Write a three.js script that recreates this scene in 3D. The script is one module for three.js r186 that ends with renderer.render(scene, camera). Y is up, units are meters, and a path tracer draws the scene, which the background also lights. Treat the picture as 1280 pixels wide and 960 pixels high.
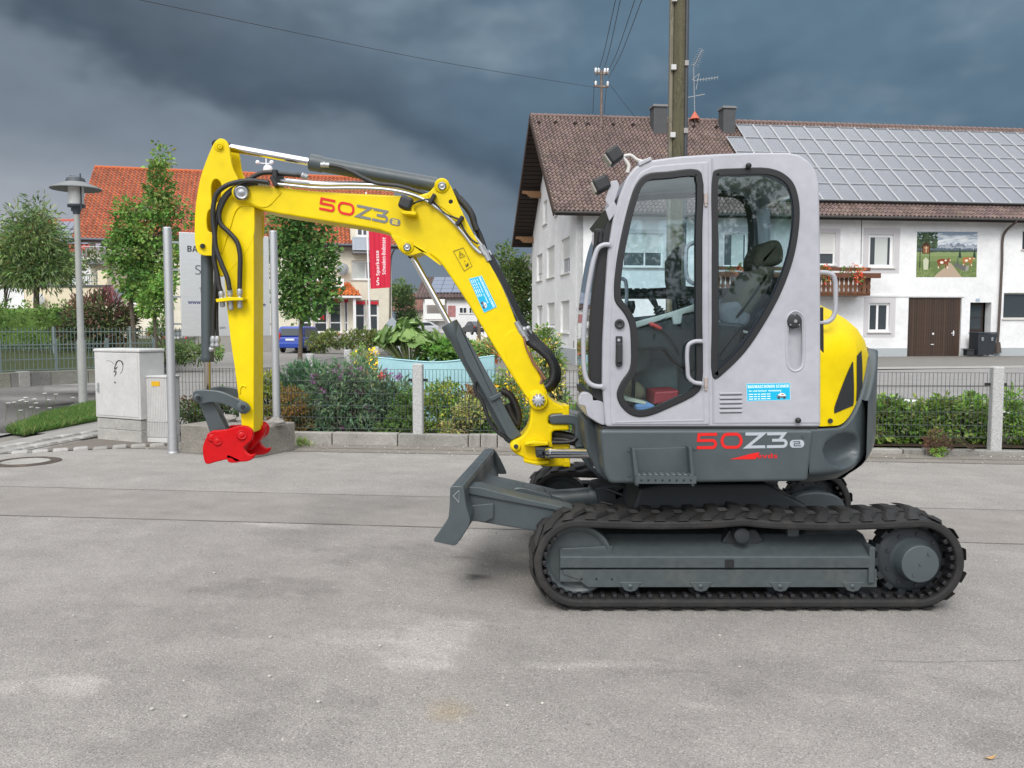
import * as THREE from 'three';
import { mergeGeometries } from 'three/addons/utils/BufferGeometryUtils.js';
import { RoundedBoxGeometry } from 'three/addons/geometries/RoundedBoxGeometry.js';
import { ImprovedNoise } from 'three/addons/math/ImprovedNoise.js';

// ---------- camera ----------
const scene = new THREE.Scene();
const FPX = 1060, EYE = 1.6, PITCH = Math.atan(72 / FPX);
const camera = new THREE.PerspectiveCamera(2 * Math.atan(480 / FPX) * 180 / Math.PI, 4 / 3, 0.05, 900);
camera.position.set(0, EYE, 0);
camera.rotation.x = -PITCH;
camera.updateMatrixWorld(true);
scene.add(camera);

// ---------- exposure, sun, sky ----------
const renderer = new THREE.WebGLRenderer({ antialias: true });
renderer.toneMapping = THREE.LinearToneMapping;
renderer.toneMappingExposure = 1.16;
renderer.shadowMap.enabled = true;
const sun = new THREE.DirectionalLight(new THREE.Color().setRGB(1, 0.96, 0.9), 1.5);
sun.position.set(-5, 21, 22);
sun.castShadow = true;
sun.shadow.radius = 38;
sun.shadow.mapSize.set(2048, 2048);
Object.assign(sun.shadow.camera, { left: -40, right: 40, top: 40, bottom: -40, near: 1, far: 140 });
sun.name = 'sun';
scene.add(sun, sun.target);

const perlin = new ImprovedNoise();
const fbm3 = (x, y, z, o = 5, g = 0.5) => { let s = 0, a = 1, t = 0; for (let i = 0; i < o; i++) { s += a * perlin.noise(x, y, z); t += a; a *= g; x *= 2.03; y *= 2.03; z *= 2.03; } return s / t; };
const clamp = THREE.MathUtils.clamp, lerp = THREE.MathUtils.lerp, sstep = (x, a, b) => { const t = clamp((x - a) / (b - a), 0, 1); return t * t * (3 - 2 * t); };
const sr = (v) => { v /= 255; return v <= 0.04045 ? v / 12.92 : ((v + 0.055) / 1.055) ** 2.4; };
{
  const W = 1536, H = 768, data = new Float32Array(W * H * 4), C = (r, g, b) => [sr(r), sr(g), sr(b)];
  const mix = (a, b, t) => a.map((v, i) => lerp(v, b[i], t));
  const base = (az) => { const k = [[-60, 15], [-30, 17.5], [-23, 15], [-17, 13.2], [-9, 12.6], [-6, 10.5], [0, 9], [8, 3], [20, -6], [180, -6]]; for (let i = 1; i < k.length; i++) if (az <= k[i][0]) return lerp(k[i - 1][1], k[i][1], clamp((az - k[i - 1][0]) / (k[i][0] - k[i - 1][0]), 0, 1)); return -6; };
  const d = new THREE.Vector3();
  for (let r = 0; r < H; r++) for (let c = 0; c < W; c++) {
    const el = ((r + 0.5) / H - 0.5) * Math.PI, lon = ((c + 0.5) / W - 0.5) * 2 * Math.PI;
    if (el < -0.03) { const o = (r * W + c) * 4; data[o] = 0.3; data[o + 1] = 0.3; data[o + 2] = 0.3; data[o + 3] = 1; continue; }   // one colour below the horizon
    d.set(Math.cos(el) * Math.cos(lon), Math.sin(el), Math.cos(el) * Math.sin(lon));   // three's equirect: u from atan2(z, x)
    const az = Math.atan2(d.x, -d.z) * 180 / Math.PI, e = el * 180 / Math.PI;          // 0 = straight ahead, + to the right
    const n1 = fbm3(d.x * 3.2 + 7, d.y * 7.5, d.z * 3.2, 6, 0.55), n2 = fbm3(d.x * 8 - 3, d.y * 15 + 4, d.z * 8, 5, 0.55), n3 = fbm3(d.x * 1.7 + 2, d.y * 4 + 9, d.z * 1.7 + 5, 4, 0.5);
    // the storm front: a slate cloud bank, with a ragged base on the left and paler air under it
    const left = sstep(-az, -14, 26);
    let above = mix(C(92, 116, 135), C(88, 100, 113), left);
    above = mix(above, C(62, 82, 100), clamp(0.28 + 1.5 * n3 + 0.8 * n2, 0, 1) * (1 - 0.35 * left));
    above = mix(above, C(134, 151, 164), sstep(n1 * 1.1 + n2 * 0.5 + sstep(az, 6, 30) * 0.26 + sstep(e, 9, 20) * 0.22 - 0.2, 0.05, 0.6) * (0.75 - 0.45 * left));
    let below = mix(C(96, 112, 127), C(126, 135, 146), left * (1 - 0.5 * sstep(e, 6, 14)));
    below = mix(below, C(192, 194, 200), sstep(-az, 16, 34) * (1 - sstep(e, 1, 12)));
    const eb = e - base(Math.abs(az) > 60 ? 60 : az) - 5.5 * n1 - 2.2 * n2, up = sstep(eb, -1.3, 1.6);
    above = mix(C(66, 80, 95), above, sstep(eb, 0.2, 5) * 0.7 + 0.3);
    let col = mix(below, above, Math.max(up, sstep(az, 6, 20)));
    const fine = fbm3(d.x * 24, d.y * 44, d.z * 24 + 9, 4, 0.6); col = col.map((v) => v * (1 + 0.14 * n2 + 0.11 * fine));
    // it thins out overhead and behind the camera into bright broken overcast
    const back = 0.5 - 0.5 * Math.cos((az - 8) * Math.PI / 180);
    const low = sstep(back, 0.56, 0.92), open = sstep(e + 7 * n1, lerp(26, -3, low), lerp(58, 11, low));
    const br = 1.75 * (0.92 + 0.5 * n1 + 0.2 * n2);
    col = mix(col, [br * 0.975, br, br * 1.045], open);
    const o = (r * W + c) * 4;
    for (let i = 0; i < 3; i++) data[o + i] = Math.max(0.01, col[i]); data[o + 3] = 1;
  }
  const t = new THREE.DataTexture(data, W, H, THREE.RGBAFormat, THREE.FloatType);
  t.mapping = THREE.EquirectangularReflectionMapping; t.magFilter = THREE.LinearFilter; t.needsUpdate = true;
  scene.background = t; scene.environment = t;
}

// ---------- helpers ----------
let seed_ = 12345;
const R = () => { seed_ = (seed_ + 0x6d2b79f5) | 0; let t = Math.imul(seed_ ^ (seed_ >>> 15), 1 | seed_); t = (t + Math.imul(t ^ (t >>> 7), 61 | t)) ^ t; return ((t ^ (t >>> 14)) >>> 0) / 4294967296; };
const RR = (a, b) => a + (b - a) * R();
const reseed = (s) => { seed_ = s; };
const V = (x, y, z) => new THREE.Vector3(x, y, z);
const ray = (px, py) => { const x = px - 640, y = -(py - 480), z = -FPX, c = Math.cos(PITCH), s = -Math.sin(PITCH); return V(x, y * c - z * s, y * s + z * c); };
const P = (px, py, d) => { const r = ray(px, py); r.multiplyScalar(d / -r.z); r.y += EYE; return r; };           // the point at depth d behind a picture point
const G = (px, py, h = 0) => { const r = ray(px, py); r.multiplyScalar((EYE - h) / -r.y); r.y = h; return r; };  // the point of the ground there
const DX = (px, d) => P(px, 480, d).x;
const used = {};
const numbered = (n) => { const k = used[n] = (used[n] ?? -1) + 1; return k ? n + '_' + String(k).padStart(3, '0') : n; };
const tag = (o, label, category, group, kind) => { if (label) o.userData.label = label; if (category) o.userData.category = category; if (group) o.userData.group = group; if (kind) o.userData.kind = kind; return o; };
function thing(name, label, category, pos = [0, 0, 0], turn = 0, group) {
  const g = new THREE.Group(); g.name = numbered(name); g.position.set(...pos); g.rotation.y = turn; scene.add(g);
  return tag(g, label, category, group);
}
function part(name, parent) { const g = new THREE.Group(); g.name = name; parent.add(g); return g; }
function fin(g, s = 1, keep) {
  if (g.index) g = g.toNonIndexed();
  if (!g.attributes.normal) g.computeVertexNormals();
  const p = g.attributes.position, n = g.attributes.normal;
  if (!keep || !g.attributes.uv) {
    const uv = new Float32Array(p.count * 2);
    for (let i = 0; i < p.count; i += 3) {
      const ax = p.getX(i), ay = p.getY(i), az = p.getZ(i), bx = p.getX(i + 1) - ax, by = p.getY(i + 1) - ay, bz = p.getZ(i + 1) - az, cx = p.getX(i + 2) - ax, cy = p.getY(i + 2) - ay, cz = p.getZ(i + 2) - az;
      const nx = Math.abs(by * cz - bz * cy), ny = Math.abs(bz * cx - bx * cz), nz = Math.abs(bx * cy - by * cx);
      for (let k = 0; k < 3; k++) {
        const x = p.getX(i + k), y = p.getY(i + k), z = p.getZ(i + k);
        const [u, v] = ny > nx && ny > nz ? [x, z] : nx > nz ? [z, y] : [x, y];
        uv[(i + k) * 2] = u * s; uv[(i + k) * 2 + 1] = v * s;
      }
    }
    g.setAttribute('uv', new THREE.BufferAttribute(uv, 2));
  }
  for (const k of Object.keys(g.attributes)) if (!['position', 'normal', 'uv', 'color'].includes(k)) g.deleteAttribute(k);
  g.morphAttributes = {};
  return g;
}
function merge(list, keep) {
  const a = list.flat(9).map((g) => fin(g, 1, keep));
  if (a.some((g) => g.attributes.color)) for (const g of a) if (!g.attributes.color) g.setAttribute('color', new THREE.BufferAttribute(new Float32Array(g.attributes.position.count * 3).fill(1), 3));
  return a.length > 1 ? mergeGeometries(a) : a[0];
}
function mesh(name, geos, mat, parent = scene, keep) {
  const g = geos.isBufferGeometry && geos.userData.done ? geos : merge([geos], keep);
  g.userData.done = true;
  const m = new THREE.Mesh(g, mat); m.name = parent === scene ? numbered(name) : name; m.castShadow = m.receiveShadow = true; parent.add(m);
  return m;
}
const struct = (name, geos, mat, keep) => tag(mesh(name, geos, mat, scene, keep), null, null, null, 'structure');
const box = (x0, x1, y0, y1, z0, z1) => new THREE.BoxGeometry(Math.abs(x1 - x0), Math.abs(y1 - y0), Math.abs(z1 - z0)).translate((x0 + x1) / 2, (y0 + y1) / 2, (z0 + z1) / 2);
const rbox = (x0, x1, y0, y1, z0, z1, r = 0.01, n = 2) => new RoundedBoxGeometry(Math.abs(x1 - x0), Math.abs(y1 - y0), Math.abs(z1 - z0), n, r).translate((x0 + x1) / 2, (y0 + y1) / 2, (z0 + z1) / 2);
const YUP = V(0, 1, 0);
function cyl(a, b, r0, r1 = r0, n = 16, open = false) {
  const d = b.clone().sub(a), l = d.length();
  const g = new THREE.CylinderGeometry(r1, r0, l, n, 1, open);
  g.applyQuaternion(new THREE.Quaternion().setFromUnitVectors(YUP, d.normalize()));
  return g.translate((a.x + b.x) / 2, (a.y + b.y) / 2, (a.z + b.z) / 2);
}
function rodlathe(a, b, prof, n = 24) {          // prof: [[fraction or metre along, radius], ...] turned about the line a-b
  const d = b.clone().sub(a), l = d.length();
  const g = new THREE.LatheGeometry(prof.map(([t, r]) => new THREE.Vector2(r, t * l)), n);
  g.applyQuaternion(new THREE.Quaternion().setFromUnitVectors(YUP, d.normalize()));
  return g.translate(a.x, a.y, a.z);
}
const tube = (pts, r, n = 8, seg, closed = false, tension = 0.5) => new THREE.TubeGeometry(new THREE.CatmullRomCurve3(pts, closed, 'centripetal', tension), seg ?? pts.length * 8, r, n, closed);
const poly = (pts) => pts.map((p) => new THREE.Vector2(p.x ?? p[0], p.y ?? p[1]));
function ext(pts, za, zb, bevel = 0.006, holes = [], bs = 2) {     // an outline in x, y between the depths za and zb (metres before the camera)
  const s = new THREE.Shape(poly(pts)); for (const h of holes) s.holes.push(new THREE.Path(poly(h)));
  const n = Math.min(za, zb), f = Math.max(za, zb), d = f - n, b = Math.min(bevel, d / 2.01);
  const g = new THREE.ExtrudeGeometry(s, { depth: d - 2 * b, bevelEnabled: b > 0, bevelThickness: b, bevelSize: b, bevelOffset: -b, bevelSegments: bs, curveSegments: 12 });
  return g.translate(0, 0, -f + b);
}
const PX = (list, d) => list.map(([x, y]) => { const p = P(x, y, d); return new THREE.Vector2(p.x, p.y); });
const ring = (cx, cy, r, n = 20) => Array.from({ length: n }, (_, i) => new THREE.Vector2(cx + r * Math.cos(i / n * 2 * Math.PI), cy + r * Math.sin(i / n * 2 * Math.PI)));
function smooth(pts, n = 6) { const c = new THREE.CatmullRomCurve3(poly(pts).map((p) => V(p.x, p.y, 0)), true, 'centripetal'); return c.getPoints(pts.length * n).slice(0, -1).map((p) => new THREE.Vector2(p.x, p.y)); }
function soft(pts, r = 0.02, n = 5) {            // rounds the corners of an outline
  const p = poly(pts), out = [];
  for (let i = 0; i < p.length; i++) {
    const a = p[(i + p.length - 1) % p.length], b = p[i], c = p[(i + 1) % p.length];
    const ra = Math.min(r, a.distanceTo(b) * 0.45), rc = Math.min(r, c.distanceTo(b) * 0.45);
    const s = b.clone().lerp(a, ra / a.distanceTo(b)), e = b.clone().lerp(c, rc / c.distanceTo(b));
    for (let k = 0; k <= n; k++) { const t = k / n; out.push(s.clone().multiplyScalar((1 - t) ** 2).add(b.clone().multiplyScalar(2 * t * (1 - t))).add(e.clone().multiplyScalar(t * t))); }
  }
  return out;
}
function offset(pts, d) {                        // moves an outline inwards by d
  const p = poly(pts); let area = 0;
  p.forEach((a, i) => { const b = p[(i + 1) % p.length]; area += a.x * b.y - b.x * a.y; });
  const s = area > 0 ? 1 : -1;
  return p.map((b, i) => {
    const a = p[(i + p.length - 1) % p.length], c = p[(i + 1) % p.length];
    const n1 = new THREE.Vector2(-(b.y - a.y), b.x - a.x).normalize(), n2 = new THREE.Vector2(-(c.y - b.y), c.x - b.x).normalize();
    const m = n1.clone().add(n2), k = Math.max(0.5, m.lengthSq() / 2);
    return b.clone().add(m.multiplyScalar(s * d / k));
  });
}
const frameRing = (outer, w, za, zb, bevel = 0.004) => ext(outer, za, zb, bevel, [offset(outer, w)]);
function quadMesh(a, b, c, d, nu = 1, nv = 1) {   // a: u0v1, b: u1v1, c: u1v0, d: u0v0
  const g = new THREE.PlaneGeometry(1, 1, nu, nv), p = g.attributes.position, u = g.attributes.uv;
  for (let i = 0; i < p.count; i++) { const s = u.getX(i), t = u.getY(i), q = d.clone().lerp(c, s).lerp(a.clone().lerp(b, s), t); p.setXYZ(i, q.x, q.y, q.z); }
  g.computeVertexNormals(); return g;
}
function tint(g, c, v = 0) { g = g.index ? g.toNonIndexed() : g; const n = g.attributes.position.count, a = new Float32Array(n * 3), k = 1 + v * (R() * 2 - 1); for (let i = 0; i < n; i++) { a[i * 3] = c[0] * k; a[i * 3 + 1] = c[1] * k; a[i * 3 + 2] = c[2] * k; } g.setAttribute('color', new THREE.BufferAttribute(a, 3)); return g; }

// ---------- textures ----------
const hash = (x, y, s) => { let h = Math.imul(x, 374761393) ^ Math.imul(y, 668265263) ^ Math.imul(s, 2147483647 ^ 974634); h = Math.imul(h ^ (h >>> 13), 1274126177); return ((h ^ (h >>> 16)) >>> 0) / 4294967296; };
function vnoise(u, v, per, s) {                  // tileable value noise, u and v in 0..1
  const x = u * per, y = v * per, xi = Math.floor(x), yi = Math.floor(y), fx = x - xi, fy = y - yi, m = (k) => ((k % per) + per) % per;
  const sx = fx * fx * (3 - 2 * fx), sy = fy * fy * (3 - 2 * fy);
  return lerp(lerp(hash(m(xi), m(yi), s), hash(m(xi + 1), m(yi), s), sx), lerp(hash(m(xi), m(yi + 1), s), hash(m(xi + 1), m(yi + 1), s), sx), sy);
}
const tfbm = (u, v, per, s, o = 4, g = 0.5) => { let a = 1, t = 0, r = 0; for (let i = 0; i < o; i++) { r += a * vnoise(u, v, per, s + i * 17); t += a; a *= g; per *= 2; } return r / t; };
function dataTex(n, fn, color, metres, m = n) {
  const d = new Uint8Array(n * m * 4), o = [0, 0, 0];
  for (let y = 0; y < m; y++) for (let x = 0; x < n; x++) { fn(x / n, y / m, x, y, o); const i = (y * n + x) * 4; d[i] = clamp(o[0], 0, 1) * 255; d[i + 1] = clamp(o[1], 0, 1) * 255; d[i + 2] = clamp(o[2], 0, 1) * 255; d[i + 3] = 255; }
  const t = new THREE.DataTexture(d, n, m, THREE.RGBAFormat); t.wrapS = t.wrapT = THREE.RepeatWrapping; t.magFilter = THREE.LinearFilter; t.minFilter = THREE.LinearMipmapLinearFilter;
  if (color) t.colorSpace = THREE.SRGBColorSpace;
  t.repeat.set(1 / metres, 1 / metres); t.needsUpdate = true; return t;
}
const grey = (o, v) => { o[0] = o[1] = o[2] = v; };
const g8 = (v) => Math.pow(clamp(v, 0, 1), 1 / 2.2);
function scaled(t, metres, my = metres) { const c = t.clone(); c.repeat.set(1 / metres, 1 / my); c.needsUpdate = true; return c; }
function canvasTex(w, h, draw) { const c = document.createElement('canvas'); c.width = w; c.height = h; draw(c.getContext('2d'), w, h); const t = new THREE.CanvasTexture(c); t.colorSpace = THREE.SRGBColorSpace; t.anisotropy = 8; return t; }
// colour maps hold a factor round 0.8 that multiplies each material's own colour
const T = {
  asphalt: dataTex(1024, (u, v, x, y, o) => { const s = hash(x >> 1, y >> 1, 3), s2 = hash(x, y, 9), b = tfbm(u, v, 8, 5, 5); let k = 0.62 + 0.14 * (b - 0.5) + 0.27 * (s - 0.5) + 0.18 * (s2 - 0.5); if (s > 0.965) k += 0.32; if (s < 0.03) k -= 0.14; o[0] = g8(k * 1.005); o[1] = g8(k); o[2] = g8(k * 0.985); }, true, 2.6),
  asphaltBump: dataTex(1024, (u, v, x, y, o) => grey(o, 0.3 * hash(x >> 1, y >> 1, 3) + 0.25 * hash(x, y, 9) + 0.45 * tfbm(u, v, 64, 15, 3)), false, 2.6),
  grime: dataTex(512, (u, v, x, y, o) => { const a = tfbm(u, v, 5, 21, 6, 0.6), b = tfbm(u, v, 40, 31, 3); const k = 0.8 + 0.26 * (a - 0.5) + 0.10 * (b - 0.5); grey(o, g8(k)); }, true, 1.4),
  rough: dataTex(512, (u, v, x, y, o) => grey(o, clamp(0.62 + 0.7 * (tfbm(u, v, 6, 41, 6, 0.6) - 0.5) + 0.1 * (hash(x, y, 5) - 0.5), 0, 1)), false, 1.1),
  stucco: dataTex(512, (u, v, x, y, o) => grey(o, 0.5 * tfbm(u, v, 96, 51, 2) + 0.5 * tfbm(u, v, 32, 52, 3)), false, 1.2),
  concrete: dataTex(512, (u, v, x, y, o) => { const a = tfbm(u, v, 6, 61, 6, 0.6), p = tfbm(u, v, 90, 66, 2); let k = 0.74 + 0.5 * (a - 0.5) + 0.2 * (p - 0.5); if (p < 0.2) k -= 0.2; o[0] = g8(k * 1.01); o[1] = g8(k); o[2] = g8(k * 0.97); }, true, 1.2),
  granite: dataTex(256, (u, v, x, y, o) => { const s = hash(x >> 1, y >> 1, 71), a = tfbm(u, v, 40, 72, 2); let k = 0.72 + 0.35 * (a - 0.5) + 0.45 * (s - 0.5); grey(o, g8(k)); }, true, 0.35),
  wood: dataTex(512, (u, v, x, y, o) => { const g = tfbm(u, v * 0.06 + 0.3 * tfbm(u, v, 4, 80, 2), 64, 81, 4), k = 0.75 + 0.6 * (g - 0.5) + 0.15 * (tfbm(u, v, 5, 83, 3) - 0.5); o[0] = g8(k); o[1] = g8(k * 0.98); o[2] = g8(k * 0.95); }, true, 0.8),
  dirty: dataTex(512, (u, v, x, y, o) => { const a = tfbm(u, v, 5, 121, 6, 0.62), b = tfbm(u, v, 30, 131, 4), d = clamp((a - 0.52) * 3 + (b - 0.5) * 1.2, 0, 1) * 0.5, k = 0.74 + 0.22 * (b - 0.5); o[0] = g8(k + d * 0.26); o[1] = g8(k + d * 0.16); o[2] = g8(k + d * 0.04); }, true, 0.9),
  rubber: dataTex(512, (u, v, x, y, o) => { const a = tfbm(u, v, 9, 91, 5, 0.62), k = 0.42 + 0.7 * Math.max(0, a - 0.4), d = clamp((tfbm(u, v, 5, 97, 6, 0.66) - 0.55) * 4, 0, 1) * 0.35; o[0] = g8(k + d); o[1] = g8(k * 0.97 + d * 0.85); o[2] = g8(k * 0.93 + d * 0.66); }, true, 0.7),
  soil: dataTex(512, (u, v, x, y, o) => { const k = 0.6 + 0.7 * (tfbm(u, v, 20, 95, 5, 0.65) - 0.5); o[0] = g8(k); o[1] = g8(k * 0.9); o[2] = g8(k * 0.75); }, true, 1.5),
};
const mat = (rgb, rough = 0.6, o = {}) => new THREE.MeshStandardMaterial({ color: new THREE.Color().setRGB(...rgb), roughness: rough, ...o });
const phys = (rgb, rough, o = {}) => new THREE.MeshPhysicalMaterial({ color: new THREE.Color().setRGB(...rgb), roughness: rough, ...o });
const M = {
  yellow: phys([1.0, 0.745, 0.0], 0.75, { map: scaled(T.grime, 2.2), roughnessMap: T.rough, bumpMap: scaled(T.stucco, 0.5), bumpScale: 0.00012, specularIntensity: 0.45, clearcoat: 0.12, clearcoatRoughness: 0.2 }),
  grey: phys([0.078, 0.098, 0.106], 0.7, { map: T.grime, roughnessMap: T.rough, bumpMap: scaled(T.stucco, 0.4), bumpScale: 0.0002, clearcoat: 0.15, clearcoatRoughness: 0.3 }),
  greyWorn: phys([0.085, 0.104, 0.11], 0.75, { map: T.dirty, roughnessMap: T.rough, bumpMap: scaled(T.stucco, 0.3), bumpScale: 0.0006 }),
  darkGrey: mat([0.03, 0.036, 0.042], 0.6, { map: T.grime }),
  lilac: phys([0.50, 0.503, 0.55], 0.65, { map: T.grime, roughnessMap: T.rough, clearcoat: 0.2, clearcoatRoughness: 0.3 }),
  red: phys([0.70, 0.004, 0.008], 0.7, { map: T.grime, roughnessMap: T.rough, specularIntensity: 0.45, clearcoat: 0.08, clearcoatRoughness: 0.2 }),
  black: mat([0.012, 0.012, 0.014], 0.5),
  plastic: mat([0.022, 0.023, 0.026], 0.55),
  hose: mat([0.02, 0.02, 0.021], 0.45, { bumpMap: scaled(T.stucco, 0.15), bumpScale: 0.001 }),
  rubber: mat([0.036, 0.035, 0.036], 0.75, { map: T.rubber, bumpMap: scaled(T.stucco, 0.6), bumpScale: 0.002 }),
  chrome: mat([0.75, 0.75, 0.77], 0.16, { metalness: 1 }),
  steel: mat([0.5, 0.51, 0.53], 0.36, { metalness: 0.9 }),
  zinc: mat([0.42, 0.43, 0.44], 0.5, { metalness: 0.6 }),
  glass: phys([0.86, 0.93, 0.95], 0.02, { transmission: 1, thickness: 0, ior: 1.5 }),
  stuccoWhite: mat([0.98, 0.98, 0.98], 0.9, { bumpMap: T.stucco, bumpScale: 0.008, map: scaled(T.grime, 6) }),
  stuccoCream: mat([0.92, 0.86, 0.70], 0.9, { bumpMap: T.stucco, bumpScale: 0.008, map: scaled(T.grime, 6) }),
  concrete: mat([0.42, 0.405, 0.38], 0.9, { map: T.concrete, bumpMap: scaled(T.stucco, 0.8), bumpScale: 0.006 }),
  granite: mat([0.68, 0.68, 0.67], 0.85, { map: T.granite, bumpMap: scaled(T.stucco, 0.4), bumpScale: 0.01 }),
  woodBrown: mat([0.20, 0.085, 0.04], 0.7, { map: T.wood }),
  woodDark: mat([0.07, 0.042, 0.03], 0.75, { map: T.wood }),
  white: mat([0.82, 0.82, 0.82], 0.5),
  whiteFlat: mat([0.8, 0.8, 0.78], 0.8),
  pane: phys([0.05, 0.06, 0.065], 0.04, { clearcoat: 0.3, clearcoatRoughness: 0.03 }),
};
// ---------- ground, roads, kerbs ----------
// The fence, the kerb and the road joints all run along this direction, nearly across the view.
const A0 = V(-1.26, 0, -11.4), FU = V(0.9931, 0, 0.1172), FN = V(-0.1172, 0, 0.9931);   // FN points to the yard
const FY = Math.atan2(-FU.z, FU.x);
const F = (s, n, y = 0) => V(A0.x + FU.x * s + FN.x * n, y, A0.z + FU.z * s + FN.z * n);  // metres along the fence, metres towards the yard
const strip = (pts, y) => { const g = new THREE.ShapeGeometry(new THREE.Shape(pts.map((p) => new THREE.Vector2(p.x, -p.z)))); g.rotateX(-Math.PI / 2); return g.translate(0, y, 0); };
const asphalt = (rgb, o = {}) => mat(rgb, 0.92, { map: T.asphalt, bumpMap: T.asphaltBump, bumpScale: 0.006, ...o });
const dip = (x, z) => -0.36 * Math.exp(-(((x - 2) / 9) ** 2)) * sstep(-z, 24, 40) + 1.0 * sstep(-z, 53, 58) * (1 - sstep(x, -9, -4)) * sstep(x, -60, -42);
{
  const g = new THREE.PlaneGeometry(700, 700, 280, 280).rotateX(-Math.PI / 2), p = g.attributes.position;
  for (let i = 0; i < p.count; i++) { const x = p.getX(i), z = p.getZ(i); p.setXYZ(i, x * Math.abs(x) / 350 , 0, z * Math.abs(z) / 350 - 20); p.setY(i, dip(p.getX(i), p.getZ(i)) - 0.03); }
  g.computeVertexNormals();
  struct('ground', g, mat([0.30, 0.285, 0.26], 0.95, { map: scaled(T.asphalt, 3.1), bumpMap: T.asphaltBump, bumpScale: 0.006 }));
}
// yard: worn asphalt, with its stains in the vertex colours
{
  const nx = 280, nz = 130, x0 = -9, x1 = 10, za = -1.2, pos = [], col = [], idx = [];
  const stains = [   // x, z, half sizes, turn, strength: dusty pale patches (+) and dark, rusty ones
    [...spot(540, 800), 0.26, 0.42, 0.3, 0.42], [...spot(455, 800), 0.3, 0.16, 0.2, 0.22], [...spot(92, 855), 0.2, 0.12, 0.5, 0.4], [...spot(5, 860), 0.12, 0.1, 0, 0.3], [...spot(350, 655), 0.42, 0.14, 0.25, 0.4],
    [...spot(700, 832), 0.2, 0.05, 0, 0.3], [...spot(780, 830), 0.28, 0.05, 0.1, 0.22], [...spot(885, 883), 0.1, 0.04, 0.3, 0.3], [...spot(560, 740), 0.5, 0.3, 0.4, 0.2], [...spot(1230, 930), 0.3, 0.1, 0, -0.12],
    [...spot(595, 721), 0.075, 0.06, 0.2, -0.62], [...spot(577, 697), 0.06, 0.03, 0, -0.3], [...spot(340, 735), 0.5, 0.25, 0.1, -0.13], [...spot(500, 695), 0.8, 0.3, 0.1, -0.12], [...spot(250, 930), 0.6, 0.25, -0.2, -0.1],
    [...spot(140, 780), 0.9, 0.35, 0.1, -0.07], [...spot(1000, 850), 0.8, 0.2, 0.1, -0.08], [...spot(360, 870), 0.5, 0.2, 0.5, -0.08],
  ];
  function spot(px, py) { const p = G(px, py); return [p.x, p.z]; }
  const rust = [...spot(562, 885)];
  for (let j = 0; j <= nz; j++) for (let i = 0; i <= nx; i++) {
    const x = lerp(x0, x1, i / nx), edge = F(0, 4.63).z + (x - F(0, 4.63).x) * FU.z / FU.x, z = lerp(za, edge, j / nz);
    const n = fbm3(x * 0.9, z * 0.9, 3, 5), n2 = fbm3(x * 4, z * 4, 8, 4), n3 = fbm3(x * 11, z * 11, 5, 2);
    let k = 1 + 0.13 * n + 0.16 * n2 + 0.10 * n3, w = 1, b = 1;
    for (const [sx, sz, a, c, t, s] of stains) {
      const dx = x - sx, dz = z - sz, u = dx * Math.cos(t) + dz * Math.sin(t), v = -dx * Math.sin(t) + dz * Math.cos(t), r = (u / a) ** 2 + (v / c) ** 2 + 1.5 * n2 + 0.9 * n3;
      k += s * (1 - sstep(r, 0.25, 1.15)) * (s > 0 ? 0.75 + 0.9 * Math.abs(n3) : 1);
    }
    const rr = ((x - rust[0]) / 0.1) ** 2 + ((z - rust[1]) / 0.16) ** 2 + 2 * n2; if (rr < 1) { w = 1 + 0.07 * (1 - rr); b = 1 - 0.14 * (1 - rr); }
    pos.push(x, 0, z); col.push(k * w, k, k * b);
    if (i < nx && j < nz) { const q = j * (nx + 1) + i; idx.push(q, q + 1, q + nx + 1, q + 1, q + nx + 2, q + nx + 1); }
  }
  const g = new THREE.BufferGeometry(); g.setAttribute('position', new THREE.Float32BufferAttribute(pos, 3)); g.setAttribute('color', new THREE.Float32BufferAttribute(col, 3)); g.setIndex(idx); g.computeVertexNormals();
  struct('yard_pavement', g, asphalt([0.425, 0.396, 0.371], { vertexColors: true }));
}
const band = (name, n0, n1, y, m, s0 = -14, s1 = 16, cell = 0.12) => {
  const nu = Math.round((s1 - s0) / cell), nv = Math.max(2, Math.round(Math.abs(n1 - n0) / cell)), g = new THREE.PlaneGeometry(1, 1, nu, nv), p = g.attributes.position, c = [];
  for (let i = 0; i < p.count; i++) { const s = lerp(s0, s1, p.getX(i) + 0.5), n = lerp(n0, n1, p.getY(i) + 0.5), q = F(s, n, y); p.setXYZ(i, q.x, q.y, q.z); const k = 1 + 0.16 * fbm3(s * 0.8, n * 3, n0 * 7, 5) + 0.2 * fbm3(s * 4, n * 6, 2, 4); c.push(k, k * 0.995, k * 0.98); }
  g.setAttribute('color', new THREE.Float32BufferAttribute(c, 3)); g.setIndex([...g.index.array].map((_, i, a) => a[i - i % 3 + (n1 > n0 ? [0, 1, 2] : [0, 2, 1])[i % 3]])); g.computeVertexNormals();
  const nn = g.attributes.normal; if (nn.getY(0) < 0) { const ix = [...g.index.array]; for (let i = 0; i < ix.length; i += 3) [ix[i + 1], ix[i + 2]] = [ix[i + 2], ix[i + 1]]; g.setIndex(ix); g.computeVertexNormals(); }
  return struct(name, g, m);
};
band('trench_strip', 3.42, 4.63, 0.0, asphalt([0.395, 0.366, 0.34], { vertexColors: true, map: scaled(T.asphalt, 1.7) }), -3.6, 16);
band('road', 0.78, 3.42, 0.0, asphalt([0.44, 0.415, 0.392], { vertexColors: true }));
{ // left end of the trench strip: the road runs on past a slanting joint
  struct('road', strip([F(-14, 3.42), F(-14, 4.63), F(-4.0, 4.63), F(-3.6, 3.42)], -0.002), asphalt([0.43, 0.406, 0.384], {}));
}
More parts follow.
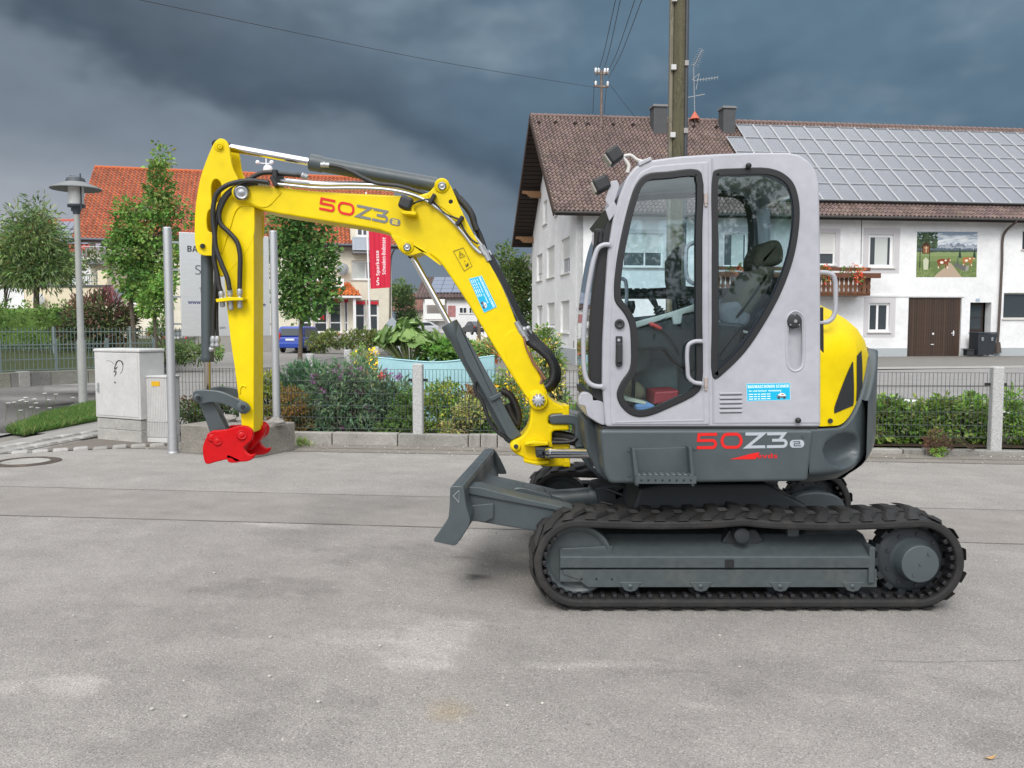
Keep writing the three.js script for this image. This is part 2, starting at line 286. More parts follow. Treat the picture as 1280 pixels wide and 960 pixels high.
band('gutter', 0.12, 0.78, 0.0, asphalt([0.33, 0.30, 0.265], { vertexColors: true, map: scaled(T.asphalt, 1.1) }));
// joints between the asphalt fields: thin ragged ribbons of dark bitumen
const joint = (pts, w) => { const pos = [], idx = []; const n = 160, c = new THREE.CatmullRomCurve3(pts); for (let i = 0; i <= n; i++) { const p = c.getPoint(i / n), k = w * (0.55 + 0.9 * Math.abs(fbm3(i * 0.35, w * 90, pts[0].x, 3)) + 0.4 * R()), j = 0.012 * fbm3(i * 0.2, 4, pts[0].z, 3); pos.push(p.x, 0.004, p.z + j - k / 2, p.x, 0.004, p.z + j + k / 2); if (i < n) idx.push(i * 2, i * 2 + 1, i * 2 + 2, i * 2 + 1, i * 2 + 3, i * 2 + 2); } const g = new THREE.BufferGeometry(); g.setAttribute('position', new THREE.Float32BufferAttribute(pos, 3)); g.setIndex(idx); g.computeVertexNormals(); return g; };
struct('asphalt_joint', [joint([F(-14, 4.63), F(-8, 4.66), F(0, 4.62), F(8, 4.64), F(16, 4.63)], 0.013), joint([F(-3.6, 3.42), F(0, 3.43), F(6, 3.41), F(16, 3.42)], 0.010), joint([F(-4.0, 4.63), F(-3.85, 4.1), F(-3.6, 3.42)], 0.02), joint([F(-8, 3.9), F(-6.3, 3.85), F(-6.6, 4.63)], 0.02),
  joint([F(-4, 0.8), F(2, 0.78), F(10, 0.79), F(16, 0.78)], 0.025), joint([F(-4, 0.45), F(2, 0.47), F(10, 0.46), F(16, 0.45)], 0.02),
  joint([G(1090, 826), G(1150, 828), G(1280, 826)], 0.003)], mat([0.17, 0.155, 0.145], 0.9, { map: T.asphalt }));
// pebbles lying on the yard
{
  reseed(77);
  const g = new THREE.IcosahedronGeometry(1, 1), p = g.attributes.position; for (let i = 0; i < p.count; i++) { const k = 1 + 0.35 * perlin.noise(p.getX(i) * 2, p.getY(i) * 2, p.getZ(i) * 2); p.setXYZ(i, p.getX(i) * k, p.getY(i) * 0.6 * k, p.getZ(i) * k); } g.computeVertexNormals();
  const m = new THREE.InstancedMesh(fin(g), mat([0.4, 0.39, 0.37], 0.9), 900), o = new THREE.Object3D(), c = new THREE.Color();
  for (let i = 0; i < 900; i++) {
    const near = i < 260, s = near ? RR(-8, 10) : RR(-5, 14), n = near ? 0 : 0.15 + Math.pow(R(), 2) * 0.8;
    const q = near ? V(RR(-4.5, 4.5), 0, RR(-7, -2.4)) : F(s, n); const r = near ? RR(0.003, 0.008) : RR(0.004, 0.013);
    o.position.set(q.x, r * 0.3, q.z); o.rotation.set(0, R() * 6, 0); o.scale.setScalar(r); o.updateMatrix(); m.setMatrixAt(i, o.matrix); const k = RR(0.5, 1.3); m.setColorAt(i, c.setRGB(k, k * 0.97, k * 0.92));
  }
  [[268, 717], [190, 887], [231, 896], [337, 846], [338, 797], [475, 808], [398, 878]].forEach(([x, y], i) => { const q = G(x, y); o.position.set(q.x, 0.004, q.z); o.scale.setScalar(0.011); o.updateMatrix(); m.setMatrixAt(i, o.matrix); m.setColorAt(i, c.setRGB(0.95, 0.94, 0.9)); });
  m.name = 'loose_gravel'; m.castShadow = m.receiveShadow = true; scene.add(tag(m, 'small loose pebbles scattered on the asphalt yard and in the gutter', 'gravel', null, 'stuff'));
}
// dry leaf at the lower right
{ const q = G(1237, 949), g = new THREE.PlaneGeometry(0.05, 0.018, 6, 2).rotateX(-Math.PI / 2), p = g.attributes.position; for (let i = 0; i < p.count; i++) { const x = p.getX(i) / 0.025; p.setZ(i, p.getZ(i) * (1 - x * x * 0.8)); p.setY(i, 0.012 * x * x + 0.2 * Math.abs(p.getZ(i))); } g.rotateY(0.15).computeVertexNormals(); const m = mesh('dry_leaf', g, mat([0.45, 0.28, 0.13], 0.8, { side: THREE.DoubleSide })); m.position.set(q.x, 0.003, q.z); tag(m, 'curled brown leaf lying on the bare asphalt at the lower right', 'leaf'); }

// kerb of granite stones under the fence; each stone is a piece of its own
{
  const k = new THREE.Group(); k.name = 'kerb'; tag(k, null, null, null, 'structure'); scene.add(k);
  reseed(5);
  let s = -3.0; const gs = [0, 1, 2].map((i) => { const g = new RoundedBoxGeometry(1, 0.34, 0.16, 2, 0.012), p = g.attributes.position; for (let q = 0; q < p.count; q++) p.setZ(q, p.getZ(q) + 0.006 * perlin.noise(p.getX(q) * 9 + i * 5, p.getY(q) * 9, i)); return fin(g); });
  const ms = [M.concrete, mat([0.44, 0.42, 0.40], 0.9, { map: T.concrete, bumpMap: scaled(T.stucco, 0.8), bumpScale: 0.008 }), mat([0.36, 0.35, 0.33], 0.9, { map: T.concrete, bumpMap: scaled(T.stucco, 0.8), bumpScale: 0.008 })];
  while (s < 15) {
    const l = R() < 0.3 ? RR(0.16, 0.3) : RR(0.65, 1.0), c = F(s + l / 2, 0.035, -0.01 + RR(-0.006, 0.006) - 0.10 * sstep(s, 1.5, 4)), g = gs[Math.floor(R() * 3)];
    const m = new THREE.Mesh(g, ms[Math.floor(R() * 3)]); m.name = numbered('kerb_stone'); m.position.copy(c); m.scale.x = l - 0.012; m.rotation.y = FY; m.castShadow = m.receiveShadow = true; k.add(m); s += l;
  }
}
// planting bed soil, the street behind, the paved farm yard
struct('planting_bed', strip([F(-2.6, -0.06), F(16, -0.06), F(16, -3.2), F(1.5, -4.2), F(-2.2, -6.4)], 0.08), mat([0.11, 0.08, 0.055], 0.95, { map: T.soil, bumpMap: scaled(T.stucco, 0.5), bumpScale: 0.03 }));
const road2 = (name, x0, x1, z0, z1, y, m) => { const g = new THREE.PlaneGeometry(x1 - x0, z1 - z0, Math.ceil((x1 - x0) / 1.5), Math.ceil((z1 - z0) / 1.5)).rotateX(-Math.PI / 2).translate((x0 + x1) / 2, 0, (z0 + z1) / 2), p = g.attributes.position; for (let i = 0; i < p.count; i++) p.setY(i, y + dip(p.getX(i), p.getZ(i))); g.computeVertexNormals(); return struct(name, g, m); };
road2('street', -2, 60, -33.5, -17.4, 0, asphalt([0.40, 0.385, 0.375], { map: scaled(T.asphalt, 4) }));
road2('parking_area', -24, -2.0, -53, -12.6, 0.004, asphalt([0.38, 0.36, 0.34], { map: scaled(T.asphalt, 3.6) }));
struct('kerb_line', [quadMesh(G(1090, 495), G(1172, 503.5), G(1172, 506), G(1090, 498)).translate(0, 0.01, 0), quadMesh(G(1172, 503.5), G(1280, 517), G(1280, 520), G(1172, 506)).translate(0, 0.01, 0)], mat([0.75, 0.74, 0.7], 0.8));
struct('road_edge_strip', [[470, 481.5, 1.4], [459.5, 462.2, 1]].map(([ya, yb]) => { const a = G(1030, ya), b = G(1290, ya - (ya < 465 ? 2.5 : -2)), c = G(1290, yb - (ya < 465 ? 2.5 : -2)), d = G(1030, yb); return quadMesh(a, b, c, d).translate(0, 0.006, 0); }).slice(1), asphalt([0.52, 0.50, 0.47], { map: scaled(T.asphalt, 4) }));
struct('road_patch', quadMesh(G(640, 483), G(1400, 481.3), G(1400, 483.2), G(640, 485)).translate(0, 0.006, 0), asphalt([0.24, 0.225, 0.21], { map: scaled(T.asphalt, 4) }));

// left corner: side road, verge, pavement and rows of setts
struct('side_road', strip([G(-300, 560), G(0, 545), G(20, 541), G(120, 515), G(225, 490), G(160, 470), G(-500, 478)], 0.004), asphalt([0.42, 0.41, 0.40], { map: scaled(T.asphalt, 3) }));
struct('pavement', strip([G(-60, 562), G(0, 554), G(120, 530), G(210, 512), G(225, 528), G(120, 546), G(20, 566), G(-60, 575)], 0.008), asphalt([0.44, 0.42, 0.39], { map: scaled(T.asphalt, 2) }));
struct('gravel_corner', strip([G(35, 566), G(118, 549), G(222, 541), G(222, 556), G(120, 562)], 0.012), asphalt([0.27, 0.235, 0.205], { map: scaled(T.asphalt, 1.2) }));
{
  const k = new THREE.Group(); k.name = 'setts'; tag(k, null, null, null, 'structure'); scene.add(k);
  reseed(9);
  const gs = [0, 1, 2].map((i) => { const g = new RoundedBoxGeometry(0.19, 0.1, 0.15, 2, 0.022), p = g.attributes.position; for (let q = 0; q < p.count; q++) { const s = perlin.noise(p.getX(q) * 14 + i * 7, p.getY(q) * 14, p.getZ(q) * 14); p.setXYZ(q, p.getX(q) * (1 + 0.12 * s), p.getY(q) * (1 + 0.1 * s), p.getZ(q) * (1 + 0.12 * s)); } g.computeVertexNormals(); return fin(g); });
  const ms = [[0.52, 0.50, 0.47], [0.45, 0.435, 0.41], [0.60, 0.58, 0.55]].map((c) => mat(c, 0.9, { map: T.granite, bumpMap: scaled(T.stucco, 0.3), bumpScale: 0.01 }));
  for (const [a, b] of [[G(12, 567), G(208, 556.5)], [G(-10, 569), G(122, 544)], [G(-14, 563), G(122, 539)]]) {
    const d = b.clone().sub(a), n = Math.floor(d.length() / 0.205), t = Math.atan2(-d.z, d.x);
    for (let i = 0; i < n; i++) { const q = a.clone().lerp(b, (i + 0.5) / n), m = new THREE.Mesh(gs[Math.floor(R() * 3)], ms[Math.floor(R() * 3)]); m.name = numbered('sett'); m.position.set(q.x, -0.02 + RR(-0.006, 0.008), q.z); m.rotation.set(RR(-0.04, 0.04), t + RR(-0.06, 0.06), 0); m.scale.x = RR(0.9, 1.02); m.castShadow = m.receiveShadow = true; k.add(m); }
  }
}
{ // manhole cover
  const c = G(32, 577.5), t = thing('manhole_cover', 'round manhole cover with concrete middle set in the asphalt at the left edge', 'manhole cover', [c.x, 0, c.z]);
  mesh('frame_ring', new THREE.LatheGeometry([[0.27, 0.0], [0.27, 0.014], [0.34, 0.014], [0.385, 0.004], [0.385, 0]].map((p) => new THREE.Vector2(...p)), 48), mat([0.13, 0.10, 0.08], 0.85, { map: T.rubber }), t);
  mesh('lid', new THREE.LatheGeometry([[0, 0.012], [0.24, 0.012], [0.262, 0.008]].map((p) => new THREE.Vector2(...p)), 48), M.concrete, t);
}
// ---------- excavator: tracks, blade, turntable ----------
const ZN = 4.665, ZC = 5.66, EB = V(1.33, 0, -ZC);
const exc = thing('excavator', 'yellow and grey crawler excavator with light grey cab and red coupler, parked on the yard', 'excavator', [EB.x, 0, EB.z]);
const E = (name, geos, m, parent = exc, keep) => { const g = merge([geos], keep); g.translate(-EB.x, 0, -EB.z); g.userData.done = true; return mesh(name, g, m, parent); };
const Z = (p, d) => V(p.x, p.y, -d);
{
  const tr = part('track', exc);
  const xl = 0.103 + 0.272, xr = 2.556 - 0.272, yc = 0.273, Ri = 0.206, th = 0.048;
  const path = (r, n = 36) => {                   // closed line round both wheels, the top run sagging between the wheels and the carrier roller
    const o = [];
    for (let i = 0; i <= n; i++) { const a = Math.PI / 2 + Math.PI * i / n; o.push([xl + r * Math.cos(a), yc + r * Math.sin(a)]); }
    for (let i = 1; i < 40; i++) o.push([lerp(xl, xr, i / 40), yc - r]);
    for (let i = 0; i <= n; i++) { const a = -Math.PI / 2 + Math.PI * i / n; o.push([xr + r * Math.cos(a), yc + r * Math.sin(a)]); }
    for (let i = 1; i < 60; i++) { const t = 1 - i / 60, x = lerp(xl, xr, t); o.push([x, yc + r - 0.013 * Math.sin(Math.PI * clamp(t / 0.48, 0, 1)) - 0.018 * Math.sin(Math.PI * clamp((t - 0.48) / 0.52, 0, 1)) + 0.006 * Math.exp(-(((t - 0.48) / 0.05) ** 2))]); }
    return o;
  };
  const outer = path(Ri + th), inner = path(Ri);
  const belt = E('belt', ext(outer, ZN + 0.004, ZN + 0.4, 0.014, [inner]), M.rubber, tr);
  // lugs by arc length along the outer line
  const cum = [0]; for (let i = 1; i <= outer.length; i++) { const a = outer[i - 1], b = outer[i % outer.length]; cum.push(cum[i - 1] + Math.hypot(b[0] - a[0], b[1] - a[1])); }
  const L = cum[outer.length];
  const at = (s, line = outer) => { s = ((s % L) + L) % L; let i = 1; while (cum[i] < s) i++; const t = (s - cum[i - 1]) / (cum[i] - cum[i - 1]), a = line[i - 1], b = line[i % line.length], o = outer[i - 1], q = outer[i % outer.length]; return [lerp(a[0], b[0], t), lerp(a[1], b[1], t), Math.atan2(q[1] - o[1], q[0] - o[0])]; };
  const lug = (dir) => {
    const g = new THREE.BoxGeometry(0.098, 0.034, 0.205, 3, 2, 6), p = g.attributes.position;
    for (let i = 0; i < p.count; i++) {
      let x = p.getX(i), y = p.getY(i), z = p.getZ(i); const up = (0.017 - y) / 0.034;   // outside is -y here
      const w = 1 - 0.42 * up; x = x * w * (1 - 0.25 * Math.abs(z + dir * 0.04) / 0.1) + dir * z * 0.34 + 0.012 * Math.sin(z * 28) - 0.006 * up * dir;
      const edge = dir > 0 ? (z + 0.1) / 0.2 : (0.1 - z) / 0.2; const h = y * 0.55 - 0.001 + up * 0.014 * (sstep(dir > 0 ? z : -z, 0.05, 0.1)); z = z * (1 - 0.06 * up); p.setXYZ(i, x, h, z);
    }
    g.computeVertexNormals(); return fin(g);
  };
  const lugs = [lug(1), lug(-1)], n = Math.round(L / 0.1295);
  const lm = [M.rubber, mat([0.043, 0.042, 0.042], 0.7, { map: T.rubber, bumpMap: scaled(T.stucco, 0.6), bumpScale: 0.002 })];
  for (let i = 0; i < n; i++) for (const row of [0, 1]) {
    const [x, y, a] = at((i + row * 0.5 + 0.2) * L / n), m = new THREE.Mesh(lugs[row], lm[(i * 7 + row) % 3 ? 0 : 1]);
    m.name = 'tread_lug'; m.position.set(x + Math.sin(a) * 0.012 - EB.x, y - Math.cos(a) * 0.012, -(ZN + (row ? 0.297 : 0.103)) - EB.z); m.rotation.z = a; m.castShadow = m.receiveShadow = true; tr.add(m);
  }
  const inn = []; const m2 = Math.round(L / 0.067);
  for (let i = 0; i < m2; i++) { const [x, y, a] = at(i * L / m2, inner); if (y > yc + 0.15) continue; const g = new RoundedBoxGeometry(0.026, 0.026, 0.06, 1, 0.005), c = g.clone(); for (const [q, dz] of [[g, 0.05], [c, 0.29]]) { q.rotateZ(a).translate(x - Math.sin(a) * 0.012, y + Math.cos(a) * 0.012, -(ZN + dz)); inn.push(q); } }
  tag(E('guide_lugs', inn, M.black, tr), null, null, null, 'stuff');
  // wheels
  const c0 = (x, z) => V(x, yc, -z);
  E('idler', rodlathe(c0(xl, ZN + 0.085), c0(xl, ZN + 0.36), [[0.1, 0.001], [0.1, 0.15], [0.06, 0.165], [0, 0.18], [0, 0.195], [0.03, 0.203], [0.97, 0.203], [1, 0.1], [1, 0.001]], 40), M.greyWorn, tr);
  const spr = E('sprocket', [rodlathe(c0(xr, ZN + 0.10), c0(xr, ZN + 0.34), [[0, 0.001], [0, 0.165], [0.1, 0.19], [0.1, 0.195], [0.5, 0.195], [0.5, 0.1], [1, 0.1], [1, 0.001]], 40),
    ...Array.from({ length: 15 }, (_, i) => box(-0.022, 0.022, 0.18, 0.212, -0.05, 0.05).rotateZ(i / 15 * 2 * Math.PI).translate(xr, yc, -ZN - 0.17)),
    ...Array.from({ length: 9 }, (_, i) => { const a = i / 9 * 2 * Math.PI, q = V(xr + 0.15 * Math.cos(a), yc + 0.15 * Math.sin(a), -ZN - 0.105); return cyl(q, q.clone().add(V(0, 0, 0.014)), 0.011, 0.011, 6); })], M.darkGrey, tr);
  E('hub_cap', [rodlathe(c0(xr, ZN - 0.005), c0(xr, ZN + 0.12), [[0, 0.001], [0, 0.1], [0.06, 0.107], [0.7, 0.109], [0.75, 0.125], [1, 0.13]], 48), ...[[0.045, 0.06], [-0.035, -0.06], [0, 0]].map(([x, y]) => cyl(V(xr + x, yc + y, -ZN), V(xr + x, yc + y, -ZN + 0.011), 0.011, 0.009, 12))], M.grey, spr);
  // frame beam: a folded profile run along x, with a slanted front end
  const x0 = DX(701, 4.72), x1 = DX(1098, 4.72);
  const beam = (prof, xa, xb) => { const s = new THREE.Shape(prof.map(([z, y]) => new THREE.Vector2(z, y))); return new THREE.ExtrudeGeometry(s, { depth: xb - xa, bevelEnabled: false }).rotateY(Math.PI / 2).translate(xa, 0, 0); };
  const fr = E('track_frame', [
    beam([[4.725, 0.155], [4.725, 0.222], [4.745, 0.226], [4.745, 0.236], [4.705, 0.242], [4.700, 0.300], [4.706, 0.306], [4.80, 0.352], [4.87, 0.392], [5.0, 0.397], [5.0, 0.155]], x0, x1),
    ext(PX([[704, 712], [1096, 712], [1096, 734], [735, 734], [722, 724], [704, 718]], 4.72), 4.718, 4.74, 0.003),
    ext(PX([[702, 684], [765, 681], [765, 694], [702, 695]], 4.78), 4.755, 4.8, 0.004),
    ...[790.5, 880, 981, 1073].map((px) => { const x = DX(px, 4.72); return ext([[x - 0.065, 0.155], [x - 0.045, 0.125], [x - 0.03, 0.105], [x, 0.098], [x + 0.03, 0.105], [x + 0.045, 0.125], [x + 0.065, 0.155]], 4.714, 4.744, 0.004); }),
    rbox(DX(1093, 4.7), DX(1101, 4.7), 0.15, 0.36, -5.0, -4.7, 0.008), rbox(DX(985, 4.9), DX(1000, 4.9), 0.38, 0.43, -5.0, -4.85, 0.008)], M.greyWorn, tr);
  E('bolt', [790.5, 880, 981, 1073].map((px) => [rodlathe(V(DX(px, 4.71), 0.132, -4.705), V(DX(px, 4.71), 0.132, -4.74), [[0, 0.001], [0, 0.011], [0.3, 0.013], [0.4, 0.02], [1, 0.02]], 14)]), M.grey, fr);
  E('drain_hole', [ext(PX([[906.5, 699.5], [917.5, 699.5], [917.5, 709], [906.5, 709]], 4.7), 4.697, 4.7015, 0.0), ...[[726.7, 723.7], [745.6, 723.7], [765, 723.9]].map(([x, y]) => { const q = P(x, y, 4.716); return cyl(q, q.clone().add(V(0, 0, 0.003)), 0.006, 0.006, 10); })], M.black, fr);
  E('carrier_roller', [rodlathe(P(928, 670, 4.72), Z(P(928, 670, 4.72), 5.0), [[0, 0.001], [0, 0.04], [0.04, 0.045], [0.25, 0.045], [0.3, 0.036], [1, 0.036]], 24), ext(PX([[902, 678], [912, 663], [945, 662], [955, 676], [942, 684], [916, 684]], 4.8), 4.8, 4.9, 0.01)], M.darkGrey, tr);
  E('track_roller', [790.5, 880, 981, 1073].map((px) => rodlathe(V(DX(px, 4.71), 0.118, -4.76), V(DX(px, 4.71), 0.118, -4.99), [[0, 0.001], [0, 0.06], [0.4, 0.062], [0.42, 0.04], [0.6, 0.04], [0.62, 0.062], [1, 0.062]], 24)), M.darkGrey, tr);
  const far = tr.clone(); far.position.z = -1.59; exc.add(far);
  E('drive_cover', ext(smooth(PX([[988, 641], [989, 622], [1002, 616], [1030, 615], [1048, 622], [1054, 641]], 6.2), 4), 6.15, 6.25, 0.01), M.grey, exc);
}
// undercarriage middle and turntable
E('undercarriage', [ext(PX([[790, 640], [800, 612], [830, 606], [960, 606], [985, 620], [1010, 632], [1010, 690], [780, 690], [765, 660]], 5.0), 5.02, 6.25, 0.02), ext(PX([[745, 612], [775, 606], [812, 612], [822, 640], [800, 652], [752, 640]], 5.45), 5.5, 5.82, 0.012), ext(PX([[925, 624], [985, 618], [986, 640], [925, 640]], 5.9), 5.85, 6.1, 0.01)], M.darkGrey);
E('turntable', rodlathe(V(EB.x, 0.57, EB.z), V(EB.x, 0.74, EB.z), [[0, 0.3], [0, 0.44], [0.35, 0.46], [0.4, 0.43], [0.7, 0.43], [0.75, 0.5], [1, 0.5]], 48), M.darkGrey);
E('hose_coupling', [cyl(P(893, 612, 5.2), P(919, 612, 5.2), 0.03), cyl(P(906, 612, 5.2), P(906, 636, 5.2), 0.024), cyl(P(888, 634, 5.2), P(930, 634, 5.2), 0.02), tube([P(935, 613, 5.24), P(950, 622, 5.2), P(948, 640, 5.2)], 0.012)], M.plastic);
// dozer blade
{
  const bl = part('blade', exc), shear = (g) => { const p = g.attributes.position; for (let i = 0; i < p.count; i++) p.setX(i, p.getX(i) + (-p.getZ(i) - 4.72) * 0.098); g.computeVertexNormals(); return g; };
  const plate = smooth(PX([[565, 609], [576.5, 609], [579, 622], [580.5, 634], [586, 648], [584, 656], [570, 681], [556, 679.5], [542, 676], [552, 662], [561, 646], [564, 630]], 4.72), 3);
  const bp = E('blade_plate', [shear(ext(plate, 4.72, 6.2, 0.006)), shear(ext(PX([[564, 608], [578.5, 608.3], [580, 613], [565, 613]], 4.72), 4.715, 6.2, 0.004))], M.grey, bl);
  E('end_plate', [shear(ext(soft(PX([[563, 607.5], [580, 607.5], [583, 632], [588.5, 650], [586, 658], [570, 682.5], [541, 676.5], [561, 647], [562.5, 630]], 4.71), 0.02), 4.705, 4.722, 0.004)), shear(ext(soft(PX([[566, 609], [579, 609], [590, 628], [600, 650], [585, 650], [570, 640]], 4.71), 0.02), 6.195, 6.21, 0.004))], M.grey, bp);
  E('triangle_mark', [[[0, 0], [7.5, -7]], [[7.5, -7], [7.2, 8]], [[7.2, 8], [0, 0]]].map(([a, b]) => cyl(P(566.5 + a[0], 620 + a[1], 4.704), P(566.5 + b[0], 620 + b[1], 4.704), 0.0022, 0.0022, 5)), M.steel, bp);
  const armP = (d) => PX([[583, 609], [650, 627], [716, 640], [740, 652], [735, 676], [668, 664], [584, 650]], d);
  E('blade_arm', [ext(armP(4.95), 4.95, 5.09, 0.008), ext(PX([[582, 632], [617, 629], [617, 647], [607, 652], [582, 651]], 4.93), 4.925, 4.96, 0.004), ext(PX([[584, 608], [600, 609], [650, 622], [720, 637], [720, 642], [650, 629], [586, 617]], 4.94), 4.93, 5.11, 0.004)], M.grey, bl);
  E('blade_arm', [ext(PX([[594, 588], [610, 596], [650, 606], [694, 616], [730, 622], [730, 642], [594, 612]], 6.0), 5.9, 6.05, 0.008), ext(PX([[588, 592], [600, 600], [650, 611], [700, 622], [720, 640], [640, 630], [590, 620]], 5.6), 5.5, 5.9, 0.02)], M.grey, bl);
  const cy = part('blade_cylinder', bl), a = P(672, 625.5, ZC), b = P(757, 619.5, ZC);
  E('barrel', rodlathe(a, b, [[0.15, 0.001], [0.17, 0.05], [0.2, 0.062], [0.22, 0.064], [0.76, 0.064], [0.76, 0.078], [0.97, 0.08], [1, 0.06], [1, 0.03], [1.25, 0.03]], 32), M.grey, cy);
  E('clevis', [rodlathe(P(676, 625, 5.55), Z(P(676, 625, 5.55), 5.77), [[0, 0.001], [0, 0.045], [0.1, 0.05], [0.9, 0.05], [1, 0.001]], 20), rodlathe(P(650, 618, 5.5), Z(P(650, 618, 5.5), 5.8), [[0, 0.001], [0, 0.03], [1, 0.03], [1, 0.001]], 16), ext(soft(PX([[640, 610], [652, 608], [690, 618], [690, 632], [640, 625]], 5.5), 0.03), 5.48, 5.53, 0.008)], M.grey, cy);
  E('pivot_lug', [ext(smooth(PX([[768, 618], [778, 609], [790, 612], [800, 620], [815, 612], [822, 622], [812, 640], [776, 640]], 5.5), 3), 5.5, 5.56, 0.008), cyl(P(783, 620, 5.48), P(783, 620, 5.6), 0.035)], M.darkGrey, cy);
  E('blade_hose', [tube([P(738, 606, 5.6), P(760, 612, 5.5), P(800, 628, 5.4), P(818, 638, 5.3)], 0.012), tube([P(752, 628, 5.5), P(790, 636, 5.4), P(815, 640, 5.3)], 0.014), tube([P(812, 600, 5.4), P(815, 615, 5.35), P(822, 630, 5.3)], 0.012)], M.hose, bl);
}
// ---------- excavator: house, counterweight, hood, cab ----------
function typeNumber(c, w, h, zcol, dark) {
  const u = h / 1.12, y0 = u * 0.08; c.lineWidth = u * 0.19; c.lineJoin = 'miter'; c.lineCap = 'butt';
  const path = (pts) => { c.beginPath(); pts.forEach(([t, ...a]) => (t === 'M' ? c.moveTo(a[0], a[1]) : t === 'L' ? c.lineTo(a[0], a[1]) : c.bezierCurveTo(...a))); c.stroke(); };
  const X = (x) => x * u, Y = (y) => y0 + y * u, t = 0.095;
  c.strokeStyle = '#d8140f';
  path([['M', X(1.35), Y(t)], ['L', X(0.16), Y(t)], ['L', X(0.12), Y(0.47)], ['L', X(1.02), Y(0.47)], ['C', X(1.32), Y(0.47), X(1.32), Y(1 - t), X(1.02), Y(1 - t)], ['L', X(0.02), Y(1 - t)]]);
  path([['M', X(2.05), Y(t)], ['L', X(2.55), Y(t)], ['C', X(3.05), Y(t), X(3.05), Y(1 - t), X(2.55), Y(1 - t)], ['L', X(2.05), Y(1 - t)], ['C', X(1.55), Y(1 - t), X(1.55), Y(t), X(2.05), Y(t)], ['L', X(2.1), Y(t)]]);
  c.strokeStyle = zcol;
  path([['M', X(3.2), Y(t)], ['L', X(4.36), Y(t)], ['L', X(3.3), Y(1 - t)], ['L', X(4.5), Y(1 - t)]]);
  path([['M', X(4.62), Y(t)], ['L', X(5.75), Y(t)], ['L', X(5.42), Y(0.5)]]);
  path([['M', X(4.95), Y(0.5)], ['L', X(5.62), Y(0.5)], ['C', X(5.95), Y(0.5), X(5.95), Y(1 - t), X(5.62), Y(1 - t)], ['L', X(4.6), Y(1 - t)]]);
  c.fillStyle = zcol; c.beginPath(); c.roundRect(X(6.1), Y(0.5), X(0.95), X(0.5), X(0.24)); c.fill();
  c.strokeStyle = dark; c.lineWidth = u * 0.075; path([['M', X(6.32), Y(0.62)], ['L', X(6.75), Y(0.62)], ['L', X(6.75), Y(0.75)], ['L', X(6.4), Y(0.75)], ['L', X(6.4), Y(0.88)], ['L', X(6.85), Y(0.88)]]);
}
const decalMat = (t, o = {}) => new THREE.MeshStandardMaterial({ map: t, transparent: true, roughness: 0.5, ...o });
const D = (name, corners, d, m, parent, lift = 0.0025) => { const [a, b, c, e] = corners.map(([x, y]) => P(x, y, d).add(V(0, 0, lift))); return E(name, quadMesh(a, b, c, e), m, parent, true); };
const stickerTex = canvasTex(512, 200, (c, w, h) => {
  c.fillStyle = '#0fb2dc'; c.fillRect(0, 0, w, h); c.strokeStyle = '#bfeaf5'; c.lineWidth = 5; c.strokeRect(2, 2, w - 4, h - 4);
  c.fillStyle = '#f4fcff'; c.font = 'bold 46px sans-serif'; c.textAlign = 'center'; c.fillText('BAUMASCHINEN SCHMID', w / 2, 52, w - 24);
  c.font = 'bold 27px sans-serif'; c.fillText('An- und Verkauf   Vermietung', w / 2 - 40, 94, 380);
  c.textAlign = 'left'; c.font = '22px sans-serif'; for (let i = 0; i < 3; i++) { let x = 24; for (const l of [50, 34, 26, 60, 40, 44, 38]) { if (x + l > 330) break; c.fillRect(x, 118 + i * 27, l, 9); x += l + 11; } }
  c.fillStyle = '#6d7780'; c.fillRect(352, 140, 110, 34); c.fillStyle = '#e9eef0'; c.beginPath(); c.moveTo(365, 140); c.lineTo(395, 112); c.lineTo(440, 120); c.lineTo(465, 150); c.lineTo(400, 150); c.fill(); c.fillStyle = '#39424a'; for (const x of [375, 440]) { c.beginPath(); c.arc(x, 172, 15, 0, 7); c.fill(); } c.fillStyle = '#b9342f'; c.fillRect(405, 128, 30, 10);
});
const ZS = 4.74;                                  // near side of the house
const yb = P(800, 605, ZS).y, yt = P(800, 537, ZS).y;
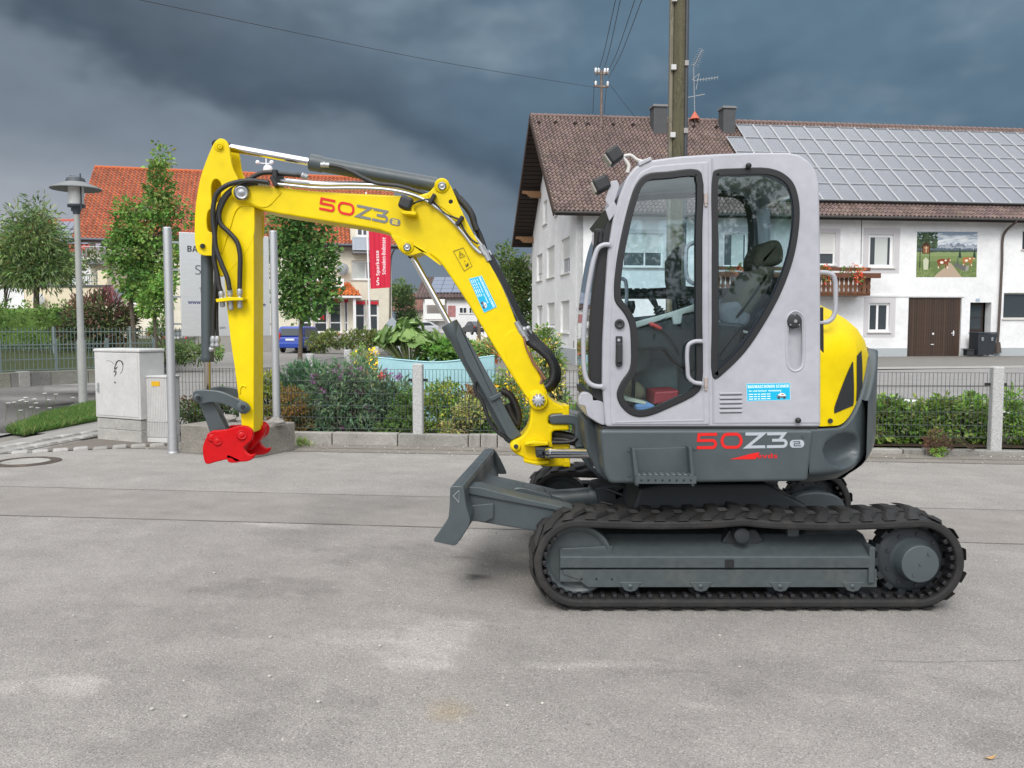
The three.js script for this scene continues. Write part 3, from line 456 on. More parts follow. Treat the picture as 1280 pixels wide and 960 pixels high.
{
  const ho = part('house_base', exc);
  const side = soft(PX([[749.5, 537], [1018, 537], [1010, 602], [762, 605], [755, 592]], ZS), 0.03);
  E('side_skirt', ext(side, ZS, ZS + 1.84, 0.022, [], 4), M.grey, ho);
  E('skirt_slot', ext(PX([[752, 533.5], [1024, 532.5], [1022, 537.5], [752, 538]], 4.77), 4.77, 6.5, 0.002), M.black, ho);
  // step: a recess with a punched tread
  const st = part('step', ho);
  E('step_back', ext(PX([[790, 561], [861, 559], [864, 600], [794, 601]], ZS - 0.002), ZS - 0.004, ZS + 0.01, 0.002), M.grey, st);
  E('step_cheek', ext(PX([[788.5, 559], [792.5, 560], [797, 590], [797, 606], [793, 605]], ZS - 0.04), ZS - 0.085, ZS, 0.003), M.grey, st); E('step_cheek', ext(PX([[859, 558], [862.5, 558], [866, 590], [866, 606], [862.5, 606]], ZS - 0.04), ZS - 0.085, ZS, 0.003), M.grey, st);
  const a = P(792, 591, ZS - 0.01), b = P(866, 590, ZS - 0.01);
  E('step_tread', [box(a.x, b.x, a.y - 0.006, a.y, -ZS, -ZS + 0.1), box(a.x, b.x, a.y - 0.045, a.y, -ZS + 0.096, -ZS + 0.102), ...Array.from({ length: 20 }, (_, i) => { const x = lerp(a.x + 0.02, b.x - 0.02, (i % 10) / 9), z = -ZS + (i < 10 ? 0.035 : 0.072); return cyl(V(x, a.y, z), V(x, a.y + 0.006, z), 0.016, 0.012, 8); })], M.grey, st);
  E('tread_hole', Array.from({ length: 8 }, (_, i) => { const x = lerp(a.x + 0.03, b.x - 0.03, i / 7); return cyl(V(x, a.y - 0.026, -ZS + 0.1), V(x, a.y - 0.026, -ZS + 0.104), 0.006, 0.006, 8); }), M.black, st);
  E('bolt', [[786, 563], [868, 561], [786, 594], [868, 592], [1004, 545]].map(([x, y]) => { const q = P(x, y, ZS); return cyl(q, q.clone().add(V(0, 0, 0.006)), 0.011, 0.009, 8); }), M.grey, ho);
  D('type_number', [[870.5, 539.5], [1020.5, 538], [1020.5, 563.5], [870.5, 566]], ZS, decalMat(canvasTex(1024, 170, (c, w, h) => typeNumber(c, w, 146, '#aeb3ba', '#4e5a61'))), ho);
  D('type_mark', [[910, 563.5], [980, 563], [980, 575.5], [910, 576]], ZS, decalMat(canvasTex(512, 92, (c) => { c.fillStyle = '#d8140f'; c.beginPath(); c.moveTo(8, 78); c.lineTo(250, 78); c.lineTo(290, 16); c.bezierCurveTo(200, 20, 150, 50, 8, 78); c.fill(); c.translate(262, 70); c.scale(1.5, 1); c.font = 'bold 58px sans-serif'; c.fillText('evds', 0, 0); })), ho);
  // counterweight and engine hood: plan curve from the near side round the tail to the far side
  const cx = 1.6, ax = 0.70, az = 0.92, ex = 2.15;
  const plan = (t, inset, o = V(0, 0, 0)) => { const th = lerp(Math.PI * 0.466, -Math.PI * 0.466, t), c = Math.cos(th), s = Math.sin(th); return o.set(cx + (ax - inset) * Math.sign(c) * Math.pow(Math.abs(c), 2 / ex), 0, -ZC + (az - inset) * Math.sign(s) * Math.pow(Math.abs(s), 2 / ex)); };
  const loft = (t0, t1, levels, yAt, nt = 72, extra) => {  // levels: [height fraction, inset]; closed below, above and inside
    const rows = levels.length, pos = [], idx = [], q = V(0, 0, 0);
    for (let j = 0; j <= nt; j++) { const t = lerp(t0, t1, j / nt); for (let i = 0; i < rows; i++) { const [f, ins] = levels[i]; plan(t, ins, q); let y = yAt(t, f); if (extra) extra(q, t, f, y); pos.push(q.x, y, q.z); } }
    for (let j = 0; j < nt; j++) for (let i = 0; i < rows - 1; i++) { const a0 = j * rows + i, b0 = a0 + rows; idx.push(a0, b0, a0 + 1, b0, b0 + 1, a0 + 1); }
    const g = new THREE.BufferGeometry(); g.setAttribute('position', new THREE.Float32BufferAttribute(pos, 3)); g.setIndex(idx); g.computeVertexNormals();
    const n = g.attributes.normal, p = g.attributes.position; let s = 0; for (let i = 0; i < p.count; i++) s += n.getX(i) * (p.getX(i) - cx) + n.getZ(i) * (p.getZ(i) + ZC);
    if (s < 0) { const ix = [...g.index.array]; for (let i = 0; i < ix.length; i += 3) [ix[i + 1], ix[i + 2]] = [ix[i + 2], ix[i + 1]]; g.setIndex(ix); g.computeVertexNormals(); }
    return g;
  };
  const tail = (t) => Math.min(t, 1 - t) * 2;      // 0 at the sides, 1 at the tail
  const top = (t) => lerp(yt, 1.46, sstep(tail(t), 0.18, 0.72));
  const scoop = (q, t, f, y) => { const u = (tail(t) - 0.235) / 0.15, v = (y - 0.895) / 0.1, r = u * u + v * v; if (r < 1) { const k = 0.11 * (1 - r) ** 0.5 * (0.6 - 0.4 * v); q.x -= k * 0.5; q.z += (q.z > -ZC ? -k : k); } };
  const lv = []; for (let i = 0; i <= 22; i++) { const f = i / 22; lv.push([f, 0.018 + 0.13 * (1 - sstep(f, -0.05, 0.30)) ** 1.6]); }
  E('counterweight', [loft(0, 1, [[0, 0.6], ...lv, [1.0, 0.05], [1.0, 0.5]], (t, f) => lerp(yb - 0.015, top(t), f), 160, scoop)], M.grey, ho);
  const lv2 = []; for (let i = 0; i <= 14; i++) { const f = i / 14; lv2.push([f, -0.02 + 0.16 * (1 - sstep(f, -0.05, 0.36)) ** 1.5]); }
  E('tail_weight', [loft(0.2, 0.8, [[0, 0.3], ...lv2, [1, 0.0], [1.012, 0.02], [1.012, 0.12]], (t, f) => lerp(yb - 0.04 + 0.03 * tail(t), top(t) - 0.02 * (1 - tail(t)), f), 100)], M.grey, ho);
  const hoodLv = [[-1, 0.035], [0, 0.032], [0.25, 0.055], [0.45, 0.10], [0.6, 0.16], [0.74, 0.235], [0.86, 0.32], [0.95, 0.42], [1, 0.56], [1.01, 0.8]];
  const hood = E('engine_hood', loft(0.002, 0.998, hoodLv, (t, f) => (f < 0 ? top(t) + 0.012 : lerp(1.42, 1.785, f)), 120), M.yellow, exc);
  // grilles draped on the hood
  hood.updateMatrixWorld(true); exc.updateMatrixWorld(true);
  const rc = new THREE.Raycaster(), hit = (px, py, lift) => { rc.set(camera.position, ray(px, py).normalize()); hood.material.side = THREE.DoubleSide; const h = rc.intersectObject(hood)[0]; hood.material.side = THREE.FrontSide; const nn = h ? h.face.normal.clone() : V(0, 0, 1); if (nn.dot(rc.ray.direction) > 0) nn.negate(); return h ? h.point.add(nn.multiplyScalar(lift)) : P(px, py, 5); };
  const drape = (left, right, lift, n = 14, m = 8) => {
    const cl = new THREE.CatmullRomCurve3(left.map(([x, y]) => V(x, y, 0))), cr = new THREE.CatmullRomCurve3(right.map(([x, y]) => V(x, y, 0))), g = new THREE.PlaneGeometry(1, 1, m, n), p = g.attributes.position, u = g.attributes.uv;
    for (let i = 0; i < p.count; i++) { const s = u.getX(i), t = 1 - u.getY(i), q = cl.getPoint(t).lerp(cr.getPoint(t), s), h = hit(q.x, q.y, lift); p.setXYZ(i, h.x, h.y, h.z); u.setXY(i, h.x * 8 + h.z * 5, h.y * 8); }
    g.computeVertexNormals(); return g;
  };
  const gm = mat([0.03, 0.034, 0.036], 0.6, { bumpMap: dataTex(64, (u, v, x, y, o) => grey(o, ((x >> 3) + (y >> 3)) % 2 ? 1 : 0), false, 0.16), bumpScale: 0.01, side: THREE.DoubleSide });
  const trim = mat([0.86, 0.6, 0.004], 0.5, { side: THREE.DoubleSide });
  for (const [l, r] of [[[[1065, 452], [1059, 465], [1053, 480], [1047, 496], [1042.5, 510], [1042.5, 517]], [[1066, 453], [1066.5, 466], [1067, 480], [1067, 492], [1066.8, 502], [1066, 507]]], [[[1070.5, 445], [1070.5, 459], [1070.5, 473], [1070.5, 485], [1070.2, 494], [1069.5, 502]], [[1076.4, 438], [1077.2, 452], [1077.6, 464], [1077.6, 476], [1077.4, 486], [1077, 493]]]]) {
    E('grille_mesh', drape(l, r, 0.003), gm, hood, true);
  }
  { const q = hit(1037, 526, 0.004); E('hood_latch', cyl(q.clone().add(V(0, 0, -0.01)), q.clone().add(V(0, 0, 0.008)), 0.014), M.plastic, hood); }
  E('hood_gap', ext(PX([[1025, 384], [1029.5, 384], [1031, 534], [1025, 534]], 4.8), 4.8, 6.4, 0.004), M.black, hood);
}
// ---- cab ----
const ZK = 4.76;
{
  const cab = part('cab', exc), K = (l) => PX(l, ZK);
  const outer = soft(K([[757, 533.5], [752.5, 480], [753, 430], [756, 370], [759.5, 315], [766, 275], [774, 245], [783, 222], [794, 208], [814, 200], [850, 195.2], [900, 192], [950, 190.3], [986, 190.6], [1000, 193.5], [1012, 202], [1021, 214], [1024.5, 232], [1026, 340], [1026, 533.5]]), 0.02);
  const door = soft(K([[763.5, 531], [762, 480], [762.3, 430], [764.8, 370], [768.5, 318], [775, 280], [783, 250], [791, 228], [801, 214.5], [815, 207.5], [850, 204.2], [885.5, 201.7], [887, 531]]), 0.015);
  const doorWin = soft(smooth(K([[807, 219.5], [835, 215.8], [869, 213.2], [875.5, 218], [876, 300], [876, 400], [876, 478], [872, 489], [836, 508.5], [806, 519.5], [790, 518], [777, 507], [771.8, 493], [777, 478], [788, 461], [789.5, 430], [787, 404], [780, 390], [770, 377], [768.3, 363], [770.5, 335], [777, 297], [788, 252], [796, 231]]), 4), 0.004, 1);
  const rearWin = smooth(K([[891.5, 217], [894, 213.5], [925, 211.2], [958, 210.8], [976, 216], [990, 228], [997, 248], [998.5, 273], [992, 318], [976, 364], [954, 405], [930, 440], [906, 464], [894, 473], [891, 470], [890.5, 400], [890.5, 300]]), 4);
  const capsule = smooth(K([[983.5, 405], [985, 395], [994, 389], [1003.5, 395], [1005, 405], [1005, 450], [1002, 460], [994, 464], [986.5, 460], [983.5, 450]]), 4);
  const doorGap = offset(door, -0.006);
  const shell = part('cab_shell', cab);
  E('side_panel', ext(outer, ZK, ZK + 0.045, 0.012, [doorGap, rearWin, capsule], 3), M.lilac, shell);
  E('recess_back', ext(offset(capsule, -0.01), ZK + 0.032, ZK + 0.044, 0.0), M.lilac, shell);
  E('recess_rim', tube(capsule.map((p) => V(p.x, p.y, -ZK - 0.002)), 0.007, 8, 120, true), M.lilac, shell);
  // roof, front header and back wall, run across between the two sides
  const cut = (i0, i1, w) => { const inn = offset(outer, w), N = outer.length, a = [], b = []; for (let i = i0; i <= i1; i++) { a.push(outer[i % N]); b.push(inn[i % N]); } return [...a, ...b.reverse()]; };
  const near = (px, py) => { const q = P(px, py, ZK); let k = 0, d = 9; outer.forEach((o, i) => { const e = Math.hypot(o.x - q.x, o.y - q.y); if (e < d) { d = e; k = i; } }); return k; };
  E('roof', ext(cut(near(775, 243), near(1023, 224), 0.05), ZK + 0.04, 5.72, 0.0), M.lilac, shell);
  E('rear_wall', [ext(cut(near(1026, 380), near(1026, 533), 0.04), ZK + 0.04, 5.72, 0.0), ext(K([[1004, 234], [1024, 234], [1026, 382], [1012, 382]]), ZK + 0.04, ZK + 0.09, 0.0), ext(K([[1004, 234], [1024, 234], [1026, 382], [1012, 382]]), 5.66, 5.71, 0.0)], M.lilac, shell);
  E('floor', box(P(757, 530, ZK).x, P(1024, 530, ZK).x, yt + 0.02, yt + 0.05, -5.72, -ZK - 0.045), M.plastic, shell);
  const farWin = smooth(K([[786, 228], [800, 217], [900, 208], [968, 206], [988, 214], [1000, 240], [1001, 300], [996, 354], [900, 355.5], [768, 355.5], [768, 330], [775, 275]]), 3), farLow = K([[768, 364], [884, 364], [884, 402], [790, 404], [771, 392]]);
  E('side_panel', ext(outer, 5.70, 5.745, 0.012, [farWin, farLow], 2), M.lilac, shell);
  E('window_rail', [ext(K([[762, 354], [1000, 354], [1000, 365], [762, 365]]), 5.675, 5.70, 0.004), ...Array.from({ length: 22 }, (_, i) => ext(K([[768 + i * 11, 351], [775 + i * 11, 351], [775 + i * 11, 358], [768 + i * 11, 358]]), 5.66, 5.70, 0.004))], M.black, shell);
  E('pane', [ext(offset(farWin, -0.005), 5.72, 5.725, 0)], M.glass, shell);
  E('pane', [ext(K([[1012, 234], [1014, 234], [1017, 382], [1015, 382]]), ZK + 0.09, 5.66, 0)], M.glass, shell);
  E('gasket', [frameRing(farWin, 0.03, 5.69, 5.71)], M.black, shell);
  // vents, sticker, knobs on the side
  E('vent_slot', Array.from({ length: 5 }, (_, i) => ext(soft(K([[900, 493 + i * 5.6], [927, 492.6 + i * 5.6], [927, 494.2 + i * 5.6], [900, 494.6 + i * 5.6]]), 0.003, 3), ZK - 0.001, ZK + 0.003, 0.0)), mat([0.09, 0.09, 0.1], 0.7), shell);
  E('vent_hood', Array.from({ length: 5 }, (_, i) => ext(soft(K([[899, 490.6 + i * 5.6], [928, 490.2 + i * 5.6], [928, 492.8 + i * 5.6], [899, 493.2 + i * 5.6]]), 0.004, 3), ZK - 0.006, ZK + 0.003, 0.003)), M.lilac, shell);
  D('sticker', [[933, 479.5], [987.5, 478.5], [988, 500], [933.5, 501.5]], ZK, new THREE.MeshStandardMaterial({ map: stickerTex, roughness: 0.35 }), shell, 0.0015);
  E('hold_open_latch', [rodlathe(P(993.5, 401.5, ZK - 0.02), Z(P(993.5, 401.5, ZK), ZK + 0.03), [[0, 0.001], [0, 0.034], [0.15, 0.04], [1, 0.04]], 28)], M.plastic, shell);
  E('screw', [[988, 406], [999, 406], [993.5, 393.5], [994.5, 401.5]].map(([x, y], i) => { const q = P(x, y, ZK - 0.02); return cyl(q, q.clone().add(V(0, 0, 0.004)), i > 2 ? 0.011 : 0.005, i > 2 ? 0.009 : 0.004, 8); }), M.steel, shell);
  E('door_stop', [[936, 207, 0.016], [998, 525.5, 0.016]].map(([x, y, r]) => rodlathe(P(x, y, ZK - 0.035), Z(P(x, y, ZK), ZK + 0.01), [[0, 0.001], [0, r * 0.8], [0.2, r], [0.6, r], [0.65, r * 0.6], [1, r * 0.6]], 16)), M.black, shell);
  E('hinge', [[882.3, 249], [882.3, 479]].map(([x, y]) => [cyl(P(x, y - 7, ZK - 0.008), P(x, y + 5, ZK - 0.008), 0.012), cyl(P(x, y + 5, ZK - 0.008), P(x, y + 9, ZK - 0.008), 0.009)]), mat([0.4, 0.34, 0.32], 0.6), shell);
  E('base_seam', [ext(K([[893, 527.4], [1025, 526.8], [1025, 528.8], [893, 529.4]]), ZK - 0.003, ZK + 0.003, 0.001), ext(K([[889, 198], [891.5, 198], [893, 529], [890.5, 529]]), ZK - 0.003, ZK + 0.003, 0.001)], mat([0.34, 0.335, 0.37], 0.6), shell);
  E('gasket', [ext(offset(rearWin, -0.004), ZK - 0.008, ZK + 0.03, 0.005, [offset(rearWin, 0.026)])], M.black, shell);
  E('tinted_border', [ext(offset(rearWin, 0.02), ZK + 0.0005, ZK + 0.004, 0, [smooth(K([[899, 224], [925, 221], [958, 220.5], [974, 228], [986, 238], [989, 255], [989.5, 275], [983, 318], [966, 364], [944, 402], [922, 432], [904, 452], [899, 448], [898.5, 400], [898.5, 300]]), 4)])], mat([0.016, 0.022, 0.03], 0.12), shell);
  E('pane', ext(offset(rearWin, 0.008), ZK + 0.006, ZK + 0.011, 0), M.glass, shell);
  // door
  const dr = part('door', cab);
  E('door_panel', ext(door, ZK - 0.006, ZK + 0.036, 0.008, [doorWin], 3), M.lilac, dr);
  E('door_fold', [ext(K([[769, 526.5], [878, 524], [880, 526], [769, 528.5]]), ZK - 0.009, ZK - 0.004, 0.002), ext(K([[877, 205], [878.6, 205], [880.2, 526], [878.6, 526]]), ZK - 0.009, ZK - 0.004, 0.002)], M.lilac, dr);
  E('gasket', ext(offset(doorWin, -0.006), ZK - 0.016, ZK + 0.03, 0.008, [offset(doorWin, 0.024)]), M.black, dr);
  E('pane', ext(offset(doorWin, 0.006), ZK + 0.006, ZK + 0.011, 0), M.glass, dr);
  E('door_handle', [ext(soft(K([[769.5, 420], [777.5, 420], [777.5, 456], [775, 458.5], [771, 458.5], [769, 456]]), 0.006), ZK - 0.03, ZK, 0.006), rbox(P(770, 441, ZK).x, P(777, 441, ZK).x, P(770, 453, ZK).y, P(770, 429, ZK).y, -ZK + 0.028, -ZK + 0.045, 0.006)], M.plastic, dr);
  E('lock', [cyl(P(773.5, 425, ZK - 0.03), P(773.5, 425, ZK - 0.036), 0.008)], M.steel, dr);
  E('door_catch', [rodlathe(P(774.5, 405, ZK - 0.025), Z(P(774.5, 405, ZK), ZK), [[0.25, 0.001], [0.25, 0.012], [0, 0.014], [0, 0.024], [0.2, 0.028], [1, 0.028]], 24)], M.plastic, dr);
  E('grab_bar', [tube([[876, 303], [866, 304], [859, 309], [857.5, 320], [857.5, 338], [860, 349], [866, 354], [876, 355]].map(([x, y]) => P(x, y, ZK + 0.08)), 0.0115, 8)], M.lilac, dr);
  E('grab_bar', [tube([[877, 426.5], [868, 427], [861, 431], [859, 440], [859.5, 460], [861, 472], [868, 478], [877, 479.5]].map(([x, y]) => P(x, y, ZK - 0.04)), 0.012, 8), cyl(P(877, 426.5, ZK - 0.04), Z(P(877, 426.5, ZK - 0.04), ZK), 0.012), cyl(P(877, 479.5, ZK - 0.04), Z(P(877, 479.5, ZK - 0.04), ZK), 0.012)], M.lilac, dr);
  // front: bulging windscreen with dark frame
  const ws = part('windscreen', cab);
  const arc = [[772, 252], [760, 275], [751, 300], [744, 335], [738.5, 375], [736, 410], [735, 440], [736, 470], [739, 500]];
  const curve = new THREE.CatmullRomCurve3(arc.map(([x, y]) => P(x, y, ZK + 0.1))).getPoints(30);
  const band_ = (o, w) => [...curve.map((p) => V(p.x - o, p.y, 0)), ...[...curve].reverse().map((p) => V(p.x - o + w, p.y, 0))];
  E('windscreen_frame', [ext(band_(0, 0.085), ZK + 0.03, ZK + 0.10, 0.004), ext(band_(0, 0.085), 5.62, 5.70, 0.004), ext(K([[736, 494], [760, 494], [760, 506], [738, 504]]), ZK + 0.04, 5.7, 0.004), ext(K([[756, 262], [774, 246], [780, 248], [764, 272]]), ZK + 0.04, 5.7, 0.004)], M.black, ws);
  E('pane', ext(band_(0.004, 0.006), ZK + 0.09, 5.63, 0), M.glass, ws);
  E('pane', ext(band_(-0.05, 0.006), ZK + 0.035, ZK + 0.095, 0), M.pane, ws);
  E('wiper', [cyl(P(747, 290, ZK + 0.02), P(741, 330, ZK + 0.03), 0.012), rbox(P(745, 290, 4.8).x - 0.01, P(753, 290, 4.8).x, P(0, 305, 4.8).y, P(0, 286, 4.8).y, -4.86, -4.78, 0.008)], M.black, ws);
  E('front_bracket', ext(K([[757, 262], [768, 251], [773, 262], [762, 276]]), ZK + 0.005, ZK + 0.02, 0.003), M.lilac, ws); E('front_bracket', ext(soft(K([[742, 290], [749, 283], [753, 290], [752, 300], [745, 308], [741, 303]]), 0.01), ZK + 0.06, ZK + 0.08, 0.004), M.lilac, ws);
  E('front_sill', [ext(soft(K([[723, 499], [728, 491], [736, 491], [752, 502], [757, 505], [757, 533], [751, 531], [735, 521], [732, 508], [724, 507]]), 0.012), ZK + 0.03, ZK + 0.10, 0.006), ext(K([[735, 505], [757, 505], [757, 533], [748, 531], [735, 522]]), ZK + 0.10, 5.6, 0.006)], M.lilac, ws);
  E('grab_rail', [tube([[762, 306], [755, 306], [748, 310], [743, 322], [737, 350], [732, 385], [729.5, 420], [729.5, 445], [731, 466], [735, 477], [742, 482], [753, 483.5]].map(([x, y]) => P(x, y, ZK - 0.01)), 0.014, 10), cyl(P(762, 306, ZK - 0.01), Z(P(762, 306, ZK), ZK + 0.01), 0.014), cyl(P(753, 483.5, ZK - 0.01), Z(P(753, 483.5, ZK), ZK + 0.03), 0.016)], M.lilac, cab);
  E('rear_grab_rail', tube([[1020, 340.5], [1034, 341], [1041, 344], [1044, 352], [1044.5, 370], [1044, 388], [1041, 397], [1035, 402], [1022, 403.5]].map(([x, y]) => P(x, y, ZK + 0.05)), 0.0135, 10), M.lilac, cab);
  E('light_bracket', [ext(soft(K([[764, 226], [772, 224], [775, 232], [765, 262], [757, 250]]), 0.01), ZK + 0.02, ZK + 0.035, 0.003), ext(soft(K([[797, 203], [813, 196], [815, 200], [799, 208]]), 0.006), ZK - 0.01, ZK + 0.08, 0.004)], M.lilac, cab);
  const lamp = (px, py, ang, w, h) => {
    const L0 = part('work_light', cab), c = P(px, py, ZK + 0.06), rot = (g) => g.rotateZ(ang).translate(c.x, c.y, c.z);
    E('lamp_housing', rot(new RoundedBoxGeometry(w, h, 0.12, 3, 0.018)), M.plastic, L0);
    E('lamp_lens', rot(new RoundedBoxGeometry(0.012, h * 0.78, 0.1, 2, 0.005).translate(-w / 2 - 0.002, 0, 0)), mat([0.35, 0.33, 0.3], 0.15), L0);
    return c;
  };
  lamp(767, 195, 0.62, 0.085, 0.085); lamp(751, 231, 0.45, 0.09, 0.08);
  E('lamp_arm', [tube([P(777, 196, 4.82), P(788, 194, 4.82), P(797, 200, 4.82), P(806, 202, 4.82)], 0.009), tube([P(778, 197, 4.8), P(783, 202, 4.8), P(786, 208, 4.8), P(784, 216, 4.8)], 0.011), tube([P(760, 232, 4.82), P(765, 235, 4.81)], 0.012)], mat([0.6, 0.58, 0.55], 0.5), cab);
  // inside
  const seat = part('seat', cab), zs0 = 5.02, zs1 = 5.5, SP = (l) => PX(l, 5.05), cloth = mat([0.115, 0.105, 0.072], 0.95, { map: T.grime, bumpMap: scaled(T.stucco, 0.1), bumpScale: 0.003 });
  E('backrest', ext(smooth(SP([[908, 402], [920, 408], [935, 398], [955, 370], [968, 345], [968, 335], [955, 333], [946, 338], [930, 362]]), 4), zs0, zs1, 0.05, [], 5), cloth, seat);
  E('headrest', ext(smooth(SP([[949, 334], [952, 312], [965, 300], [978, 299], [984, 310], [983, 326], [972, 332], [960, 334]]), 4), 5.1, 5.42, 0.04, [], 5), cloth, seat);
  E('seat_cushion', ext(smooth(SP([[898, 386], [912, 378], [930, 379], [938, 395], [934, 408], [915, 412], [902, 404]]), 4), zs0, zs1, 0.04, [], 5), mat([0.22, 0.23, 0.25], 0.95, { map: scaled(T.granite, 0.12) }), seat);
  E('seat_base', [ext(SP([[890, 400], [905, 405], [940, 414], [960, 410], [968, 380], [980, 345], [985, 350], [975, 400], [960, 430], [890, 430]]), 5.06, 5.46, 0.02), ext(smooth(SP([[942, 392], [960, 386], [968, 392], [962, 410], [944, 412]]), 3), 4.95, 5.02, 0.02)], M.plastic, seat);
  const con = part('control_console', cab);
  E('console_body', [ext(soft(K([[790, 410], [840, 398], [880, 386], [886, 440], [875, 470], [850, 455], [838, 438], [795, 440]]), 0.03), 4.92, 5.05, 0.02), ext(soft(K([[890, 400], [940, 405], [935, 440], [905, 462], [890, 468]]), 0.02), 4.9, 5.1, 0.02), ext(K([[762, 400], [884, 388], [884, 402], [800, 408], [766, 418]]), 5.2, 5.6, 0.02)], M.plastic, con);
  E('console_trim', [ext(soft(K([[792, 404], [846, 389], [876, 379], [880, 388], [860, 392], [858, 405], [848, 406], [846, 396], [794, 412]]), 0.01), 4.90, 4.93, 0.008), ext(K([[770, 440], [836, 424], [836, 430], [770, 448]]), 5.0, 5.6, 0.01), ext(SP([[892, 397], [902, 405], [938, 416], [938, 419], [900, 410], [890, 402]]), 5.0, 5.04, 0.006)], mat([0.62, 0.62, 0.58], 0.6, { map: T.grime }), con);
  E('front_cover', [ext(K([[772, 408], [830, 400], [838, 430], [836, 470], [768, 492], [768, 440]]), 5.45, 5.66, 0.02), ext(K([[765, 470], [884, 452], [884, 520], [765, 524]]), 5.60, 5.69, 0.01)], mat([0.44, 0.50, 0.50], 0.7, { map: T.grime }), con);
  const stick = (px, py, qx, qy, d) => { const a = P(px, py, d), b = P(qx, qy, d), j = part('joystick', cab), at2 = (t) => b.clone().lerp(a, t);
    E('bellows', Array.from({ length: 5 }, (_, i) => rodlathe(at2(i * 0.1), at2(i * 0.1 + 0.1), [[0, 0.035 - i * 0.004], [0.5, 0.055 - i * 0.007], [1, 0.032 - i * 0.004]], 16)), M.black, j);
    E('grip', [rodlathe(at2(0.45), at2(1.06), [[0, 0.012], [0.3, 0.017], [0.55, 0.02], [0.85, 0.024], [0.97, 0.02], [1, 0.001]], 14)], M.black, j); };
  stick(812, 367, 829, 400, 4.95); stick(846, 352, 858, 388, 5.35);
  E('travel_lever', [tube([P(790, 378, 5.05), P(788, 400, 5.05), P(793, 440, 5.05), P(792, 480, 5.05), P(791, 505, 5.05)], 0.011), rodlathe(P(789, 376, 5.05), P(789, 392, 5.05), [[0, 0.001], [0, 0.02], [0.5, 0.026], [1, 0.014]], 14)], M.black, cab);
  E('red_lever', [rodlathe(P(811, 404, 4.9), P(827, 411, 4.9), [[0, 0.001], [0.1, 0.012], [0.7, 0.014], [1, 0.008]], 12)], mat([0.55, 0.05, 0.04], 0.5), cab);
  E('lever_cable', tube([P(826, 411, 4.9), P(836, 420, 4.9), P(848, 440, 4.9)], 0.006), M.black, cab);
  E('instrument_monitor', [ext(soft(PX([[834, 325], [848, 307], [852, 312], [851, 372], [838, 374], [834, 350]], 5.3), 0.015), 5.28, 5.4, 0.012), cyl(P(843, 370, 5.34), P(845, 392, 5.34), 0.02)], M.plastic, cab);
  E('inside_grab_bar', tube([P(776, 348, 5.3), P(781, 350, 5.3), P(783, 360, 5.3), P(783, 385, 5.3), P(782, 400, 5.3)], 0.012), M.lilac, cab);
  E('red_tray', ext(K([[823, 492], [854, 490], [854, 506], [822, 508]]), 4.88, 5.2, 0.01), mat([0.4, 0.04, 0.05], 0.5), cab);
  E('folded_blue_cloth', [ext(smooth(K([[797, 508], [812, 505], [825, 512], [820, 519], [800, 518]]), 3), 4.86, 5.0, 0.02)], mat([0.2, 0.33, 0.6], 0.9), cab);
  E('paper_pad', [ext(K([[778, 497], [812, 505], [810, 508], [780, 502]]), 4.86, 5.02, 0.004)], mat([0.7, 0.66, 0.52], 0.8), cab);
  E('tan_bag', [ext(smooth(K([[776, 495], [790, 480], [812, 484], [820, 496], [815, 508], [785, 508]]), 3), 5.1, 5.4, 0.05, [], 4)], mat([0.32, 0.27, 0.17], 0.9), cab);
}
// grey front nose that carries the swing post
{
  const no = part('swing_bracket', exc);
  E('nose_arm', [ext(soft(PX([[686, 519.5], [692, 517.5], [711, 516.5], [722, 518.5], [737, 522.5], [752, 541], [752, 600], [735, 585], [719, 562], [719, 541], [719, 532], [708, 530.5], [688, 530.5]], 5.5), 0.02), 5.5, 5.82, 0.012)], M.grey, no);
  E('nose_web', [ext(PX([[728, 523], [738, 523], [752, 541], [758, 600], [746, 590], [732, 560]], 5.1), 5.05, 5.5, 0.02), ext(PX([[752, 541], [775, 541], [775, 602], [762, 602], [754, 585]], 4.9), 4.88, 5.2, 0.03), ext(PX([[720, 556], [733, 556], [733, 558.5], [720, 558.5]], 5.48), 5.47, 5.5, 0.002)], M.grey, no);
  E('nose_hose', [tube([P(690, 541, 5.6), P(700, 543, 5.6), P(712, 546, 5.6), P(730, 552, 5.6)], 0.028), tube([P(690, 549, 5.6), P(702, 549, 5.6), P(714, 552, 5.58), P(732, 556, 5.6)], 0.024), tube([P(690, 553, 5.5), P(705, 553, 5.5), P(717, 551, 5.5), P(721, 547, 5.5)], 0.014)], M.hose, no);
  const sc = part('swing_cylinder', no), a = P(675, 566.5, 5.42), b = P(752, 567, 5.1);
  E('cylinder_rod', rodlathe(a, b, [[0.1, 0.001], [0.1, 0.034], [0.22, 0.034], [0.22, 0.031], [0.9, 0.031], [0.9, 0.045], [1, 0.048], [1, 0.001]], 24), M.chrome, sc);
  E('rod_eye', [ext(soft(PX([[669, 559.5], [687, 560], [692, 562], [692, 572], [687, 573.5], [670, 571]], 5.4), 0.01), 5.37, 5.5, 0.008), cyl(P(675, 566, 5.36), P(675, 566, 5.38), 0.012)], M.darkGrey, sc);
  E('cylinder_fitting', [cyl(P(742, 565, 5.12), P(753, 559, 5.05), 0.022), cyl(P(753, 559, 5.05), P(752, 544, 5.05), 0.012), cyl(P(748, 572, 5.1), P(744, 585, 5.1), 0.014)], M.steel, sc);
}
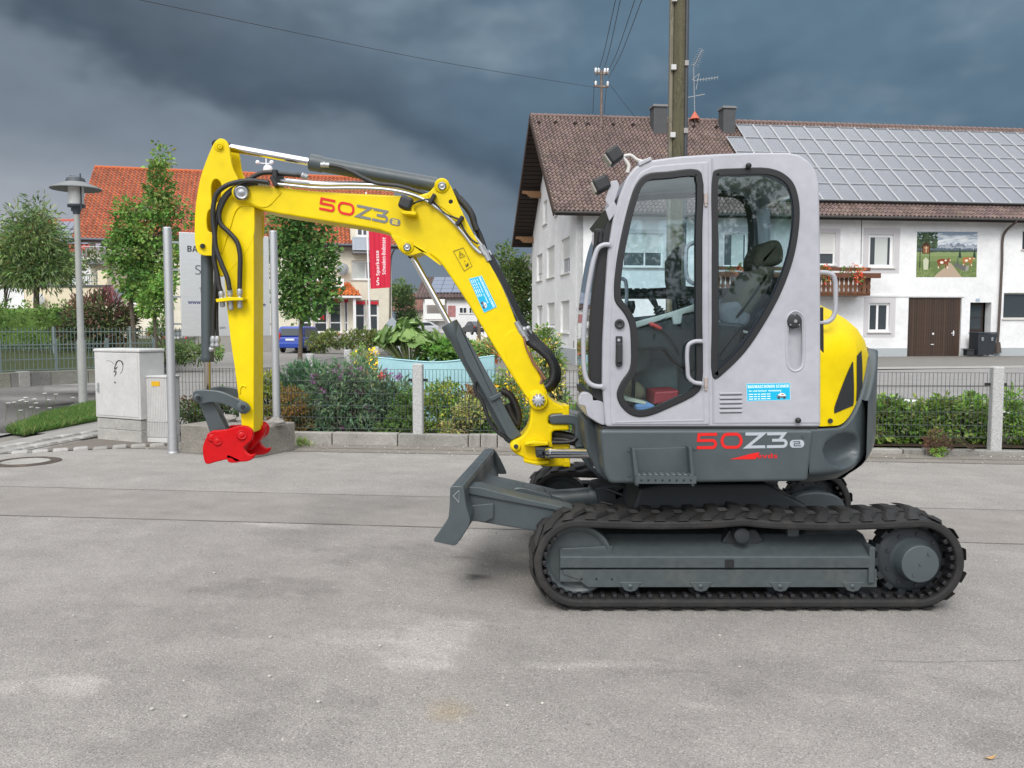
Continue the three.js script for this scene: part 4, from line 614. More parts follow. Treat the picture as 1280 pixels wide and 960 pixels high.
// ---------- excavator: swing post, boom, arm, cylinders, coupler ----------
{
  const ZB = 5.53, BW = 0.26;                     // near face of the boom, its width
  const pin = (px, py, r, z, m, parent, w = 0.02) => E('pivot_pin', [rodlathe(P(px, py, z - w), Z(P(px, py, z), z + 0.01), [[0, 0.001], [0, r * 0.35], [0.1, r * 0.4], [0.1, r * 0.8], [0.02, r * 0.86], [0, r], [0.5, r * 1.03], [0.55, r * 1.25], [1, r * 1.3]], 28)], m, parent);
  // swing post
  const sp = part('swing_post', exc);
  const postOut = [[664, 507], [661, 492], [666, 487], [674, 486], [684, 493.5], [692, 502], [704, 508], [711.5, 508.5], [711.5, 517.5], [690, 518], [685.5, 521], [685.5, 529], [688, 530.5], [711.5, 530], [711.5, 538], [693, 538.5], [690, 541], [690, 553], [693, 556], [712.5, 555], [712.5, 583], [690, 583.5], [675, 582.3], [660, 575], [645, 568], [638, 561.5], [637, 556], [641, 551], [647, 548.5], [653, 545], [658.5, 538], [662, 529], [663, 518]];
  E('post_casting', [ext(soft(PX(postOut, ZB - 0.005), 0.012, 3), ZB - 0.01, ZB + BW + 0.01, 0.014, [], 3)], M.yellow, sp);
  E('post_rib', [ext(soft(PX([[656, 552], [668, 549.5], [685, 551.5], [686, 555.5], [668, 557], [655, 556]], ZB - 0.05), 0.008), ZB - 0.10, ZB, 0.01, [], 3), ext(soft(PX([[654, 573], [668, 575.5], [686, 574], [687, 578], [672, 580.5], [655, 577]], ZB - 0.05), 0.008), ZB - 0.10, ZB, 0.01, [], 3), ext(soft(PX([[703, 506], [711.5, 506], [711.5, 519], [703, 519]], ZB - 0.02), 0.006), ZB - 0.03, ZB, 0.006), ext(soft(PX([[704, 575.5], [712.8, 575.5], [712.8, 583.5], [704, 583.5]], ZB - 0.02), 0.006), ZB - 0.03, ZB, 0.006)], M.yellow, sp);
  E('boss', [rodlathe(P(673, 500.5, ZB - 0.045), Z(P(673, 500.5, ZB), ZB + 0.02), [[0, 0.001], [0, 0.055], [0.15, 0.062], [1, 0.066]], 32), rodlathe(P(645, 558.3, ZB - 0.03), Z(P(645, 558.3, ZB), ZB), [[0, 0.001], [0, 0.026], [0.2, 0.03], [1, 0.03]], 20)], M.yellow, sp);
  E('pivot_pin', [rodlathe(P(673, 500, ZB - 0.065), Z(P(673, 500, ZB), ZB), [[0, 0.001], [0, 0.03], [0.1, 0.036], [1, 0.036]], 24), ...Array.from({ length: 10 }, (_, i) => { const a = i / 10 * 2 * Math.PI, q = P(673, 500, ZB - 0.06); return rbox(-0.008, 0.008, -0.005, 0.005, -0.012, 0.012, 0.002, 1).rotateZ(a).translate(q.x + Math.cos(a) * 0.035, q.y + Math.sin(a) * 0.035, q.z); })], M.steel, sp);
  pin(645, 558.3, 0.012, ZB - 0.028, M.darkGrey, sp);
  // boom
  const bm = part('boom', exc);
  const boomOut = [[293.5, 236], [302.5, 231.5], [325, 231.8], [351, 234], [389, 238.5], [430, 241], [483, 243.5], [515, 244.5], [534, 241], [540, 236], [545, 229.5], [551, 225], [557, 226], [562, 230], [567, 240], [574, 256], [586, 281], [601, 309], [612.5, 330], [627.5, 358], [640, 388], [650, 414], [661, 436], [672, 460], [680, 481], [684.5, 492], [683, 502], [676, 509.5], [668, 508.5], [662.5, 503], [646, 479.4], [627.5, 449.4], [612.5, 425], [597.5, 400.6], [585.3, 380], [571, 358], [559, 340], [549, 327], [539.4, 319.5], [528, 315], [519, 318], [510, 319], [501, 314], [496, 305], [487, 292], [460, 284.8], [426, 279.5], [370, 270.5], [332.5, 264], [314, 257], [303, 253], [294, 250], [291.5, 243]];
  E('boom_box', ext(smooth(PX(boomOut, ZB), 2), ZB, ZB + BW, 0.012, [], 3), M.yellow, bm);
  // cast ends stand a little proud, with soft edges
  E('boom_casting', [
    ext(smooth(PX([[293, 240], [299, 233], [320, 233], [345, 235.5], [352, 240], [346, 248], [336, 258], [326, 259.5], [312, 253.5], [300, 250]], ZB - 0.004), 3), ZB - 0.006, ZB + 0.02, 0.005, [], 3),
    ext(smooth(PX([[534, 243], [543, 235], [548, 227.5], [557, 228.5], [563, 237], [571, 254], [580, 271], [572, 274], [556, 262], [542, 253]], ZB - 0.004), 3), ZB - 0.006, ZB + 0.02, 0.005, [], 3),
    ext(smooth(PX([[489, 294], [508, 300], [530, 312], [546, 326], [552, 332], [540, 321], [528, 316], [518, 318.5], [508, 319], [500, 313], [495, 304]], ZB - 0.004), 3), ZB - 0.006, ZB + 0.02, 0.005, [], 3),
    ext(smooth(PX([[630, 424], [642, 412], [652, 420], [664, 446], [676, 474], [682, 494], [672, 507], [660, 498], [646, 476], [634, 452]], ZB - 0.004), 3), ZB - 0.005, ZB + 0.02, 0.004, [], 3)], M.yellow, bm);
  E('boss', [[301.6, 240.6, 0.058, 0.03], [552.5, 232.3, 0.048, 0.018], [508.8, 308.8, 0.045, 0.018]].map(([x, y, r, w]) => rodlathe(P(x, y, ZB - w), Z(P(x, y, ZB), ZB), [[0, 0.001], [0, r * 0.8], [0.2, r], [1, r * 1.02]], 28)), M.yellow, bm);
  pin(301.6, 240.6, 0.04, ZB - 0.03, M.steel, bm, 0.03); pin(552.5, 232.3, 0.022, ZB - 0.018, M.steel, bm); pin(508.8, 308.8, 0.02, ZB - 0.018, M.steel, bm);
  E('lug_hole', cyl(P(563.5, 252, ZB - 0.008), Z(P(563.5, 252, ZB), ZB), 0.014), M.black, bm);
  D('type_number', [[400, 245], [514, 268], [511, 289], [398.5, 265.5]], ZB, decalMat(canvasTex(1024, 170, (c, w, h) => typeNumber(c, w, 146, '#76787a', '#f0d400')), { roughness: 0.6 }), bm, 0.0045);
  D('sticker', [[586, 348.5], [602, 344.5], [621, 383.5], [605, 391]], ZB, new THREE.MeshStandardMaterial({ map: canvasTex(200, 512, (c, w, h) => { c.translate(w, 0); c.rotate(Math.PI / 2); c.drawImage(stickerTex.image, 0, 0, 512, 200); }), roughness: 0.35 }), bm, 0.0045);
  D('warning_sticker', [[565.5, 313.5], [579.5, 308.8], [591, 333], [580, 340]], ZB, decalMat(canvasTex(160, 256, (c, w, h) => { c.strokeStyle = '#4a4410'; c.lineWidth = 6; c.strokeRect(8, 8, w - 16, h - 16); c.lineWidth = 5; c.beginPath(); c.moveTo(80, 30); c.lineTo(40, 100); c.lineTo(122, 100); c.closePath(); c.stroke(); c.beginPath(); c.moveTo(80, 52); c.lineTo(62, 88); c.moveTo(80, 60); c.lineTo(98, 88); c.stroke(); c.fillStyle = '#4a4410'; c.beginPath(); c.arc(82, 150, 7, 0, 7); c.fill(); c.beginPath(); c.moveTo(60, 206); c.lineTo(120, 186); c.lineTo(112, 216); c.lineTo(70, 222); c.fill(); c.fillRect(66, 176, 6, 34); })), bm, 0.0045);
  // boom lamp
  const bl = part('work_light', bm), lc = P(507.5, 254, ZB - 0.07);
  E('lamp_housing', new RoundedBoxGeometry(0.085, 0.085, 0.075, 3, 0.022).rotateZ(-0.35).translate(lc.x, lc.y, lc.z), M.plastic, bl);
  E('lamp_shelf', [ext(soft(PX([[501, 264.5], [522, 266.5], [521, 270.5], [505, 269]], ZB - 0.05), 0.005), ZB - 0.12, ZB, 0.003), cyl(P(514.5, 258, ZB - 0.06), P(516, 268, ZB - 0.06), 0.014, 0.01)], M.yellow, bl);
  E('lamp_cable', tube([[514, 256], [522, 252], [532, 249.5], [540, 250.5], [547, 258], [556, 267], [568, 272], [574, 275], [580, 287], [590, 300], [598, 305]].map(([x, y]) => P(x, y, ZB - 0.025)), 0.007, 6), M.hose, bl);
  // steel pipes along the back of the boom
  const pl = (list, z) => list.map(([x, y]) => P(x, y, z));
  const run = [[345, 226], [400, 230.5], [440, 230.5], [480, 232], [510, 237], [532, 245], [552, 258], [570, 273], [585, 290], [598, 306], [606, 318]];
  E('steel_pipe', [tube(pl(run, ZB + 0.05), 0.0115, 8, 90)], M.steel, bm);
  E('steel_pipe', [tube(pl([[345, 230], [398, 235], [440, 235], [480, 236.5], [508, 241.5], [530, 249.5], [549, 262], [566, 277], [580, 293], [592, 309], [601, 317]], ZB - 0.02), 0.0105, 8, 90)], M.steel, bm);
  E('steel_pipe', [tube(pl(run.map(([x, y]) => [x + 2, y - 2]), ZB + 0.16), 0.011, 8, 90)], M.steel, bm);
  E('pipe_clamp', [[541, 250, -0.9], [575, 277, -1.0], [345, 228, 0.1]].map(([x, y, a]) => rbox(-0.012, 0.012, -0.035, 0.035, -0.09, 0.11, 0.005).rotateZ(a + Math.PI / 2 - 1.2).translate(P(x, y, ZB).x, P(x, y, ZB).y, -ZB - 0.05)), M.black, bm);
  E('pipe_fitting', [[603, 313], [608, 320], [648, 408], [652, 414], [656, 420]].map(([x, y], i) => [0, 0.07, 0.15].map((dz) => cyl(P(x - 3 + dz * 20, y - 6, ZB + dz), P(x + 3 + dz * 20, y + 6, ZB + dz), 0.017, 0.017, 6))), M.zinc, bm);
  E('hose_guard', [tube(pl([[605, 315], [620, 346], [636, 380], [650, 410]], ZB + 0.03), 0.011), tube(pl([[611, 313], [626, 345], [641, 378], [655, 408]], ZB + 0.16), 0.011)], M.steel, bm);
  E('hose', [[[604, 318], [618, 348], [632, 380], [646, 408], [653, 418], [662, 428], [676, 438], [688, 451], [692, 466], [688, 479], [680, 485], [674, 486]], [[608, 318], [622, 346], [637, 378], [650, 406], [657, 416], [668, 428], [682, 440], [691, 452], [695, 467], [690, 480], [682, 487]], [[612, 320], [627, 348], [641, 378], [653, 404], [660, 414], [672, 428], [686, 442], [694, 455], [697, 468], [693, 480], [684, 488]]].map((l, i) => tube(pl(l, ZB + 0.03 + i * 0.06), 0.026, 10, 90)), M.hose, bm);
  E('hose', [tube(pl([[566, 238], [573, 248], [582, 258], [589, 268], [593, 280], [596, 288]], ZB + 0.13), 0.022, 10), tube(pl([[574, 247], [584, 258], [591, 270], [594, 282], [600, 295], [606, 312]], ZB + 0.18), 0.02, 10)], M.hose, bm);
  E('hose', [tube(pl([[655, 421], [657, 432], [662, 444], [668, 456], [676, 466], [682, 474]], ZB - 0.02), 0.008, 6), tube(pl([[662, 440], [666, 452], [673, 462], [678, 470], [676, 480]], ZB + 0.0), 0.011, 6)], mat([0.25, 0.12, 0.07], 0.5), bm);
  E('pipe_elbow', [[648, 412, 654, 424], [653, 409, 659, 421], [658, 408, 663, 418]].map(([x, y, a, b], i) => rodlathe(P(x, y, ZB + 0.02 + i * 0.06), P(a, b, ZB + 0.02 + i * 0.06), [[0, 0.014], [0.2, 0.024], [0.4, 0.024], [0.5, 0.018], [1, 0.02]], 10)), M.zinc, bm);
  // boom cylinder under the boom
  const cylinder = (name, a, b, t0, rb, rr, parent = exc) => { // a: rod end, b: foot of the barrel, t0: where the barrel begins
    const g = part(name, parent);
    E('barrel', rodlathe(a, b, [[t0, rr], [t0, rb * 1.04], [t0 + 0.004, rb * 1.12], [t0 + 0.055, rb * 1.12], [t0 + 0.06, rb], [0.97, rb], [0.985, rb * 0.8], [1, rb * 0.5], [1, 0.001]], 36), M.grey, g);
    E('rod', rodlathe(a, b, [[0.035, 0.001], [0.035, rr], [t0 + 0.02, rr]], 28), M.chrome, g);
    E('rod_eye', [rodlathe(a.clone().add(V(0, 0, 0.07)), a.clone().add(V(0, 0, -0.07)), [[0, 0.001], [0, rr], [1, rr], [1, 0.001]], 24), rodlathe(a, b, [[0, rr * 0.9], [0.04, rr * 1.3], [0.05, rr * 1.05]], 24)], M.darkGrey, g);
    return g;
  };
  const bc = cylinder('boom_cylinder', P(509.5, 309.5, ZC), P(643, 553, ZC), 0.385, 0.052, 0.021);
  E('cylinder_guard', [ext(soft(PX([[573, 402], [590, 432], [606, 461], [620, 486], [633, 512], [646, 536], [652, 543], [640, 550], [634, 545], [606, 492], [583, 452], [570, 420]], 5.585), 0.01), 5.56, 5.60, 0.006)], M.grey, bc);
  E('guard_clip', [ext(soft(PX([[612, 497], [626, 490], [628, 495], [614, 502]], 5.55), 0.004), 5.54, 5.57, 0.004)], M.grey, bc);
  E('hose', [tube(pl([[594, 478], [594, 488], [602, 500], [608, 516], [614, 530], [622, 540], [632, 547]], 5.6), 0.012), tube(pl([[626, 488], [637, 494], [645, 508], [648, 520], [647, 530], [640, 520], [634, 505]], 5.72), 0.026, 10)], M.hose, bc);
  // arm cylinder on top
  const ac = cylinder('arm_cylinder', P(274.5, 182.5, ZC), P(552.5, 232.3, ZC), 0.405, 0.049, 0.0265);
  E('cylinder_fitting', [cyl(P(401, 206, 5.6), P(412, 206.5, 5.6), 0.016), cyl(P(404, 206, 5.6), P(407, 206, 5.6), 0.02, 0.02, 6)], M.zinc, ac);
  E('hose', tube([[412, 206.5], [425, 209], [440, 215], [455, 223], [470, 229], [500, 233], [530, 242]].map(([x, y]) => P(x, y, 5.58)), 0.016), M.hose, ac);
  // arm
  const ar = part('arm', exc), ZA = 5.55, AW = 0.22;
  const slot1 = smooth(PX([[264, 246], [264, 232], [267, 225], [271.5, 224], [276, 229], [276.5, 238], [274, 250], [269, 254], [265, 252]], ZA), 3);
  const slot2 = smooth(PX([[259, 285], [259, 268], [262, 262], [267, 261.5], [270, 264], [269.5, 280], [267, 289], [262, 290]], ZA), 3);
  const plate = smooth(PX([[274.5, 173], [268.5, 177], [262, 190], [256, 205], [251, 220], [247, 239], [244, 262], [243, 290], [244, 307], [248, 316.5], [256, 319.5], [266, 320.5], [270, 332], [276, 346], [296, 330], [316, 300], [318, 268], [316, 245], [308, 236], [300, 229], [296, 221], [290.5, 209], [287.5, 192], [285, 180], [281, 174.5]], ZA), 3);
  E('arm_cheek', ext(plate, ZA, ZA + 0.022, 0.005, [slot1, slot2], 2), M.yellow, ar);
  E('arm_cheek', ext(plate, ZA + AW - 0.022, ZA + AW, 0.005, [slot1], 2), M.yellow, ar);
  E('arm_box', [ext(soft(PX([[279, 330], [300, 262], [317, 255], [317.3, 340], [317.3, 430], [317, 541], [303.5, 545], [302, 534], [298.5, 503], [293, 459], [288.5, 430], [282, 373]], ZA), 0.012, 3), ZA + 0.002, ZA + AW - 0.002, 0.006, [], 2),
    ext(PX([[246, 240], [251.5, 222], [256, 208], [262, 192], [266, 196], [259, 212], [253, 240], [250, 280], [250, 312], [245, 308], [244.5, 275]], ZA), ZA + 0.015, ZA + AW - 0.015, 0.003), ext(PX([[300, 231], [318, 246], [318, 266], [304, 256], [296, 240]], ZA), ZA + 0.01, ZA + AW - 0.01, 0.004)], M.yellow, ar);
  E('weld_rib', [tube(pl([[277, 316], [282, 300], [288, 282], [293, 266], [298, 259], [304, 256.5], [316, 257]], ZA - 0.002), 0.007, 6), tube(pl([[276, 318], [276.5, 330], [278.5, 339]], ZA - 0.002), 0.006, 6), tube(pl([[307, 484], [304.5, 482], [301, 484], [299.5, 492]], ZA - 0.001), 0.005, 6)], M.yellow, ar);
  E('boss', [[274.5, 182.8, 0.034], [252.8, 307.5, 0.022]].map(([x, y, r]) => rodlathe(P(x, y, ZA - 0.008), Z(P(x, y, ZA), ZA + 0.004), [[0, 0.001], [0, r * 0.9], [0.3, r], [1, r]], 24)), M.yellow, ar);
  pin(274.5, 182.8, 0.016, ZA - 0.006, M.yellow, ar); pin(252.8, 307.5, 0.013, ZA - 0.006, M.darkGrey, ar);
  E('scratch_seam', tube(pl([[321.5, 447], [320, 458], [318.4, 470]], ZA + 0.13).map((p) => V(DX(317.6, ZA) + 0.0, p.y, p.z)), 0.004, 5), M.yellow, ar);
  // hoses down the arm with their couplings
  const hs = [[[346, 216], [338, 215.5], [325, 217], [312, 224], [296, 233], [283, 243], [276, 253], [272, 268], [269, 285], [268, 305], [268, 325], [272, 345], [274, 358], [276.5, 365]], [[336, 228], [318, 226], [300, 227], [283, 232], [271, 242], [267, 256], [266, 275], [268, 292], [270, 310], [277, 330], [284, 347], [287, 362]], [[336, 229], [318, 229], [303, 231], [288, 240], [278, 255], [274, 268], [276, 280], [286, 290], [296, 302], [300, 318], [300, 340], [299.5, 362]]];
  E('hose', hs.map((l, i) => tube(pl(l, ZA - 0.04 - (i === 1 ? 0.03 : 0)), 0.0155, 10, 90)), M.hose, ar);
  E('hose_end', [[[376 - 99.5, 364], [278.5, 384]], [[287, 361], [289, 388]], [[299.5, 361], [300, 386]], [[323, 228.5], [337, 229.5]], [[377, 219], [385, 222]]].map(([a, b], i) => rodlathe(P(...a, ZA - 0.045), P(...b, ZA - 0.045), [[0, 0.013], [0.06, 0.019], [0.3, 0.019], [0.32, 0.013], [0.45, 0.013], [0.47, 0.021], [0.6, 0.021], [0.62, 0.016], [0.92, 0.018], [1, 0.01], [1, 0.001]], 12)), M.zinc, ar);
  E('hose_bracket', [ext(soft(PX([[272, 374], [290, 371.5], [306, 372.5], [306, 375.5], [290, 376], [273, 378]], ZA - 0.05), 0.004), ZA - 0.09, ZA + 0.01, 0.003)], M.yellow, ar);
  E('pipe_block', [rbox(P(339, 0, ZA).x, P(345, 0, ZA).x, P(0, 233, ZA).y, P(0, 213.5, ZA).y, -ZA - 0.12, -ZA + 0.06, 0.006)], M.black, ar);
  E('hose_end', [cyl(P(345, 216.5, ZA - 0.02), P(372, 219, ZA - 0.02), 0.014), cyl(P(372, 218.5, ZA - 0.02), P(382, 220.5, ZA - 0.02), 0.017, 0.012)], M.hose, ar);
  // bucket cylinder
  const kc = part('bucket_cylinder', exc), ka = P(259, 313, ZC), kb = P(259.5, 497, ZC);
  E('barrel', rodlathe(ka, kb, [[0, 0.03], [0.03, 0.038], [0.05, 0.04], [0.71, 0.04], [0.715, 0.043], [0.752, 0.043], [0.755, 0.022]], 28), M.grey, kc);
  E('rod', rodlathe(ka, kb, [[0.75, 0.022], [1, 0.022], [1, 0.001]], 24), mat([0.6, 0.55, 0.48], 0.22, { metalness: 1 }), kc);
  E('hose', [tube(pl([[268, 318], [270, 345], [268, 375], [266.5, 400], [266.5, 425]], 5.58), 0.013), tube(pl([[270, 330], [273, 350], [271, 380], [271, 405], [272, 430]], 5.6), 0.012)], M.hose, kc);
  E('cylinder_fitting', [[266.5, 420, 266, 434], [272, 420, 271.5, 434], [262, 437, 268, 436]].map(([x, y, a, b]) => rodlathe(P(x, y, 5.58), P(a, b, 5.58), [[0, 0.014], [0.2, 0.019], [0.5, 0.019], [0.55, 0.013], [0.8, 0.018], [1, 0.018], [1, 0.001]], 10)), M.zinc, kc);
  // tipping linkage
  const lk = part('linkage', exc);
  const rock = smooth(PX([[240.5, 495], [242, 489.5], [248, 487.5], [262, 487.5], [276, 489.5], [290, 495], [302, 501], [309, 505], [312, 511], [309, 516], [302, 517.5], [296.5, 514], [286, 508], [274, 504], [262, 503], [255, 504.5], [248, 504.5], [242.5, 501]], 5.49), 3);
  for (const z of [5.49, 5.80]) E('rocker', ext(rock, z, z + 0.03, 0.006), M.grey, lk);
  E('boss', [[303, 508.5, 0.036], [247, 497, 0.026]].map(([x, y, r]) => rodlathe(P(x, y, 5.475), P(x, y, 5.84), [[0, 0.001], [0, r * 0.9], [0.02, r], [0.12, r], [0.13, r * 0.6], [0.9, r * 0.6], [1, r * 0.6]], 24)), M.grey, lk);
  pin(303, 508.5, 0.01, 5.473, M.darkGrey, lk); pin(247, 497, 0.01, 5.473, M.darkGrey, lk);
  E('link_bar', [ext(PX([[249, 502], [266, 502], [278, 528], [284, 540], [262, 540], [252, 512]], 5.56), 5.56, 5.60, 0.006), ext(PX([[260, 500], [272, 503], [286, 534], [288, 542], [276, 542], [266, 520]], 5.72), 5.70, 5.74, 0.006), ext(PX([[251, 503], [262, 503], [280, 540], [268, 540]], 5.64), 5.6, 5.7, 0.004)], M.grey, lk);
  // red quick coupler
  const qc = part('quick_coupler', exc);
  const cheek = smooth(PX([[253, 560], [255, 552.5], [260, 543], [265, 538.5], [272, 538], [284, 536.5], [294, 533.5], [303, 532], [311, 534], [315.5, 539], [316, 545], [314, 550.5], [309, 555], [304.5, 560], [308, 565.5], [313, 568.5], [318.5, 567.5], [317, 572.5], [310, 576.5], [301, 577.5], [294, 577.8], [288.5, 574], [283, 574.5], [270, 577.5], [257.5, 580], [254, 572]], 5.5), 3);
  E('coupler_cheek', ext(cheek, 5.5, 5.53, 0.008, [], 3), M.red, qc);
  E('coupler_cheek', ext(cheek, 5.79, 5.82, 0.008, [], 3).translate(0.02, 0, 0), M.red, qc);
  E('coupler_body', [ext(soft(PX([[258, 560], [264, 546], [300, 545], [304, 556], [296, 572], [260, 576]], 5.53), 0.02), 5.52, 5.80, 0.01), ext(smooth(PX([[300, 560], [312, 545], [322, 535], [331, 531], [332, 540], [326, 550], [314, 562], [304, 566]], 5.75), 3), 5.72, 5.80, 0.01), ext(smooth(PX([[286, 566], [298, 570], [305, 574], [298, 577], [288, 576]], 5.55), 3), 5.5, 5.8, 0.008)], M.red, qc);
  E('boss', [[265, 546, 0.03], [302.5, 543.5, 0.034], [272, 551, 0.03]].map(([x, y, r]) => rodlathe(P(x, y, 5.485), P(x, y, 5.51), [[0, 0.001], [0, r * 0.45], [0.2, r * 0.5], [0.2, r * 0.75], [0, r * 0.85], [0.3, r], [1, r * 1.1]], 24)), M.red, qc);
}
// ---------- foliage builders ----------
const leafMat = (o = {}) => phys([1, 1, 1], 0.75, { vertexColors: true, side: THREE.DoubleSide, transmission: 0.28, thickness: 0, specularIntensity: 0.5, ...o });
const LEAF = leafMat(), FRESH = 2.1;
// many small folded leaves in clumps spread through a set of lobes [x, y, z, rx, ry, rz]
function leaves({ lobes, n, size, colors, clump = 0.3, per = 22, shell = 0.55, wide = 0.5, droop = 0.2, flat = 0, up = 0.35 }) {
  const pos = [], col = [], a = V(0, 0, 0), d = V(0, 0, 0), s = V(0, 0, 0), nn = V(0, 0, 0), c = V(0, 0, 0), q = V(0, 0, 0);
  const vol = lobes.map((l) => Math.pow(l[3] * l[4] * l[5], 0.6)), tot = vol.reduce((x, y) => x + y, 0);
  const tri = (A, B, C, k) => { for (const w of [A, B, C]) pos.push(w.x, w.y, w.z); for (let i = 0; i < 3; i++) col.push(k[0], k[1], k[2]); };
  lobes.forEach((l, li) => {
    const clumps = Math.max(1, Math.round(n * vol[li] / tot / per));
    for (let i = 0; i < clumps; i++) {
      do { d.set(R() * 2 - 1, R() * 2 - 1, R() * 2 - 1); } while (d.lengthSq() > 1 || d.lengthSq() < 0.01);
      const rr = Math.pow(d.length(), shell), o = d.clone().normalize(); d.copy(o).multiplyScalar(rr);
      c.set(l[0] + d.x * l[3], l[1] + d.y * l[4], l[2] + d.z * l[5]);
      const base = colors[Math.floor(R() * colors.length)], shade = RR(0.75, 1.25) * FRESH;
      for (let j = 0; j < per; j++) {
        do { q.set(R() * 2 - 1, R() * 2 - 1, R() * 2 - 1); } while (q.lengthSq() > 1);
        a.copy(c).addScaledVector(q, clump);
        s.copy(o).multiplyScalar(0.7).addScaledVector(q, 0.9); s.y += up - droop * R() * 2; s.x += RR(-0.5, 0.5); s.z += RR(-0.5, 0.5); s.normalize();       // the way it points
        nn.set(RR(-1, 1), RR(0.1, 1.6) + flat, RR(-1, 1)).addScaledVector(o, 0.8); nn.addScaledVector(s, -nn.dot(s)).normalize();
        const w = V(0, 0, 0).crossVectors(s, nn), L = size * RR(0.6, 1.35), W = L * wide * RR(0.8, 1.2), k = [base[0] * shade * RR(0.82, 1.2), base[1] * shade * RR(0.85, 1.18), base[2] * shade * RR(0.8, 1.2)];
        const tip = a.clone().addScaledVector(s, L).addScaledVector(nn, -L * 0.18), m = a.clone().addScaledVector(s, L * 0.45), l1 = m.clone().addScaledVector(w, W / 2).addScaledVector(nn, L * 0.1), l2 = m.clone().addScaledVector(w, -W / 2).addScaledVector(nn, L * 0.1);
        tri(a, l1, tip, k); tri(a, tip, l2, k.map((v) => v * 0.97));
      }
    }
  });
  const g = new THREE.BufferGeometry(); g.setAttribute('position', new THREE.Float32BufferAttribute(pos, 3)); g.setAttribute('color', new THREE.Float32BufferAttribute(col, 3)); g.computeVertexNormals();
  g.setAttribute('uv', new THREE.BufferAttribute(new Float32Array(pos.length / 3 * 2), 2)); g.userData.done = true;
  return g;
}
function limb(pts, r0, r1, n = 8) { const out = []; for (let i = 1; i < pts.length; i++) out.push(cyl(pts[i - 1], pts[i], lerp(r0, r1, (i - 1) / (pts.length - 1)), lerp(r0, r1, i / (pts.length - 1)), n)); return out; }
const bark = (rgb) => mat(rgb, 0.95, { map: T.wood, bumpMap: scaled(T.stucco, 0.4), bumpScale: 0.03 });
const BARK = bark([0.22, 0.18, 0.14]), TWIG = bark([0.12, 0.09, 0.06]);
// a tree or shrub: lobes are given round its base
function plant(name, label, category, base, { trunk, r = 0.08, lobes, group, name2 = 'crown', limbs = 9, mat: m = LEAF, wood = BARK, ...o }) {
  const t = thing(name, label, category, [base.x, base.y, base.z], 0, group);
  const parts = [];
  if (trunk) {
    const top = V(RR(-0.05, 0.05) * trunk, trunk, RR(-0.05, 0.05) * trunk), mid = V(RR(-0.03, 0.03) * trunk, trunk * 0.5, 0);
    parts.push(...limb([V(0, -0.05, 0), V(0, 0.08, 0), mid, mid.clone().lerp(top, 0.5), top], r * 1.15, r * 0.18, 10));
    for (let i = 0; i < limbs; i++) { const l = lobes[Math.floor(R() * lobes.length)], a = V(0, 0, 0).lerpVectors(mid, top, R()), e = V(l[0] + RR(-0.6, 0.6) * l[3], l[1] + RR(-0.4, 0.6) * l[4], l[2] + RR(-0.6, 0.6) * l[5]); parts.push(...limb([a, a.clone().lerp(e, 0.5).add(V(0, 0.12 * trunk * R(), 0)), e], r * 0.4, r * 0.08, 6)); }
    mesh('trunk', parts, wood, t);
  } else {
    for (let i = 0; i < limbs; i++) { const l = lobes[Math.floor(R() * lobes.length)], e = V(l[0] + RR(-0.7, 0.7) * l[3], l[1] + RR(-0.2, 0.8) * l[4], l[2] + RR(-0.7, 0.7) * l[5]), a = V(e.x * 0.25, 0, e.z * 0.25); parts.push(...limb([a, a.clone().lerp(e, 0.5).add(V(0, 0.1, 0)), e], r, r * 0.3, 5)); }
    mesh('stem', parts, TWIG, t);
  }
  mesh(name2, leaves({ lobes, ...o }), m, t);
  return t;
}
// ---------- building helpers ----------
function frameAt(name, label, category, pos, turn) {
  const g = thing(name, label, category, pos, turn); g.updateMatrixWorld(true);
  const inv = g.matrixWorld.clone().invert(), o = V(0, EYE, 0).applyMatrix4(inv), rot = new THREE.Matrix4().extractRotation(inv);
  const plane = (px, py, pt, nrm) => { const d = ray(px, py).applyMatrix4(rot); return o.clone().addScaledVector(d, pt.clone().sub(o).dot(nrm) / d.dot(nrm)); };
  return { g, at: (px, py, z = 0) => plane(px, py, V(0, 0, z), V(0, 0, 1)), side: (px, py, x = 0) => plane(px, py, V(x, 0, 0), V(1, 0, 0)), plane };
}
const rect = (x0, y0, x1, y1) => [[x0, y0], [x1, y0], [x1, y1], [x0, y1]];
